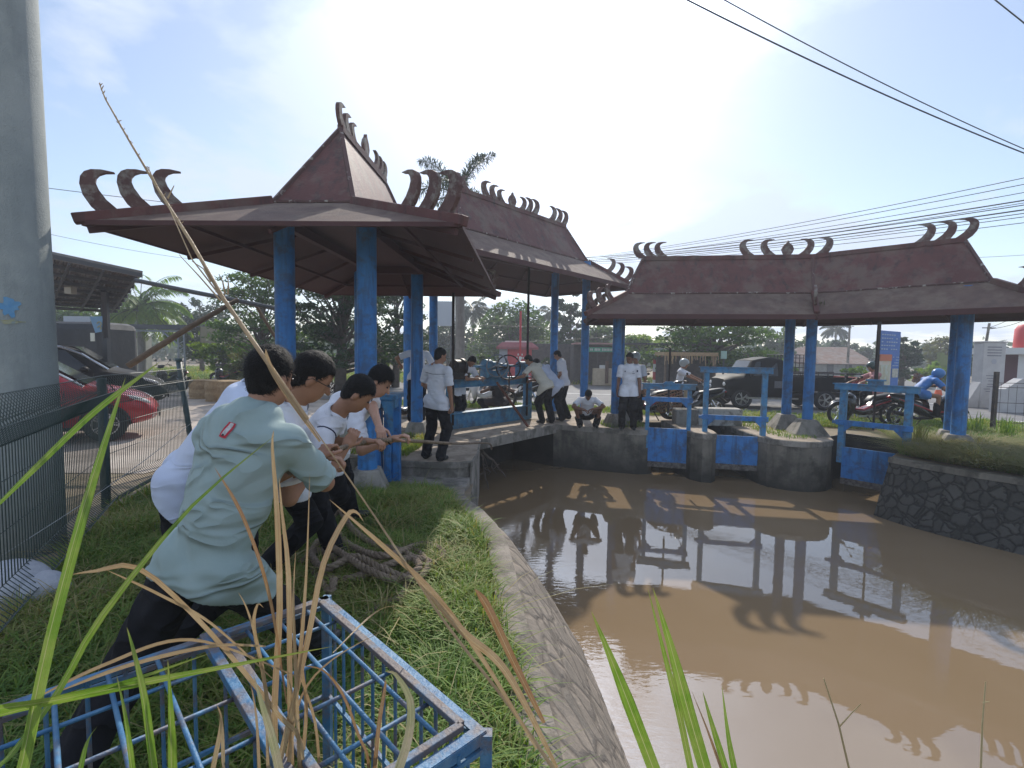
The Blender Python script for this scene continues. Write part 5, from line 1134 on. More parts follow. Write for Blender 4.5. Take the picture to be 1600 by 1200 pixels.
def tree(label, x, y, h, cr, cz, m=0, clumps=40, per=90, leaf=.16, trunk=.14, style='round', z0=0, seed=1, group='trees beyond the road', cat_='tree', name='broadleaf_tree', bare=.4):
    g = np.random.default_rng(seed); r = thing(name, label, cat_, (x, y, z0), 0, group)
    top = cz; mb = MB()
    if trunk:
        lean = g.normal(0, .03, 2)*h; tp = [(lean[0]*t_**1.5+.03*h*math.sin(4*t_+seed)*.3, lean[1]*t_**1.5, t_*top) for t_ in (0, .25, .5, .75, 1)]
        mb.tube(tp, [trunk*1.25, trunk, trunk*.85, trunk*.65, trunk*.35], 9)
    C = []; CV = []
    for k in range(clumps):
        if style == 'layer':
            lay = g.random()*5.6; zl = bare*h+(1-bare)*h*(lay+.5)/6; a_ = g.random()*2*math.pi; rad = cr*(1-.55*((lay)/6)**1.6)*(.25+.8*math.sqrt(g.random()))
            c = np.array([rad*math.cos(a_), rad*math.sin(a_)*.8, zl+.12*rad*.4+g.normal(0, .16)]); ext = np.array([cr*.26, cr*.26, h*.030])
        else:
            u = g.normal(size=3); u /= np.linalg.norm(u); rr_ = g.random()**.45; hz_ = (h-bare*h)/2
            c = np.array([u[0]*cr*rr_, u[1]*cr*rr_*.85, bare*h+hz_+u[2]*hz_*rr_]); e_ = cr*g.uniform(.14, .30); ext = np.array([e_, e_, e_*.7])
        if trunk and k % 2 == 0:
            b_ = np.array([tp[2][0], tp[2][1], max(bare*h*.85, c[2]*g.uniform(.55, .8))]); mid = (b_+c)/2+np.array([0, 0, -.04*h*(style != 'layer')])
            mb.tube([tuple(b_), tuple(mid), tuple(c)], [trunk*.36, trunk*.22, trunk*.08], 5)
        q = g.normal(size=(per, 3)); q /= np.linalg.norm(q, axis=1)[:, None]; q *= (g.random(per)**.5)[:, None]; C.append(c+q*ext*1.15); CV.append(np.full(per, g.random()))
    V, Fq, rv = leaf_cloud(np.concatenate(C), None, leaf, g, clumpval=np.concatenate(CV))
    V[:, 2] = np.maximum(V[:, 2], .02)
    me = quad_mesh('crown', V, Fq, rv); link_mesh('crown', me, LM[m], r)
    if trunk: mb.build('trunk', BARK, r, smooth=True, world=False)
    return r
def frond(mb_leaf, mb_stem, base, az, el, L_, droop, g, nl=26, ll=.45, w=.035, val=.5, fox=0):
    pts = []; d = np.array([math.cos(az)*math.cos(el), math.sin(az)*math.cos(el), math.sin(el)]); p = np.array(base, float); st = L_/12
    for i in range(13): pts.append(p.copy()); p = p+d*st; d = d+np.array([0, 0, -droop/12*(1+i*.12)]); d /= np.linalg.norm(d)
    mb_stem.tube([tuple(q) for q in pts], [.028*(1-.07*i) for i in range(13)], 5)
    out = []
    for i in range(nl):
        t_ = 1.8+(11.0*i/nl); k = int(t_); f = t_-k; c = pts[k]*(1-f)+pts[min(k+1, 12)]*f; dd = unit(pts[min(k+1, 12)]-pts[k]); sd_ = unit(np.cross(dd, [0, 0, 1])); le = ll*math.sin(math.pi*min(.97, .18+.8*i/nl))**.6
        for s in (-1, 1):
            o = unit(sd_*s+dd*.55+np.array([0, 0, -.35-.5*g.random()])) if not fox else unit(unit(g.normal(size=3))+dd*.75); wv = unit(np.cross(o, [0, 0, 1]))*w; m_ = c+o*le*.5; e_ = c+o*le+np.array([0, 0, -le*.25])
            out.append((c, m_+wv, e_, m_-wv))
    mb_leaf += [(q, val+.25*g.random()) for q in out]
def palm(label, x, y, h, L_=2.2, n=18, ll=.5, m=0, seed=1, trunk=.14, group='palm trees', z0=0, bulge=False, fluffy=0, lean=(0, 0), w=.035):
    g = np.random.default_rng(seed); r = thing('palm_tree', label, 'palm tree', (x, y, z0), 0, group); Lf = []; st = MB()
    top = np.array([lean[0], lean[1], h])
    mb = MB().tube([(lean[0]*t_**2, lean[1]*t_**2, h*t_) for t_ in (0, .1, .3, .5, .7, .9, 1)], [trunk*1.2, trunk*1.05, trunk, trunk, trunk*.95, trunk*.85, trunk*.7], 14)
    mb.build('trunk', mat('palm_bark', (.22, .2, .18), .85, (.32, .3, .27), 3, .4, 14, streak=((.15, .13, .12), .5, 20)), r, smooth=True, world=False)
    for k in range(n):
        az = 2*math.pi*(k*.618)+g.normal(0, .1); el = R(72-95*(k/n)+g.normal(0, 5)); frond(Lf, st, top, az, el, L_*g.uniform(.85, 1.1), .8 if fluffy else 1.25, g, ll=ll, val=.2+.5*(k/n), nl=150 if fluffy else 34, w=w, fox=fluffy)
    V = np.array([p for q, _ in Lf for p in q]); rv = np.repeat([v for _, v in Lf], 4); me = quad_mesh('fronds', V, np.arange(len(V)).reshape(-1, 4), rv); link_mesh('fronds', me, LM[m], r); st.build('frond_stems', LM[3], r, world=False)
    return r
# pixel based placement: crown centre px, top py at depth d
def T(label, px, top, d, halfw, m, style='round', base=None, clumps=45, per=80, leaf=.2, bare=.3, trunk=.14, seed=1, **k):
    p = at(px, top, d); cr = halfw*d/FPX; g_ = at(px, 600, d)
    return tree(label, p.x, d, p.z, cr, p.z*.85, m, clumps, per, leaf, trunk, style, 0, seed, bare=bare, **k)
T('large dark tree with flat spreading layers behind the near pavilion columns', 532, 425, 18.0, 95, 1, 'layer', clumps=120, per=100, leaf=.13, bare=.22, trunk=.2, seed=11)
T('light green layered tree left of the near pavilion', 405, 432, 20, 75, 0, 'layer', clumps=90, per=90, leaf=.13, bare=.3, trunk=.13, seed=12)
T('slender layered tree with a pale trunk right of the large dark one', 617, 452, 23, 50, 1, 'layer', clumps=70, per=80, leaf=.15, bare=.25, trunk=.16, seed=13)
T('round bluish tree left of the bamboo pole', 312, 462, 36, 42, 1, clumps=60, leaf=.26, bare=.15, seed=14)
T('row of dense trees behind the tin canopy', 120, 470, 34, 70, 0, clumps=90, leaf=.26, bare=.2, seed=15)
T('bright leafy shrub tree behind the carport', 350, 500, 26, 45, 2, clumps=50, leaf=.18, bare=.05, seed=16)
T('olive bush behind the yard motorbikes', 395, 530, 22, 40, 3, clumps=40, leaf=.15, bare=.02, seed=17)
T('yellow green bush between the near columns', 598, 535, 24, 28, 2, clumps=30, leaf=.16, bare=.02, seed=18)
T('bushy green tree right of the grey palm trunk', 752, 548, 24, 26, 0, clumps=30, leaf=.16, bare=.05, seed=19)
T('broad dark tree behind the red booth', 800, 476, 36, 62, 0, clumps=110, leaf=.26, bare=.1, seed=20)
T('dark column-shaped tree between the far blue columns', 893, 452, 33, 26, 1, clumps=60, leaf=.22, bare=.05, seed=21)
T('green tree above the roadside kiosk', 935, 505, 36, 42, 0, clumps=60, leaf=.25, bare=.1, seed=22)
T('pale green tree between kiosk and red gate post', 1010, 512, 34, 38, 2, clumps=50, leaf=.24, bare=.1, seed=23)
T('big spreading shade tree behind the pickup truck', 1112, 500, 24, 92, 0, 'layer', clumps=130, per=90, leaf=.16, bare=.28, trunk=.26, seed=24)
T('hazy green tree behind the two middle columns', 1215, 505, 44, 40, 0, clumps=50, leaf=.3, bare=.05, seed=25)
T('low bright bush beside the tail of the pickup', 1222, 560, 22, 24, 2, clumps=24, leaf=.14, bare=.02, seed=26)
T('bright yellow green bush in front of the brown-roofed house', 1332, 570, 21, 26, 2, clumps=30, leaf=.13, bare=.02, seed=27)
T('rounded far tree above the house roof', 1322, 528, 52, 24, 1, clumps=40, leaf=.34, bare=.1, seed=28)
T('small far tree left of the signboard', 1352, 540, 50, 16, 1, clumps=30, leaf=.32, bare=.1, seed=29)
T('dark narrow tree just right of the signboard', 1413, 528, 30, 24, 1, clumps=45, leaf=.2, bare=.05, seed=30)
T('small red-leaved shrub beside the side road', 1437, 580, 28, 10, 5, clumps=18, leaf=.14, bare=.05, seed=31)
T('airy reddish green tree over the side road', 1478, 528, 38, 34, 3, clumps=50, per=50, leaf=.24, bare=.3, seed=32)
T('light green bush at the corner of the side road', 1462, 560, 30, 30, 2, clumps=36, leaf=.18, bare=.02, seed=33)
T('dark tree behind the concrete monument', 1542, 528, 24, 22, 1, clumps=40, leaf=.17, bare=.05, seed=34)
T('feathery tree right of the right column', 1560, 555, 30, 30, 1, clumps=36, leaf=.2, bare=.1, seed=35)
T('tall round tree hidden behind the right pavilion column', 1490, 560, 44, 30, 0, clumps=36, leaf=.3, bare=.05, seed=36)
T('far dark tree peeking over the middle columns', 700, 500, 46, 50, 1, clumps=60, leaf=.34, bare=.02, seed=37)
T('pale shrub mass behind the men at the rope', 470, 540, 27, 60, 0, clumps=60, leaf=.2, bare=.02, seed=38)
T('green bush at the left of the kiosk', 850, 560, 27, 26, 1, clumps=34, leaf=.18, bare=.02, seed=39)
T('sunlit shrub under the shade tree', 1050, 560, 24, 20, 2, clumps=24, leaf=.14, bare=.02, seed=40)
palm('coconut palm with yellowing fronds beside the tin canopy', -19.4, 25.5, 3.7, 2.6, 40, .62, 2, 3, .18, w=.04)
palm('tall grey-trunked palm whose feathery crown rises over the roofs', *(lambda p: (p.x, p.y))(at(719, 560, 15.6)), 6.6, 1.75, 10, .36, 1, 5, .15, fluffy=1, lean=(-.1, 0), w=.013)
palm('small distant coconut palm left of the red booth', *(lambda p: (p.x, p.y))(at(739, 560, 46)), 5.6, 2.2, 16, .6, 1, 7, .15, w=.06)
palm('distant coconut palm beside the dark column-shaped tree', *(lambda p: (p.x, p.y))(at(862, 560, 50)), 5.6, 2.2, 16, .6, 1, 8, .15, w=.06)
palm('tall thin coconut palm far behind the house', *(lambda p: (p.x, p.y))(at(1304, 560, 60)), 5.2, 1.9, 14, .6, 1, 9, .12, w=.06)
# continuous far wood
g = np.random.default_rng(99); C = []; CV = []
for i in range(420):
    th = R(g.uniform(-56, 56)); d = g.uniform(58, 84); x = d*math.tan(th)*.9; hh_ = 3.2+2.0*mnoise.noise(Vector((x*.06, 3, 0)))+1.1*g.random(); s_ = 2.6
    q = g.normal(size=(90, 3)); q /= np.linalg.norm(q, axis=1)[:, None]; q *= (g.random(90)**.4)[:, None]; c = np.array([x, d, hh_*.5]); C.append(c+q*np.array([s_, 1.6, hh_*.52])); CV.append(np.full(90, g.random()))
V, Fq, rv = leaf_cloud(np.concatenate(C), None, .62, g, clumpval=np.concatenate(CV), aspect=.8)
tag(link_mesh('far_wood', quad_mesh('far_wood', V, Fq, rv), LM[4]), kind='stuff')
# ---------------------------------------------------------------- grass
GRM = leafmat('grass_blades', [(0, (.065, .14, .025)), (.4, (.13, .235, .04)), (.72, (.23, .29, .065)), (1, (.42, .34, .17))], .3, .6)
GRD = leafmat('grass_dry', [(0, (.10, .15, .03)), (.4, (.2, .22, .06)), (.7, (.30, .26, .11)), (1, (.42, .34, .19))], .3, .6)
def inpoly(P, poly):
    c = np.zeros(len(P), bool); x, y = P[:, 0], P[:, 1]; j = len(poly)-1
    for i in range(len(poly)):
        xi, yi = poly[i]; xj, yj = poly[j]; c ^= ((yi > y) != (yj > y)) & (x < (xj-xi)*(y-yi)/(yj-yi+1e-12)+xi); j = i
    return c
def grass(name, poly, n, h, w, z, m, seed, dens=None, bend=.6, lean=.35, avoid=None):
    g = np.random.default_rng(seed); p = np.array(poly); lo, hi = p.min(0), p.max(0); P = lo+g.random((n*3, 2))*(hi-lo); P = P[inpoly(P, poly)][:n]
    if dens: P = P[[g.random() < dens(q[0], q[1]) for q in P]]
    n = len(P); cl = np.array([mnoise.noise(Vector((q[0]*2.2, q[1]*2.2, seed))) for q in P]); cl2 = np.array([mnoise.noise(Vector((q[0]*.8, q[1]*.8, seed+5))) for q in P])
    hh_ = h*(.55+.75*g.random(n))*(1+.7*cl); az = g.random(n)*2*np.pi; d = np.stack([np.cos(az), np.sin(az)], 1); s = np.stack([-d[:, 1], d[:, 0]], 1)*(w*(.7+.6*g.random(n)))[:, None]/2
    ln = (lean*g.random(n)*1.4)[:, None]*hh_[:, None]; zf = np.array([z(q[0], q[1]) for q in P]) if callable(z) else np.full(n, z)
    def lvl(f, wf, bf): c = P+d*ln*(f+bend*bf*2); return np.concatenate([c-s*wf, (zf+hh_*f*(1-.25*bf))[:, None]], 1), np.concatenate([c+s*wf, (zf+hh_*f*(1-.25*bf))[:, None]], 1)
    a0, b0 = lvl(0, 1, 0); a1, b1 = lvl(.45, .85, .12); a2, b2 = lvl(.8, .5, .5); t_, _ = lvl(1, 0, 1)
    V = np.stack([a0, b0, a1, b1, a2, b2, t_, t_+1e-4], 1).reshape(-1, 3); b = np.arange(n)[:, None]*8
    F1 = (b+np.array([0, 1, 3, 2])); F2 = b+np.array([2, 3, 5, 4]); F3 = b+np.array([4, 5, 7, 6]); rv = (g.random(n)*.55+.28+.45*cl2).clip(0, 1)
    o = link_mesh(name, quad_mesh(name, V, np.concatenate([F1, F2, F3]), np.repeat(rv, 8)), m); return tag(o, kind='stuff')
bankpoly = [(-4.35, 7.3), (-4.1, 5.0), (-2.9, 2.6), (-2.3, .9), (-.2, .7), (.16, 1.2)]+[(x-.20, y) for x, y in LB[3:11]]+[(-.75, 6.0), (-.9, 6.25), (-1.35, 6.72), (-2.7, 6.72), (-3.0, 7.4)]
zb2 = lambda x, y: bank_z(y)-.01 if x > -2.92 else 0.0
soil = lambda x, y: .0
grass('grass', bankpoly, 80000, .125, .010, zb2, GRM, 1, lean=.6, dens=lambda x, y: 1.0 if y < 4.2 else .8)
grass('grass', [(-.7, 4.6), (-.36, 1.0), (.12, 1.0), (.12, 2.0), (.0, 2.8), (-.10, 3.5), (-.22, 4.1), (-.45, 4.8), (-.66, 5.3), (-.80, 6.0), (-1.2, 6.2)], 8000, .135, .010, zb2, GRM, 2, dens=lambda x, y: .9 if mnoise.noise(Vector((x*4, y*4, 0))) > -.1 else .2, lean=.6)
grass('grass', bankpoly, 11000, .17, .008, zb2, GRD, 21, lean=1.2, dens=lambda x, y: 1 if mnoise.noise(Vector((x*1.5, y*1.5, 3))) > .05 else .15)
grass('grass', [(-4.5, 8.2), (-4.0, 5.2), (-3.7, 5.2), (-4.0, 8.2)], 3500, .22, .01, 0, GRM, 3)
rb = [(6.75, 8.4), (6.95, 7.8), (7.2, 7.3), (7.6, 6.7), (8.2, 6.0), (9.2, 5.0), (14, 5), (14, 11.6), (8.6, 11.4), (7.7, 9.6)]
def zr(x, y): return .0+.26*max(0, 1-math.hypot(x-8.2, y-8.8)/1.3)
grass('grass', rb, 52000, .17, .014, 0, GRM, 4, dens=lambda x, y: 1 if x < 10.5 else .6, lean=.8)
grass('grass', [(6.8, 8.2), (7.1, 7.4), (7.5, 6.8), (8.6, 5.7), (10.5, 7.2), (8.9, 9.2), (7.6, 9.0)], 24000, .24, .013, 0, GRD, 5, lean=1.6)
grass('grass', [(-4, 15.0), (.8, 14.3), (5, 13.1), (8, 12.2), (13, 11.4), (13, 13.0), (7, 14.2), (1, 15.6), (-4, 16.4)], 26000, .13, .02, 0, GRM, 6, dens=lambda x, y: .9 if mnoise.noise(Vector((x*.9, y*.9, 0))) > -.15 else .25)
grass('grass', [(4.4, 12.3), (4.9, 12.2), (5.3, 12.2), (6.6, 12.1), (8.4, 11.2), (8.8, 12.4), (5, 13.2)], 9000, .12, .014, 0, GRM, 7)
grass('grass', [(-2.6, 7.75), (-1.65, 7.6), (-1.5, 9.2), (-2.6, 9.6)], 5000, .11, .01, 0.0, GRM, 8)
grass('grass', [(-30, 24), (4, 27), (16, 26), (16, 34), (-30, 46)], 26000, .22, .05, 0, GRM, 9)
grass('grass', [(2.2, 10.95), (3.1, 11.05), (3.1, 11.9), (2.0, 11.9)], 1200, .11, .012, .0, GRM, 10, dens=lambda x, y: .5)
grass('grass', [(5.6, 9.75), (6.3, 9.9), (6.5, 10.6), (6.5, 11.9), (5.4, 11.9)], 1500, .09, .012, .0, GRM, 12, dens=lambda x, y: .6)
# tall weeds at the right
def weed(label, c, n, h, m, seed, w=.02, spread=.25):
    g = np.random.default_rng(seed); L_ = []
    for i in range(n):
        b = np.array([c[0]+g.normal(0, spread*.3), c[1]+g.normal(0, spread*.3), c[2]]); az = g.random()*6.28; hh_ = h*g.uniform(.6, 1.1); d = np.array([math.cos(az), math.sin(az), 0])*hh_*g.uniform(.1, .5); s = np.array([-math.sin(az), math.cos(az), 0])*w/2
        P = [b, b+d*.25+[0, 0, hh_*.45], b+d*.6+[0, 0, hh_*.82], b+d*1.1+[0, 0, hh_]]
        for k, (wa, wb) in enumerate(((.7, 1), (1, .7), (.7, .03))): L_.append((P[k]-s*wa, P[k]+s*wa, P[k+1]+s*wb, P[k+1]-s*wb))
    V = np.array(L_).reshape(-1, 3); return tag(link_mesh('weed_clump', quad_mesh('weed_clump', V, np.arange(len(V)).reshape(-1, 4), np.repeat(g.random(len(L_))*.6+.1, 4)), m), label, 'weeds', 'weed clumps')
for k, (px, d, lb) in enumerate(((1525, 10.6, 'tall grass clump left of the rusty fence post'), (1575, 9.8, 'weed clump at the foot of the rusty wire fence'), (1440, 8.8, 'dry grass clump against the column foot on the right bank'))):
    p = at(px, 640, d); weed(lb, (p.x, p.y, 0), 40, .5, GRM if k < 2 else GRD, 40+k)
p = at(1288, 502, 9.85); weed('fern sprouting from the bend of the right roof', (6.33, 10.02, 2.58), 46, .22, LM[3], 60, .018, .12)
# ---------------------------------------------------------------- blue steel cage in the foreground
CG = mat('cage_blue', (.028, .13, .27), .5, (.075, .2, .34), 14, .3, 70, stain=(.13, .10, .095), ss=6, sa=.9, lo=.4, hi=.6)
CGR = mat('cage_rusty', (.12, .10, .10), .55, (.05, .15, .27), 9, .3, 70, stain=(.16, .12, .10), ss=8, sa=.6, lo=.5, hi=.62)
cage = thing('steel_cage', 'blue painted steel cage with a barred lid among the reeds in front', 'cage', (-.8, 1.4, 0))
ZT = .75
Cc = gz(510, 931, ZT); Cr = gz(760, 1142, ZT); Cl = gz(-60, 1122, ZT); Cm = gz(332, 1003, ZT)
ux = (Cr-Cc).normalized(); uy = (Cl-Cc).normalized(); ln = (Cr-Cc).length; lm = (Cm-Cc).dot(uy); ll_ = 1.25; Z3 = Vector((0, 0, 1))
P = lambda a, b, z=0: Cc+ux*a+uy*b+Z3*(z)
def angle(mb, a, b, inn, s=.027, t=.004):
    """L section bar from a to b, flat leg on top towards inn"""
    d = (b-a).normalized(); mb.bar(a+inn*s/2, b+inn*s/2, s, t, up=(0, 0, 1)); mb.bar(a-Z3*s/2, b-Z3*s/2, t, s, up=(0, 0, 1)); return mb
mb = MB(); angle(mb, P(0, 0), P(ln, 0), uy); angle(mb, P(0, 0), P(0, ll_), ux); angle(mb, P(ln, 0), P(ln, ll_), -ux); angle(mb, P(0, ll_), P(ln, ll_), -uy); mb.build('top_frame', CG, cage)
for (a, b) in ((0, 0), (ln, 0), (0, ll_), (ln, ll_)): MB().bar(P(a, b, -ZT+.03), P(a, b, -.003), .028).build('corner_post', CG, cage)
mb = MB(); q = .021
for (a0, b0_, a1, b1__) in ((.045, .04, ln-.045, .04), (.045, .04, .045, lm-.03), (ln-.045, .04, ln-.045, lm-.03), (.045, lm-.03, ln-.045, lm-.03)): mb.bar(P(a0, b0_, .008), P(a1, b1__, .008), q, .016)
mb.build('lid_frame', CGR, cage, bevel=.002)
mb = MB().bar(P(0, lm+.012, -.0), P(ln, lm+.012, -.0), .026, .026); mb.build('middle_bar', CG, cage, bevel=.002)
mb = MB().cyl(P(.03, lm-.012, .02), P(.10, lm-.012, .02), .017, n=12); mb.build('hinge', CGR, cage)
mb = MB()
for k in (1, 2, 3): mb.cyl(P(.045, lm*k/4, .0), P(ln-.045, lm*k/4, 0), .0058, n=8)
for k in range(1, 5): mb.cyl(P(ln*k/5, .04, -.008), P(ln*k/5, lm-.03, -.008), .0058, n=8)
for k in range(1, 8): mb.cyl(P(.02, lm+.03+(ll_-lm)*k/8, 0), P(ln-.02, lm+.03+(ll_-lm)*k/8, 0), .0058, n=8)
for k in range(1, 5): mb.cyl(P(ln*k/5, lm, -.008), P(ln*k/5, ll_, -.008), .0058, n=8)
mb.build('lid_bars', CG, cage, smooth=True)
mb = MB()
for k in range(1, 13): mb.cyl(P(ln*k/13, 0, -ZT+.04), P(ln*k/13, 0, -.01), .0055, n=7); mb.cyl(P(ln*k/13, ll_, -ZT+.04), P(ln*k/13, ll_, -.01), .0055, n=7)
for k in range(1, 15): mb.cyl(P(0, ll_*k/15, -ZT+.04), P(0, ll_*k/15, -.01), .0055, n=7); mb.cyl(P(ln, ll_*k/15, -ZT+.04), P(ln, ll_*k/15, -.01), .0055, n=7)
for z in (-.04, -.38, -ZT+.05):
    for a, b in ((P(0, 0, z), P(ln, 0, z)), (P(0, 0, z), P(0, ll_, z)), (P(ln, 0, z), P(ln, ll_, z)), (P(0, ll_, z), P(ln, ll_, z))): mb.bar(a, b, .012, .012)
mb.build('side_bars', CG, cage)
# ---------------------------------------------------------------- reeds: every blade runs through measured points in depth
def blade(mb, pts, w, fold=.25, n=22, taper=(.35, .25)):
    P_ = [Vector(p) for p in pts]; D = []
    for i in range(len(P_)-1):
        p0, p1, p2, p3 = P_[max(i-1, 0)], P_[i], P_[i+1], P_[min(i+2, len(P_)-1)]
        for j in range(n//(len(P_)-1)+1):
            t_ = j/(n//(len(P_)-1)+1); D.append(.5*((2*p1)+(p2-p0)*t_+(2*p0-5*p1+4*p2-p3)*t_*t_+(3*p1-p0-3*p2+p3)*t_**3))
    D.append(P_[-1]); N_ = len(D); view = Vector((.25, 1, -.1)).normalized(); vs = []
    for i, p in enumerate(D):
        d = (D[min(i+1, N_-1)]-D[max(i-1, 0)]).normalized(); s = d.cross(view).normalized(); f = i/(N_-1)
        k = min(1, f/taper[0]*.6+.4, (1-f)/taper[1]+.02); nrm = s.cross(d).normalized(); hw = w*k/2
        vs += [p-s*hw+nrm*hw*fold, p, p+s*hw+nrm*hw*fold]
    mb.add(vs, [f for i in range(N_-1) for f in ((3*i, 3*i+1, 3*i+4, 3*i+3), (3*i+1, 3*i+2, 3*i+5, 3*i+4))]); return mb
def vein(o):
    n = len(o.data.vertices); a = o.data.attributes.new('acr', 'FLOAT', 'POINT'); a.data.foreach_set('value', [(-1.0, 0.0, 1.0)[i % 3] for i in range(n)])
    b = o.data.attributes.new('aln', 'FLOAT', 'POINT'); b.data.foreach_set('value', [(i//3)/(n/3) for i in range(n)]); return o
def leafm(name, a, b, c_, tr):
    m = mat(name, a, .5, b, 18, .25, 120, stain=c_, ss=9, sa=.5, lo=.4, hi=.6); t_ = m.node_tree; p_ = t_.nodes['Principled BSDF']; o_ = t_.nodes['Material Output']
    tl = N('ShaderNodeBsdfTranslucent', t_); src = p_.inputs['Base Color'].links[0].from_socket
    aa = N('ShaderNodeAttribute', t_); aa.attribute_name = 'acr'; al = N('ShaderNodeAttribute', t_); al.attribute_name = 'aln'
    cv = N('ShaderNodeCombineXYZ', t_); t_.links.new(Mth(t_, 'MULTIPLY', aa.outputs['Fac'], 7.0), cv.inputs[0]); t_.links.new(Mth(t_, 'MULTIPLY', al.outputs['Fac'], 3.0), cv.inputs[1])
    nv = N('ShaderNodeTexNoise', t_); nv.inputs['Scale'].default_value = 1.6; nv.inputs['Detail'].default_value = 3; t_.links.new(cv.outputs[0], nv.inputs['Vector'])
    rib = Mth(t_, 'SUBTRACT', 1.0, Mth(t_, 'MULTIPLY', Mth(t_, 'ABSOLUTE', aa.outputs['Fac']), 9.0), clamp=True)
    fv = Mth(t_, 'MULTIPLY', Mth(t_, 'SUBTRACT', nv.outputs[0], .40, clamp=True), 3.2, clamp=True); mxv = N('ShaderNodeMix', t_, data_type='RGBA'); mxv.blend_type = 'MULTIPLY'; t_.links.new(fv, mxv.inputs[0]); t_.links.new(src, mxv.inputs[6]); mxv.inputs[7].default_value = (.50, .44, .36, 1)
    mr = N('ShaderNodeMix', t_, data_type='RGBA'); t_.links.new(Mth(t_, 'MULTIPLY', rib, .6), mr.inputs[0]); t_.links.new(mxv.outputs[2], mr.inputs[6]); mr.inputs[7].default_value = (.55, .5, .28, 1)
    tip = Mth(t_, 'MULTIPLY', Mth(t_, 'SUBTRACT', Mth(t_, 'ADD', al.outputs['Fac'], Mth(t_, 'MULTIPLY', nv.outputs[0], .22)), .99, clamp=True), 6.0, clamp=True)
    mt = N('ShaderNodeMix', t_, data_type='RGBA'); t_.links.new(tip, mt.inputs[0]); t_.links.new(mr.outputs[2], mt.inputs[6]); mt.inputs[7].default_value = (.28, .17, .08, 1); src = mt.outputs[2]; t_.links.new(src, p_.inputs['Base Color'])
    t_.links.new(src, tl.inputs[0]); ms = N('ShaderNodeMixShader', t_); ms.inputs[0].default_value = tr
    t_.links.new(p_.outputs[0], ms.inputs[1]); t_.links.new(tl.outputs[0], ms.inputs[2]); t_.links.new(ms.outputs[0], o_.inputs[0]); return m
GL = leafm('reed_green', (.16, .30, .03), (.24, .38, .05), (.28, .34, .09), .5); DL = leafm('reed_dry', (.46, .32, .17), (.56, .42, .25), (.33, .2, .10), .3); RL = leafm('reed_rust', (.36, .20, .09), (.45, .28, .14), (.25, .12, .07), .3); PLm = leafm('reed_pale', (.36, .37, .2), (.5, .42, .3), (.3, .25, .15), .4)
DS = mat('dry_stalk', (.44, .31, .17), .6, (.55, .42, .26), 14, .3, 90, stain=(.24, .15, .08), ss=7, sa=.6)
def reed(label, blades, group='reed clumps in front'):
    p0 = at(*blades[0][0][0]); r = thing('reed_clump', label, 'reed', (p0.x, p0.y, 0), 0, group)
    for pts, w, m in blades:
        W_ = [at(*q) for q in pts]; a, b = W_[0], W_[1]
        if a.z > .25 and pts[0][1] > 1100:      # root below the frame: carry the blade on down to the ground
            dz = a.z-.02; dirn = (a-b); dirn.z = 0; dirn = dirn*.2; rt0 = Vector((a.x+dirn.x, a.y+dirn.y+.04, .02)); stp = (a-b).normalized()*(b-a).length*.6; m1 = a+stp; W_ = [rt0, m1.lerp(rt0, .6), m1.lerp(rt0, .2), m1]+W_
        vein(blade(MB(), W_, w*(.78 if m is not GL else .95)).build('leaf', m, r, smooth=True))
    return r
reed('green reed at the far left with one broad blade crossing the mesh fence', [
    (((35, 1190, .62), (75, 1000, .66), (128, 800, .72), (172, 660, .78), (196, 590, .82)), .024, GL),
    (((-10, 795, .7), (60, 725, .72), (150, 640, .75), (250, 565, .8)), .012, GL),
    (((15, 1180, .62), (90, 1080, .68), (160, 960, .72), (300, 790, .8), (430, 680, .9)), .013, GL),
    (((-20, 1110, .6), (110, 1090, .66), (200, 1065, .72), (330, 1020, .8)), .012, GL),
    (((-30, 1125, .6), (120, 1088, .68), (300, 1052, .76), (520, 1010, .86)), .016, GL)])
reed('short upright green reed blades rising through the cage lid', [
    (((268, 1220, .62), (266, 1120, .64), (262, 1030, .66)), .017, GL), (((240, 1220, .6), (225, 1100, .62), (208, 1020, .66), (198, 980, .68)), .015, GL),
    (((208, 1220, .6), (195, 1120, .62), (182, 1055, .64)), .011, GL), (((120, 1220, .58), (135, 1160, .6), (152, 1135, .62)), .010, GL)])
reed('pale bent reed blades standing in front of the cage middle', [
    (((440, 1230, .62), (425, 1160, .64), (408, 1100, .66), (396, 1055, .68)), .020, PLm), (((620, 1210, .7), (638, 1150, .72), (640, 1095, .74), (618, 1055, .76), (604, 1050, .78)), .018, PLm),
    (((330, 1210, .66), (345, 1130, .68), (338, 1100, .69)), .011, DL), (((348, 1190, .66), (346, 1130, .68), (342, 1105, .69)), .009, DL)])
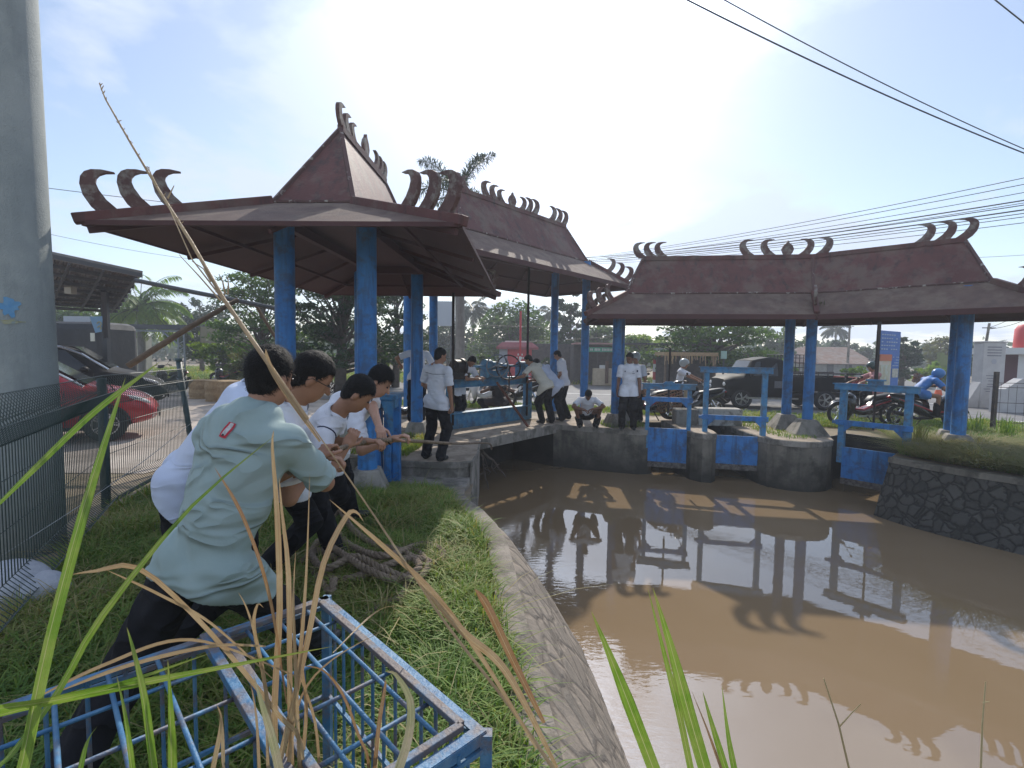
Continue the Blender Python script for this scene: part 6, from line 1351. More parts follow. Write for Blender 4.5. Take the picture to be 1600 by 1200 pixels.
dry = [(((430, 1220, 1.0), (428, 1100, 1.02), (436, 950, 1.05), (432, 800, 1.08), (425, 700, 1.1), (428, 672, 1.1)), .021, DL),
    (((455, 1220, 1.0), (452, 1080, 1.02), (450, 900, 1.05), (440, 800, 1.07), (436, 745, 1.08)), .018, DL), (((452, 1180, 1.0), (466, 1050, 1.02), (478, 900, 1.05), (484, 740, 1.1)), .014, DL),
    (((446, 1150, 1.0), (480, 1000, 1.03), (505, 880, 1.06), (540, 808, 1.1), (556, 800, 1.1), (568, 815, 1.1)), .018, DL), (((436, 1120, 1.0), (380, 1050, 1.0), (300, 960, .98), (215, 888, .95), (150, 892, .93), (110, 898, .93)), .017, DL),
    (((425, 1060, 1.0), (330, 975, .98), (250, 930, .97), (165, 890, .95)), .009, DL), (((448, 1100, 1.0), (420, 930, 1.03), (380, 810, 1.05), (335, 730, 1.08)), .012, RL),
    (((425, 1150, 1.0), (410, 1050, 1.0), (396, 980, 1.02), (402, 945, 1.02), (412, 950, 1.03)), .013, DL), (((418, 1200, 1.0), (415, 1080, 1.0), (400, 1000, 1.0), (385, 950, 1.0), (372, 925, 1.0)), .011, DL),
    (((470, 1210, 1.02), (478, 1110, 1.04), (472, 1040, 1.05), (470, 960, 1.06)), .012, DL), (((500, 1220, 1.05), (492, 1130, 1.05), (470, 1060, 1.05), (455, 1020, 1.05)), .010, DL),
    (((585, 1200, 1.05), (592, 1130, 1.06), (602, 1070, 1.08), (600, 1066, 1.08)), .013, RL), (((560, 1150, 1.05), (535, 1085, 1.05), (505, 1048, 1.05), (470, 1040, 1.05)), .010, RL),
    (((470, 1060, 1.0), (300, 1000, 1.0), (160, 1040, 1.0), (30, 1105, 1.0)), .009, DL), (((415, 1010, 1.0), (330, 1010, .98), (200, 1040, .96), (80, 1085, .95)), .010, DL), (((520, 1020, 1.1), (600, 950, 1.3), (668, 955, 1.5)), .006, DL),
    (((440, 1215, 1.0), (470, 1090, 1.05), (520, 1030, 1.08), (600, 985, 1.1)), .007, DL), (((405, 1215, 1.0), (400, 1120, 1.0), (390, 1060, 1.0)), .011, DL), (((468, 1215, 1.0), (462, 1060, 1.0), (458, 940, 1.0), (462, 860, 1.0)), .012, DL)]
reed('dense clump of dry straw-coloured reed standing inside the cage', dry)
# the long dry stalk
sk = thing('reed_stalk', 'very long dry reed stalk slanting from the sky down across the men', 'reed', at(860, 1210, 1.0))
seg = [(880, 1225, .98), (800, 1110, 1.0), (700, 980, 1.02), (640, 890, 1.04), (560, 770, 1.06), (480, 655, 1.08), (400, 540, 1.10), (350, 468, 1.12), (300, 380, 1.14), (250, 300, 1.16), (205, 225, 1.18), (165, 155, 1.2), (155, 130, 1.2)]
blade(MB(), [at(*q) for q in seg[:8]], .018, .5, taper=(.2, 2.0)).build('stalk', DS, sk, smooth=True)
MB().tube([at(*q) for q in seg[5:]], [.005, .005, .0045, .004, .003, .0024, .0018, .001], 7).build('upper_stem', DS, sk, smooth=True)
vein(blade(MB(), [at(*q) for q in ((838, 1170, .97), (760, 1040, 1.0), (680, 930, 1.02), (600, 855, 1.05), (514, 780, 1.07))], .012).build('leaf', DL, sk))
vein(blade(MB(), [at(*q) for q in ((870, 1200, .97), (790, 1050, .98), (720, 985, 1.0), (640, 890, 1.02))], .018).build('leaf', DL, sk))
vein(blade(MB(), [at(*q) for q in ((850, 1130, .97), (800, 1030, .98), (762, 950, 1.0), (742, 920, 1.0))], .018).build('leaf', RL, sk))
vein(blade(MB(), [at(*q) for q in ((500, 690, 1.07), (450, 620, 1.08), (420, 570, 1.09), (415, 545, 1.1))], .013).build('leaf', DL, sk))
for pts in (((345, 470, 1.12), (310, 430, 1.12), (280, 398, 1.13)), ((350, 470, 1.12), (300, 405, 1.12), (262, 320, 1.14)), ((352, 460, 1.12), (348, 440, 1.12), (342, 428, 1.12)), ((356, 460, 1.12), (357, 445, 1.12), (356, 432, 1.12)), ((330, 440, 1.12), (318, 420, 1.12), (300, 408, 1.13)), ((262, 310, 1.14), (268, 298, 1.14), (272, 290, 1.14)), ((245, 290, 1.15), (236, 272, 1.15), (232, 262, 1.15))):
    MB().tube([at(*q) for q in pts], [.002, .0015, .0008], 5).build('seed_twig', DS, sk)
mb = MB(); rq = random.Random(8)
for i in range(46):
    t_ = rq.random(); kk_ = 8+min(3, int(t_*4)); a = at(*seg[kk_]).lerp(at(*seg[kk_+1]), t_*4-int(t_*4) if t_ < 1 else 1); d = Vector((rq.uniform(-1, 1), rq.uniform(-.3, .3), rq.uniform(.2, 1.2)))*.008; mb.tube([a, a+d], [.0014, .0006], 4)
mb.build('seed_head', DS, sk)
reed('green reed at the lower right standing in front of the water, three tall blades', [
    (((1030, 1225, .8), (990, 1120, .82), (955, 1030, .84), (924, 955, .86)), .024, GL), (((1108, 1225, .8), (1075, 1110, .82), (1048, 1010, .84), (1020, 918, .86)), .024, GL),
    (((1082, 1215, .82), (1060, 1110, .84), (1035, 1010, .86), (1012, 918, .88)), .012, GL), (((1138, 1215, .82), (1112, 1130, .84), (1098, 1080, .86)), .012, GL), (((1150, 1215, .82), (1138, 1150, .84), (1128, 1072, .86)), .011, GL), (((1130, 1210, .8), (1105, 1140, .82), (1080, 1078, .86)), .006, RL)])
tw = thing('dry_stem', 'thin bare brown stem with a side twig against the water', 'stem', at(1330, 1215, 1.2))
MB().tube([at(1330, 1215, 1.2), at(1310, 1130, 1.22), at(1287, 1060, 1.25)], [.003, .0025, .0015], 6).tube([at(1312, 1135, 1.22), at(1330, 1115, 1.22), at(1345, 1100, 1.22)], [.002, .0015, .001], 5).build('stem', RL, tw)
tw = thing('dry_stem', 'thin straight pale stem at the lower right corner of the water', 'stem', at(1532, 1215, 1.2))
MB().tube([at(1532, 1215, 1.2), at(1535, 1130, 1.22), at(1540, 1065, 1.25)], [.0025, .002, .0015], 6).tube([at(1535, 1098, 1.22), at(1546, 1096, 1.22)], [.0015, .001], 5).build('stem', DL, tw)
# sack and pale rock
SKM = mat('white_sack', (.55, .56, .6), .7, (.4, .43, .5), 9, .6, 40)
p = gz(22, 935, .05)
tag(MB().ell((p.x-.12, p.y+.1, .08), (.24, .18, .17), 24, 14).ell((p.x+.08, p.y+.1, .06), (.16, .13, .12), 18, 10).build('plastic_sack', SKM, smooth=True), 'crumpled white plastic sack lying behind the mesh fence at the lower left', 'sack')
p = gz(262, 822, .03); tag(MB().ell((p.x, p.y, .03), (.16, .1, .07), 9, 6).build('pale_rock', mat('pale_rock', (.42, .4, .38), .9, (.3, .28, .26), 6, .6, 20)), 'pale rock in the grass beside the man in sage green', 'rock')
# ---------------------------------------------------------------- left background: canopy, tank, carport, palm yard
TIN = mat('tin_sheet', (.16, .155, .16), .5, (.22, .21, .2), 5, .2, 30, metal=.4, stain=(.12, .08, .06), ss=2, sa=.5); DKS = mat('dark_steel', (.05, .055, .06), .6)
cn = thing('tin_canopy', 'open tin canopy on a steel post above the parked cars', 'canopy', (-9, 12, 0))
A, B, C_, D_ = at(40, 386, 9.6), at(222, 425, 10.4), at(183, 483, 14.5), at(20, 474, 14.5)
mb = MB(); u = (B-A); v = (D_-A); n_ = 70
vs = []
for i in range(n_+1):
    f = i/n_; dz = .018*math.sin(2*math.pi*f*28); vs += [A.lerp(B, f)+Vector((0, 0, dz)), D_.lerp(C_, f)+Vector((0, 0, dz))]
o = mb.add(vs, [(2*i, 2*i+2, 2*i+3, 2*i+1) for i in range(n_)]).build('roof_sheet', TIN, cn); o.modifiers.new('s', 'SOLIDIFY').thickness = .012
mb = MB()
for k in range(9): f = k/8; mb.bar(A.lerp(D_, f)-Vector((0, 0, .07)), B.lerp(C_, f)-Vector((0, 0, .07)), .05, .08)
for k in range(4): f = .06+.88*k/3; mb.bar(A.lerp(B, f)-Vector((0, 0, .15)), D_.lerp(C_, f)-Vector((0, 0, .12)), .04, .05)
mb.build('purlins', DKS, cn)
pp = at(165, 500, 12.3); q = A.lerp(B, .76).lerp(D_.lerp(C_, .76), .5)
MB().box((pp.x, 12.3, 1.6), (.12, .12, 3.2)).bar((pp.x, 12.3, 1.9), (pp.x+.55, 11.6, 3.0), .09).build('post', DKS, cn)
MB().bar(A-Vector((0, 0, .05)), B-Vector((0, 0, .05)), .03, .14).build('gutter', TIN, cn)
bx = at(285, 100, 1); lp = A.lerp(B, .45).lerp(D_.lerp(C_, .45), .4); MB().box((lp.x, lp.y, lp.z-.2), (.16, .16, .16)).build('lamp_box', mat('lamp_plastic', (.45, .43, .36), .6), cn)
tk = thing('tank_wall', 'dark grey tarpaulin-covered bulk behind the parked cars under the canopy', 'tarpaulin', (-15.5, 17.5, 0))
MB().box((-18, 17.4, 1.3), (8.2, 1.6, 2.5)).build('cover', mat('tarpaulin', (.008, .010, .013), .7, (.018, .022, .028), 2, .5, 6), tk, bevel=.25)
MB().box((-14.2, 16.5, 2.02), (.14, .02, .28)).build('paper_notice', mat('paper', (.6, .6, .5), .8), tk)
fl = thing('pennant', 'light blue hanging pennant with a yellow mark beside the canopy post', 'flag', at(148, 500, 12.2))
a = at(140, 495, 12.2); b = at(160, 494, 12.2); c_ = at(159, 518, 12.2); d_ = at(149, 520, 12.2)
MB().add([a, b, c_, d_, a+Vector((0, .01, 0)), b+Vector((0, .01, 0)), c_+Vector((0, .01, 0)), d_+Vector((0, .01, 0))], [(0, 3, 2, 1), (4, 5, 6, 7), (0, 1, 5, 4), (1, 2, 6, 5), (2, 3, 7, 6), (3, 0, 4, 7)]).build('cloth', mat('pennant_blue', (.25, .45, .65), .8), fl)
q = at(155, 506, 12.17); MB().ring(tuple(q), (0, 1, 0), .05, .012, 14, 5, arc=.7).ring(tuple(q-Vector((0, 0, .1))), (0, 1, 0), .045, .012, 14, 5, arc=.7).build('mark', mat('pennant_yellow', (.5, .48, .25), .8), fl)
hs = thing('small_house', 'small house with metal roof and red fascia behind the canopy post', 'house', (-21.5, 27, 0))
h0 = at(180, 520, 27); MB().box((h0.x-.6, 28, 1.2), (1.5, 3, 2.4)).build('wall', mat('cream_wall', (.5, .46, .38), .85, (.42, .38, .3), 3), hs)
MB().box((h0.x-.6, 27.4, 3.05), (1.9, 3.6, .5)).build('roof', mat('metal_roof', (.3, .33, .38), .4, metal=.5), hs); MB().box((h0.x-.6, 26.3, 2.65), (1.8, 1.4, .22)).build('fascia', mat('fascia_red', (.35, .04, .04), .6), hs)
MB().box((h0.x-.4, 26.47, 1.3), (.8, .05, 1.8)).build('door', DKS, hs)
cp_ = thing('carport', 'low flat carport with lattice steel posts in the yard', 'carport', (-17, 23, 0))
a = at(178, 522, 21); b = at(330, 522, 22); zt = 2.65; STL = mat('galvanised', (.3, .33, .36), .5, (.4, .43, .45), 12, metal=.4)
MB().box(((a.x+b.x)/2, 23, zt), (b.x-a.x, 4.2, .06)).box(((a.x+b.x)/2, 20.9, zt-.06), (b.x-a.x, .06, .2)).build('roof', DKS, cp_)
MB().box((b.x+.02, 23, zt-.35), (.04, 3.6, .7)).build('end_panel', mat('tan_panel', (.2, .18, .12), .8), cp_)
for x_ in (a.x+.3, (a.x+b.x)/2-1.2, b.x-.75):
    mb = MB()
    for dx in (-.13, .13): mb.bar((x_+dx, 21.1, 0), (x_+dx, 21.1, zt-.05), .05)
    for k in range(9): mb.bar((x_-.13, 21.1, .2+.28*k), (x_+.13, 21.1, .34+.28*k), .03)
    mb.bar((x_, 21.1, zt-.9), (x_-1.0, 21.1, zt-.08), .06); mb.build('lattice_post', STL, cp_)
MB().bar((a.x, 21.05, zt-.22), (b.x-.3, 21.05, zt-.22), .05, .08).build('rail', STL, cp_)
STR = mat('straw_mat', (.32, .21, .11), .95, (.44, .31, .17), 14, .9, 50)
for k, (px, d, rr_, hh_) in enumerate(((318, 16.6, .42, .62), (345, 15.8, .44, .66), (366, 15.0, .44, .70))):
    p = at(px, 610, d); mb = MB()
    n_ = 30; vs = []
    for i in range(13):
        f = i/12; rad = rr_*(1+.03*math.sin(f*60))
        for j in range(n_): t_ = 2*math.pi*j/n_; vs.append((p.x+rad*math.cos(t_), d+rad*math.sin(t_), hh_*f))
    mb.add(vs, [(i*n_+j, i*n_+(j+1) % n_, (i+1)*n_+(j+1) % n_, (i+1)*n_+j) for i in range(12) for j in range(n_)]+[tuple(12*n_+j for j in range(n_))])
    for z in (.15, .45): mb.ring((p.x, d, hh_*z*1.4), (0, 0, 1), rr_+.012, .012, 28, 5)
    tag(mb.build('straw_bale', STR, smooth=False), ('leftmost', 'middle', 'rightmost')[k]+' of the three round straw-coloured rolls in the yard', 'bale', 'round straw rolls')
WD = mat('weathered_pole', (.11, .075, .05), .85, (.17, .12, .08), 9, .5, 30)
tag(MB().tube([at(200, 572, 7.6), at(290, 515, 7.9), at(372, 468, 8.2)], [.05, .045, .035], 10).build('bamboo_pole', WD, smooth=True), 'thick brown bamboo pole slanting up behind the mesh fence', 'pole')
tag(MB().tube([at(212, 438, 9.5), at(300, 456, 9.3), at(372, 470, 9.1), at(450, 486, 8.9)], .042, 8).build('roof_pipe', DKS), 'dark straight bar running from the tin canopy to the near pavilion', 'bar')
tag(MB().tube([at(398, 474, 9.4), at(432, 530, 9.6)], .03, 7).build('brace_bar', WD), 'short dark brace slanting down beside the left column', 'bar')
# ---------------------------------------------------------------- roadside: red booth, kiosk, gate posts, house, sign, monument
def strokes(root, name, c, u, n_, w, h, m, seed, gap=.35, nrm=(0, -1, 0), rows=1, pitch=0):
    """rows of short pale marks where the lettering is too small to read"""
    rr_ = random.Random(seed); mb = MB(); c = Vector(c); u = Vector(u).normalized(); nn = Vector(nrm)
    for r_ in range(rows):
        for k in range(n_):
            if rr_.random() < .12: continue
            x_ = (k-(n_-1)/2)*w/n_; hh_ = h*rr_.uniform(.75, 1); mb.bar(c+u*x_-Z3*(r_*pitch)-Z3*hh_/2+nn*.01, c+u*x_-Z3*(r_*pitch)+Z3*hh_/2+nn*.01, w/n_*(1-gap), .006, up=nn)
    return mb.build(name, m, root)
WHT = mat('sign_white', (.65, .65, .62), .7)
bt = thing('red_booth', 'small red booth with stepped tiled roof behind the winch', 'booth', at(802, 600, 26)); bc = at(804, 600, 26)
REDB = mat('booth_red', (.55, .06, .07), .6, (.45, .05, .06), 4); GRYB = mat('booth_grey', (.4, .42, .46), .7)
MB().box((bc.x+.25, 27, .95), (1.3, 1.6, 1.9)).build('wall', REDB, bt); MB().box((bc.x-.62, 27, .95), (.45, 1.5, 1.9)).build('side_wall', GRYB, bt)
mb = MB(); n4 = [(-1.05, -1.0), (1.2, -1.0), (1.2, 1.0), (-1.05, 1.0)]
def frust(mb, cx_, cy_, z0, z1, s0, s1, rect):
    v0 = [(cx_+x*s0, cy_+y*s0, z0) for x, y in rect]; v1 = [(cx_+x*s1, cy_+y*s1, z1) for x, y in rect]; mb.add(v0+v1, [(3, 2, 1, 0), (4, 5, 6, 7), (0, 1, 5, 4), (1, 2, 6, 5), (2, 3, 7, 6), (3, 0, 4, 7)])
frust(mb, bc.x+.05, 27, 1.9, 2.02, 1, 1, n4); frust(mb, bc.x+.05, 27, 2.02, 2.28, 1.0, .72, n4); mb.build('roof', mat('booth_roof', (.25, .06, .07), .7, (.32, .1, .1), 5), bt)
mb = MB(); frust(mb, bc.x+.05, 27, 2.28, 2.36, .6, .55, n4); mb.build('roof_cap', mat('booth_cap', (.55, .42, .38), .7), bt)
strokes(bt, 'lettering', (bc.x+.28, 26.19, 1.62), (1, 0, 0), 3, .32, .11, WHT, 1); strokes(bt, 'lettering', (bc.x+.28, 26.19, 1.44), (1, 0, 0), 5, .42, .13, WHT, 2)
pm = thing('striped_pole', 'red and white painted pole in front of the red booth', 'pole', at(812, 600, 20)); pc = at(812, 600, 20)
MB().cyl((pc.x, 20, 1.55), (pc.x, 20, 3.4), .045, n=10).build('red_band', REDB, pm); MB().cyl((pc.x, 20, 0), (pc.x, 20, 1.55), .045, n=10).build('white_band', WHT, pm)
kk = thing('roadside_kiosk', 'wooden roadside kiosk with a green signboard and pale counter', 'kiosk', at(938, 600, 27)); kc = at(937, 600, 27)
DW = mat('dark_boards', (.05, .045, .045), .9, (.09, .08, .075), 6, .4, 20)
MB().box((kc.x-.1, 28.5, 1.1), (2.6, 1.6, 2.2)).build('wall', DW, kk); MB().box((kc.x, 27.4, 2.28), (2.9, 2.2, .07)).build('roof', mat('kiosk_roof', (.42, .24, .22), .8), kk)
for x_ in (-.85, -.2, .35, .8): MB().box((kc.x+x_, 26.7, 1.1), (.05, .05, 2.2)).build('post', DW, kk)
MB().box((kc.x, 26.62, 1.95), (1.45, .04, .26)).build('signboard', mat('kiosk_green', (.08, .35, .22), .6), kk); strokes(kk, 'sign_lettering', (kc.x, 26.6, 1.95), (1, 0, 0), 16, 1.3, .15, WHT, 4)
MB().box((kc.x+.15, 26.4, .48), (1.25, .5, .9)).build('counter', mat('counter_tan', (.45, .36, .24), .8, (.55, .46, .33), 6), kk)
MB().box((kc.x+.05, 26.4, 1.02), (.35, .3, .18)).build('display_case', WHT, kk); MB().box((kc.x+.2, 26.1, .75), (.16, .16, 1.2)).build('front_post', mat('post_brown', (.12, .07, .05), .9), kk)
dk = thing('board_fence', 'dark board fence left of the kiosk', 'fence', at(880, 600, 30)); dc = at(880, 600, 30); MB().box((dc.x-.3, 30, 1.15), (3.4, .08, 2.3)).build('boards', DW, dk)
gp = thing('gate_house', 'low maroon hut with a red and white striped pillar beyond the small gate', 'hut', at(1040, 600, 25)); gc = at(1022, 600, 25)
for k in range(5): MB().box((gc.x, 24.5, .25+.4*k), (.36, .36, .4)).build('pillar_band', REDB if k % 2 else WHT, gp)
MB().box((gc.x+1.1, 25.2, .95), (1.7, 1.2, 1.9)).build('wall', mat('maroon', (.12, .03, .04), .8), gp); MB().box((gc.x-.2, 25.5, 2.25), (3.2, 2.4, .08)).build('roof', DKS, gp)
st = thing('thatched_stall', 'open stall with hanging straw under the shade tree', 'stall', at(1075, 600, 22)); sc_ = at(1072, 600, 22)
MB().box((sc_.x, 22.2, 1.75), (2.4, 1.4, .16)).build('roof', STR, st)
for dx in (-1.1, 1.1): MB().box((sc_.x+dx, 21.6, .85), (.08, .08, 1.7)).build('post', WD, st)
mb = MB(); rq = random.Random(2)
for i in range(50): x_ = sc_.x+rq.uniform(-1.2, 1.2); mb.tube([(x_, 21.5, 1.7), (x_+rq.uniform(-.03, .03), 21.48, 1.7-rq.uniform(.15, .5))], .012, 4)
mb.build('straw_fringe', STR, st); MB().box((sc_.x, 22.8, .8), (2.3, .06, 1.6)).build('back_wall', DW, st)
tk2 = thing('water_tank', 'small pale green water tank above the pickup cab', 'tank', at(1131, 600, 21)); q = at(1131, 555, 21); MB().cyl((q.x, 21, 0), (q.x, 21, q.z-.1), .04, n=8).build('stand', DKS, tk2); MB().cyl((q.x, 21, q.z-.15), (q.x, 21, q.z+.18), .12, n=16).build('vessel', mat('tank_green', (.3, .45, .38), .5), tk2)
hs2 = thing('house', 'old house with rusty brown tin roofs behind the bright bush', 'house', at(1320, 600, 30)); 
RRF = mat('rusty_roof', (.15, .085, .06), .85, (.24, .15, .115), 3, .3, 20, stain=(.2, .19, .17), ss=1.5, sa=.6); WLG = mat('plank_wall', (.2, .2, .18), .9, (.3, .3, .27), 4, .3, 20)
def gable(root, x0, x1, y0, y1, ze, zr_, ov=.3):
    ym = (y0+y1)/2; MB().box(((x0+x1)/2, ym, ze/2), (x1-x0, y1-y0, ze)).build('wall', WLG, root)
    mb = MB().add([(x0-ov, y0-ov, ze-.08), (x1+ov, y0-ov, ze-.08), (x1+ov, ym, zr_), (x0-ov, ym, zr_), (x1+ov, y1+ov, ze-.08), (x0-ov, y1+ov, ze-.08)], [(0, 1, 2, 3), (3, 2, 4, 5)]); o = mb.build('roof', RRF, root); o.modifiers.new('s', 'SOLIDIFY').thickness = .06
    MB().add([(x0, y0, ze), (x0, y1, ze), (x0, ym, zr_-.05)], [(0, 2, 1)]).add([(x1, y0, ze), (x1, y1, ze), (x1, ym, zr_-.05)], [(0, 1, 2)]).build('gable_wall', WLG, root)
hx = at(1290, 600, 40).x; gable(hs2, hx-2.2, hx+3.6, 40, 44, 1.3, 2.0); gable(hs2, hx+.8, hx+6.6, 45, 50, 1.7, 2.75)
for dx in (.3, 1.8): MB().box((hx+dx, 39.97, .8), (.5, .05, .7)).build('window', DKS, hs2)
h3 = thing('house', 'low tin-roofed shed left of the brown-roofed house', 'house', at(1245, 600, 33)); hx = at(1262, 600, 46).x; gable(h3, hx-4, hx+1.5, 46, 50, 1.5, 2.2)
# signboard
sg = thing('signboard', 'tall blue information signboard with orange and cream panels behind the right gate', 'signboard', at(1388, 600, 14.2)); 
a = at(1374, 516, 13.6); b = at(1406, 521, 14.3); zt_, zb_ = a.z, at(1400, 618, 14).z; uu = (b-a); uu.z = 0; L_ = uu.length; uu.normalize(); nn = Vector((uu.y, -uu.x, 0)); a = Vector((a.x, a.y, 0))
def sp_(x0, x1, z0, z1, off, t_=.02): mb = MB(); c_ = a+uu*(x0+x1)/2+nn*off+Z3*(z0+z1)/2; return mb.box(c_, (x1-x0, t_, z1-z0), math.atan2(uu.y, uu.x))
sp_(0, L_, zb_, zt_, 0, .05).build('board', mat('sign_blue', (.03, .12, .42), .5, (.04, .16, .5), 4), sg)
H_ = zt_-zb_; sp_(.03, L_*.58, zb_+.02, zt_-H_*.36, .03).build('poster', mat('poster_cream', (.62, .5, .32), .7, (.6, .55, .5), 6), sg)
sp_(.03, L_*.58, zt_-H_*.46, zt_-H_*.36, .042).build('poster_header', mat('poster_orange', (.55, .18, .1), .7), sg); sp_(.08, L_*.5, zt_-H_*.82, zt_-H_*.52, .044).build('poster_map', mat('poster_map', (.55, .6, .55), .7, (.5, .45, .3), 9), sg)
sp_(L_*.66, L_*.95, zb_+H_*.28, zb_+H_*.42, .03).build('photo_panel', mat('photo_panel', (.35, .36, .32), .7, (.6, .58, .5), 12), sg)
for k in range(5): strokes(sg, 'lettering', a+uu*(L_*.45)+nn*.026+Z3*(zt_-H_*(.06+.055*k)), uu, 7, L_*.8, .035, mat('sign_pale', (.4, .5, .62), .7), 20+k, nrm=nn)
for k in range(4): strokes(sg, 'lettering', a+uu*(L_*.80)+nn*.026+Z3*(zt_-H_*(.40+.045*k)), uu, 4, L_*.3, .03, mat('sign_pale', (.4, .5, .62), .7), 30+k, nrm=nn)
for x_ in (.05, L_-.05): MB().cyl(a+uu*x_-nn*.05, a+uu*x_-nn*.05+Z3*zt_, .03, n=8).build('leg', DKS, sg)
# monument
mo = thing('stone_monument', 'pale inscribed concrete monument across the road near the right edge', 'monument', at(1548, 640, 17)); mc = at(1548, 640, 17); MC = mat('monument_pale', (.5, .49, .48), .85, (.42, .41, .41), 3, .2, 20)
MB().box((mc.x, 17.2, 1.0+.55), (.78, .4, 1.45)).box((mc.x-.06, 17.2, .55), (.72, .4, .62)).box((mc.x, 17.2, 2.3), (.86, .46, .05)).build('slab', MC, mo, bevel=.02)
MB().box((mc.x-.25, 17.2, .12), (.35, .5, .24)).box((mc.x+.2, 17.2, .12), (.2, .5, .24)).build('base', MC, mo)
INK = mat('faded_ink', (.14, .14, .17), .9)
mb = MB(); rq = random.Random(4)
for k in range(4): mb.box((mc.x-.02, 16.995, 2.12-.1*k), (.5-.03*rq.random(), .006, .028))
for k in range(7): mb.box((mc.x-.06+rq.uniform(-.05, .05), 16.995, 1.12-.09*k if k < 3 else .98-.085*k+.1), (rq.uniform(.2, .45), .006, .02))
mb.build('inscription', INK, mo)
MB().cyl((mc.x-.02, 16.985, 1.62), (mc.x-.02, 16.99, 1.62), .1, n=6).build('emblem', mat('emblem_pale', (.38, .38, .42), .8), mo)
sl = thing('concrete_ramp', 'sloping pale concrete wing left of the monument', 'wall', (mc.x-.8, 17.2, 0)); MB().add([(mc.x-.95, 17, 0), (mc.x-.45, 17, 0), (mc.x-.42, 17, .9), (mc.x-.95, 17.3, 0), (mc.x-.45, 17.3, 0), (mc.x-.42, 17.3, .9)], [(0, 1, 2), (3, 5, 4), (0, 2, 5, 3), (1, 4, 5, 2), (0, 3, 4, 1)]).build('wing', MC, sl)
wl = thing('parapet_wall', 'low stepped whitewashed wall behind the rusty fence', 'wall', (16.5, 15, 0)); q = at(1585, 650, 15.5)
MB().add([(q.x-.55, 15.5, 0), (q.x+4, 15.5, 0), (q.x+4, 15.5, 1.1), (q.x+.2, 15.5, 1.1), (q.x-.35, 15.5, .75), (q.x-.55, 15.5, .75), (q.x-.55, 15.8, 0), (q.x+4, 15.8, 0), (q.x+4, 15.8, 1.1), (q.x+.2, 15.8, 1.1), (q.x-.35, 15.8, .75), (q.x-.55, 15.8, .75)], [(0, 1, 2, 3, 4, 5), (11, 10, 9, 8, 7, 6), (5, 4, 10, 11), (4, 3, 9, 10), (3, 2, 8, 9), (0, 5, 11, 6)]).build('wall', MC, wl)
rs = thing('roof_terrace', 'white flat-roofed shelter holding the red water tank at the right edge', 'shelter', (21, 19.5, 0)); q = at(1598, 585, 20)
WHW = mat('white_wall', (.62, .62, .6), .8); MB().box((q.x+1.6, 20.6, 2.05), (4.6, 3, .26)).build('flat_roof', WHW, rs)
for dx in (-.3, 3.4): MB().box((q.x+dx, 19.6, .96), (.34, .34, 1.92)).build('pillar', WHW, rs)
MB().box((q.x+.35, 20.6, .96), (.2, 2, 1.9)).build('back_wall', mat('dark_wall', (.12, .05, .06), .8), rs)
wt = thing('water_tank', 'round red plastic water tank on the white flat roof', 'tank', (q.x+.15, 20, 2.18)); MB().tube([(q.x+.2, 20, 2.18), (q.x+.2, 20, 2.26), (q.x+.2, 20, 2.95), (q.x+.2, 20, 3.12), (q.x+.2, 20, 3.18), (q.x+.2, 20, 3.24)], [.48, .5, .48, .38, .16, .12], 26).build('vessel', mat('tank_red', (.55, .05, .05), .45), wt, auto=True)
tcn = thing('traffic_cone', 'small orange and white traffic cone on the side road', 'cone', at(1467, 617, 24)); q = gz(1467, 616, 0)
d_ = 22.0; q = at(1467, 600, d_); MB().tube([(q.x, d_, 0.03), (q.x, d_, .3)], [.16, .1], 16).tube([(q.x, d_, .42), (q.x, d_, .72)], [.075, .03], 16).box((q.x, d_, .02), (.4, .4, .04)).build('body', mat('cone_orange', (.75, .12, .03), .5), tcn); MB().cyl((q.x, d_, .3), (q.x, d_, .42), .1, .075, 16).build('white_band', WHT, tcn)
yg = thing('green_gate', 'olive green metal gate beside the side road', 'gate', at(1480, 600, 30)); q = at(1482, 600, 30); MB().box((q.x, 30, 1.0), (.9, .1, 1.9)).box((q.x+.9, 30, 1.05), (.3, .3, 2.1)).box((q.x-.6, 30, 1.05), (.25, .25, 2.1)).build('panel', mat('olive_gate', (.16, .2, .06), .7), yg)
# poles and cables
def upole(label, px, top, d, r_=.09, lean=0):
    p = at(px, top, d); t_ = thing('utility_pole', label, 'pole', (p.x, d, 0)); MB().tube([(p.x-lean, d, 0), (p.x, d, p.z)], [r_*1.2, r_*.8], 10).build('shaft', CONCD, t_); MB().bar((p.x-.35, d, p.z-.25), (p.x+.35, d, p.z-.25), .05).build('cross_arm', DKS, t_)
upole('thin utility pole behind the brown-roofed house', 1328, 505, 40); upole('leaning utility pole behind the monument', 1546, 505, 26, .07, .35)
CB = mat('cable_black', (.012, .012, .014), .6)
def cable(label, p0, p1, r_=.012, sag=.15, group=None, n_=24):
    a, b = at(*p0), at(*p1); pts = [a.lerp(b, i/n_)-Z3*(sag*4*(i/n_)*(1-i/n_)) for i in range(n_+1)]
    return tag(MB().tube(pts, r_, 5).build('overhead_cable', CB), label, 'cable', group)
cable('thicker black cable crossing the upper right sky, lower of the close pair', (1035, -20, 8), (1660, 262, 10), .012, .12)
cable('thin black cable crossing the upper right sky, upper of the close pair', (1105, -15, 9), (1660, 258, 11), .010, .12)
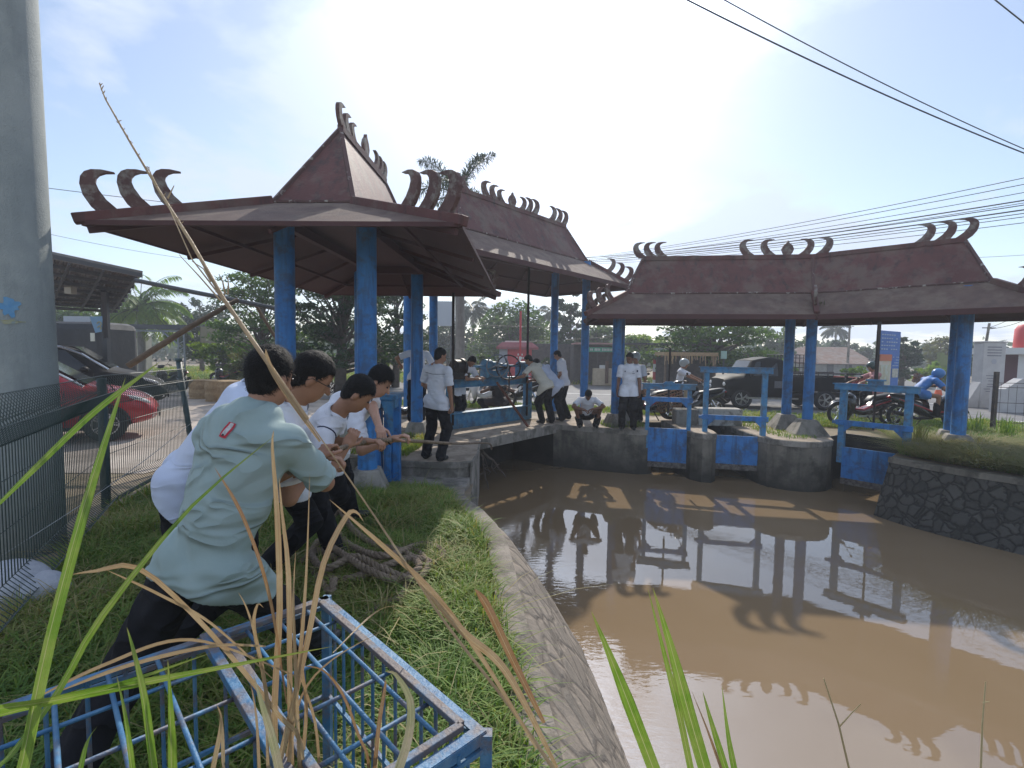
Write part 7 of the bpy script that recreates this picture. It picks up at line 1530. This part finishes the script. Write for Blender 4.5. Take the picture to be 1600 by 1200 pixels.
cable('short cable cutting the top right corner of the sky', (1540, -12, 9), (1680, 100, 9), .011, .0)
GC = 'bundle of cables fanning out over the right pavilion'
for k, (y0, y1, r_) in enumerate(((404, 275, .014), (405, 286, .014), (407, 300, .013), (404, 314, .024), (406, 322, .018), (408, 330, .026), (410, 336, .016), (411, 342, .014), (413, 352, .013), (409, 318, .012))):
    cable('one of the black cables in the bundle fanning out above the right pavilion', (900, y0, 46), (1680, y1-14, 20), r_*1.25, .35, GC)
cable('lone thin cable low at the right edge above the pavilion end', (1505, 403, 30), (1680, 392, 26), .012, .05); cable('slack cable from the leaning pole past the right edge', (1546, 512, 26), (1680, 440, 24), .012, .2)
cable('second slack cable from the leaning pole, running lower', (1546, 514, 26), (1680, 452, 24), .012, .4)
cable('thin cable passing behind the horns at the upper left', (60, 292, 20), (560, 345, 30), .014, .1); cable('faint lower cable right of the concrete pole', (60, 362, 24), (300, 405, 30), .01, .1)
cable('black service wire between the trees and the kiosk', (690, 505, 30), (1000, 512, 32), .012, .1); cable('lower service wire running behind the far blue columns', (600, 540, 28), (1010, 522, 30), .012, .15)
ppl = thing('hoarding', 'blank pale roadside hoarding behind the near columns', 'hoarding', at(700, 500, 30)); q = at(693, 490, 30); MB().box((q.x, 30, q.z), (1.1, .08, 1.5)).build('panel', mat('hoarding_grey', (.45, .48, .52), .7), ppl); MB().cyl((q.x+.45, 30.1, 0), (q.x+.45, 30.1, q.z), .05, n=8).build('leg', DKS, ppl)

# ---------------------------------------------------------------- air
HZ = bpy.data.materials.new('haze_air'); HZ.use_nodes = True; t = HZ.node_tree; t.nodes.clear(); o_ = N('ShaderNodeOutputMaterial', t); v_ = N('ShaderNodeVolumePrincipled', t)
v_.inputs['Color'].default_value = (.86, .91, 1, 1); v_.inputs['Density'].default_value = .0030; v_.inputs['Anisotropy'].default_value = .35; t.links.new(v_.outputs[0], o_.inputs['Volume'])
tag(MB().box((0, 65, 3.65), (400, 210, 12.7)).build('haze', HZ), kind='stuff')
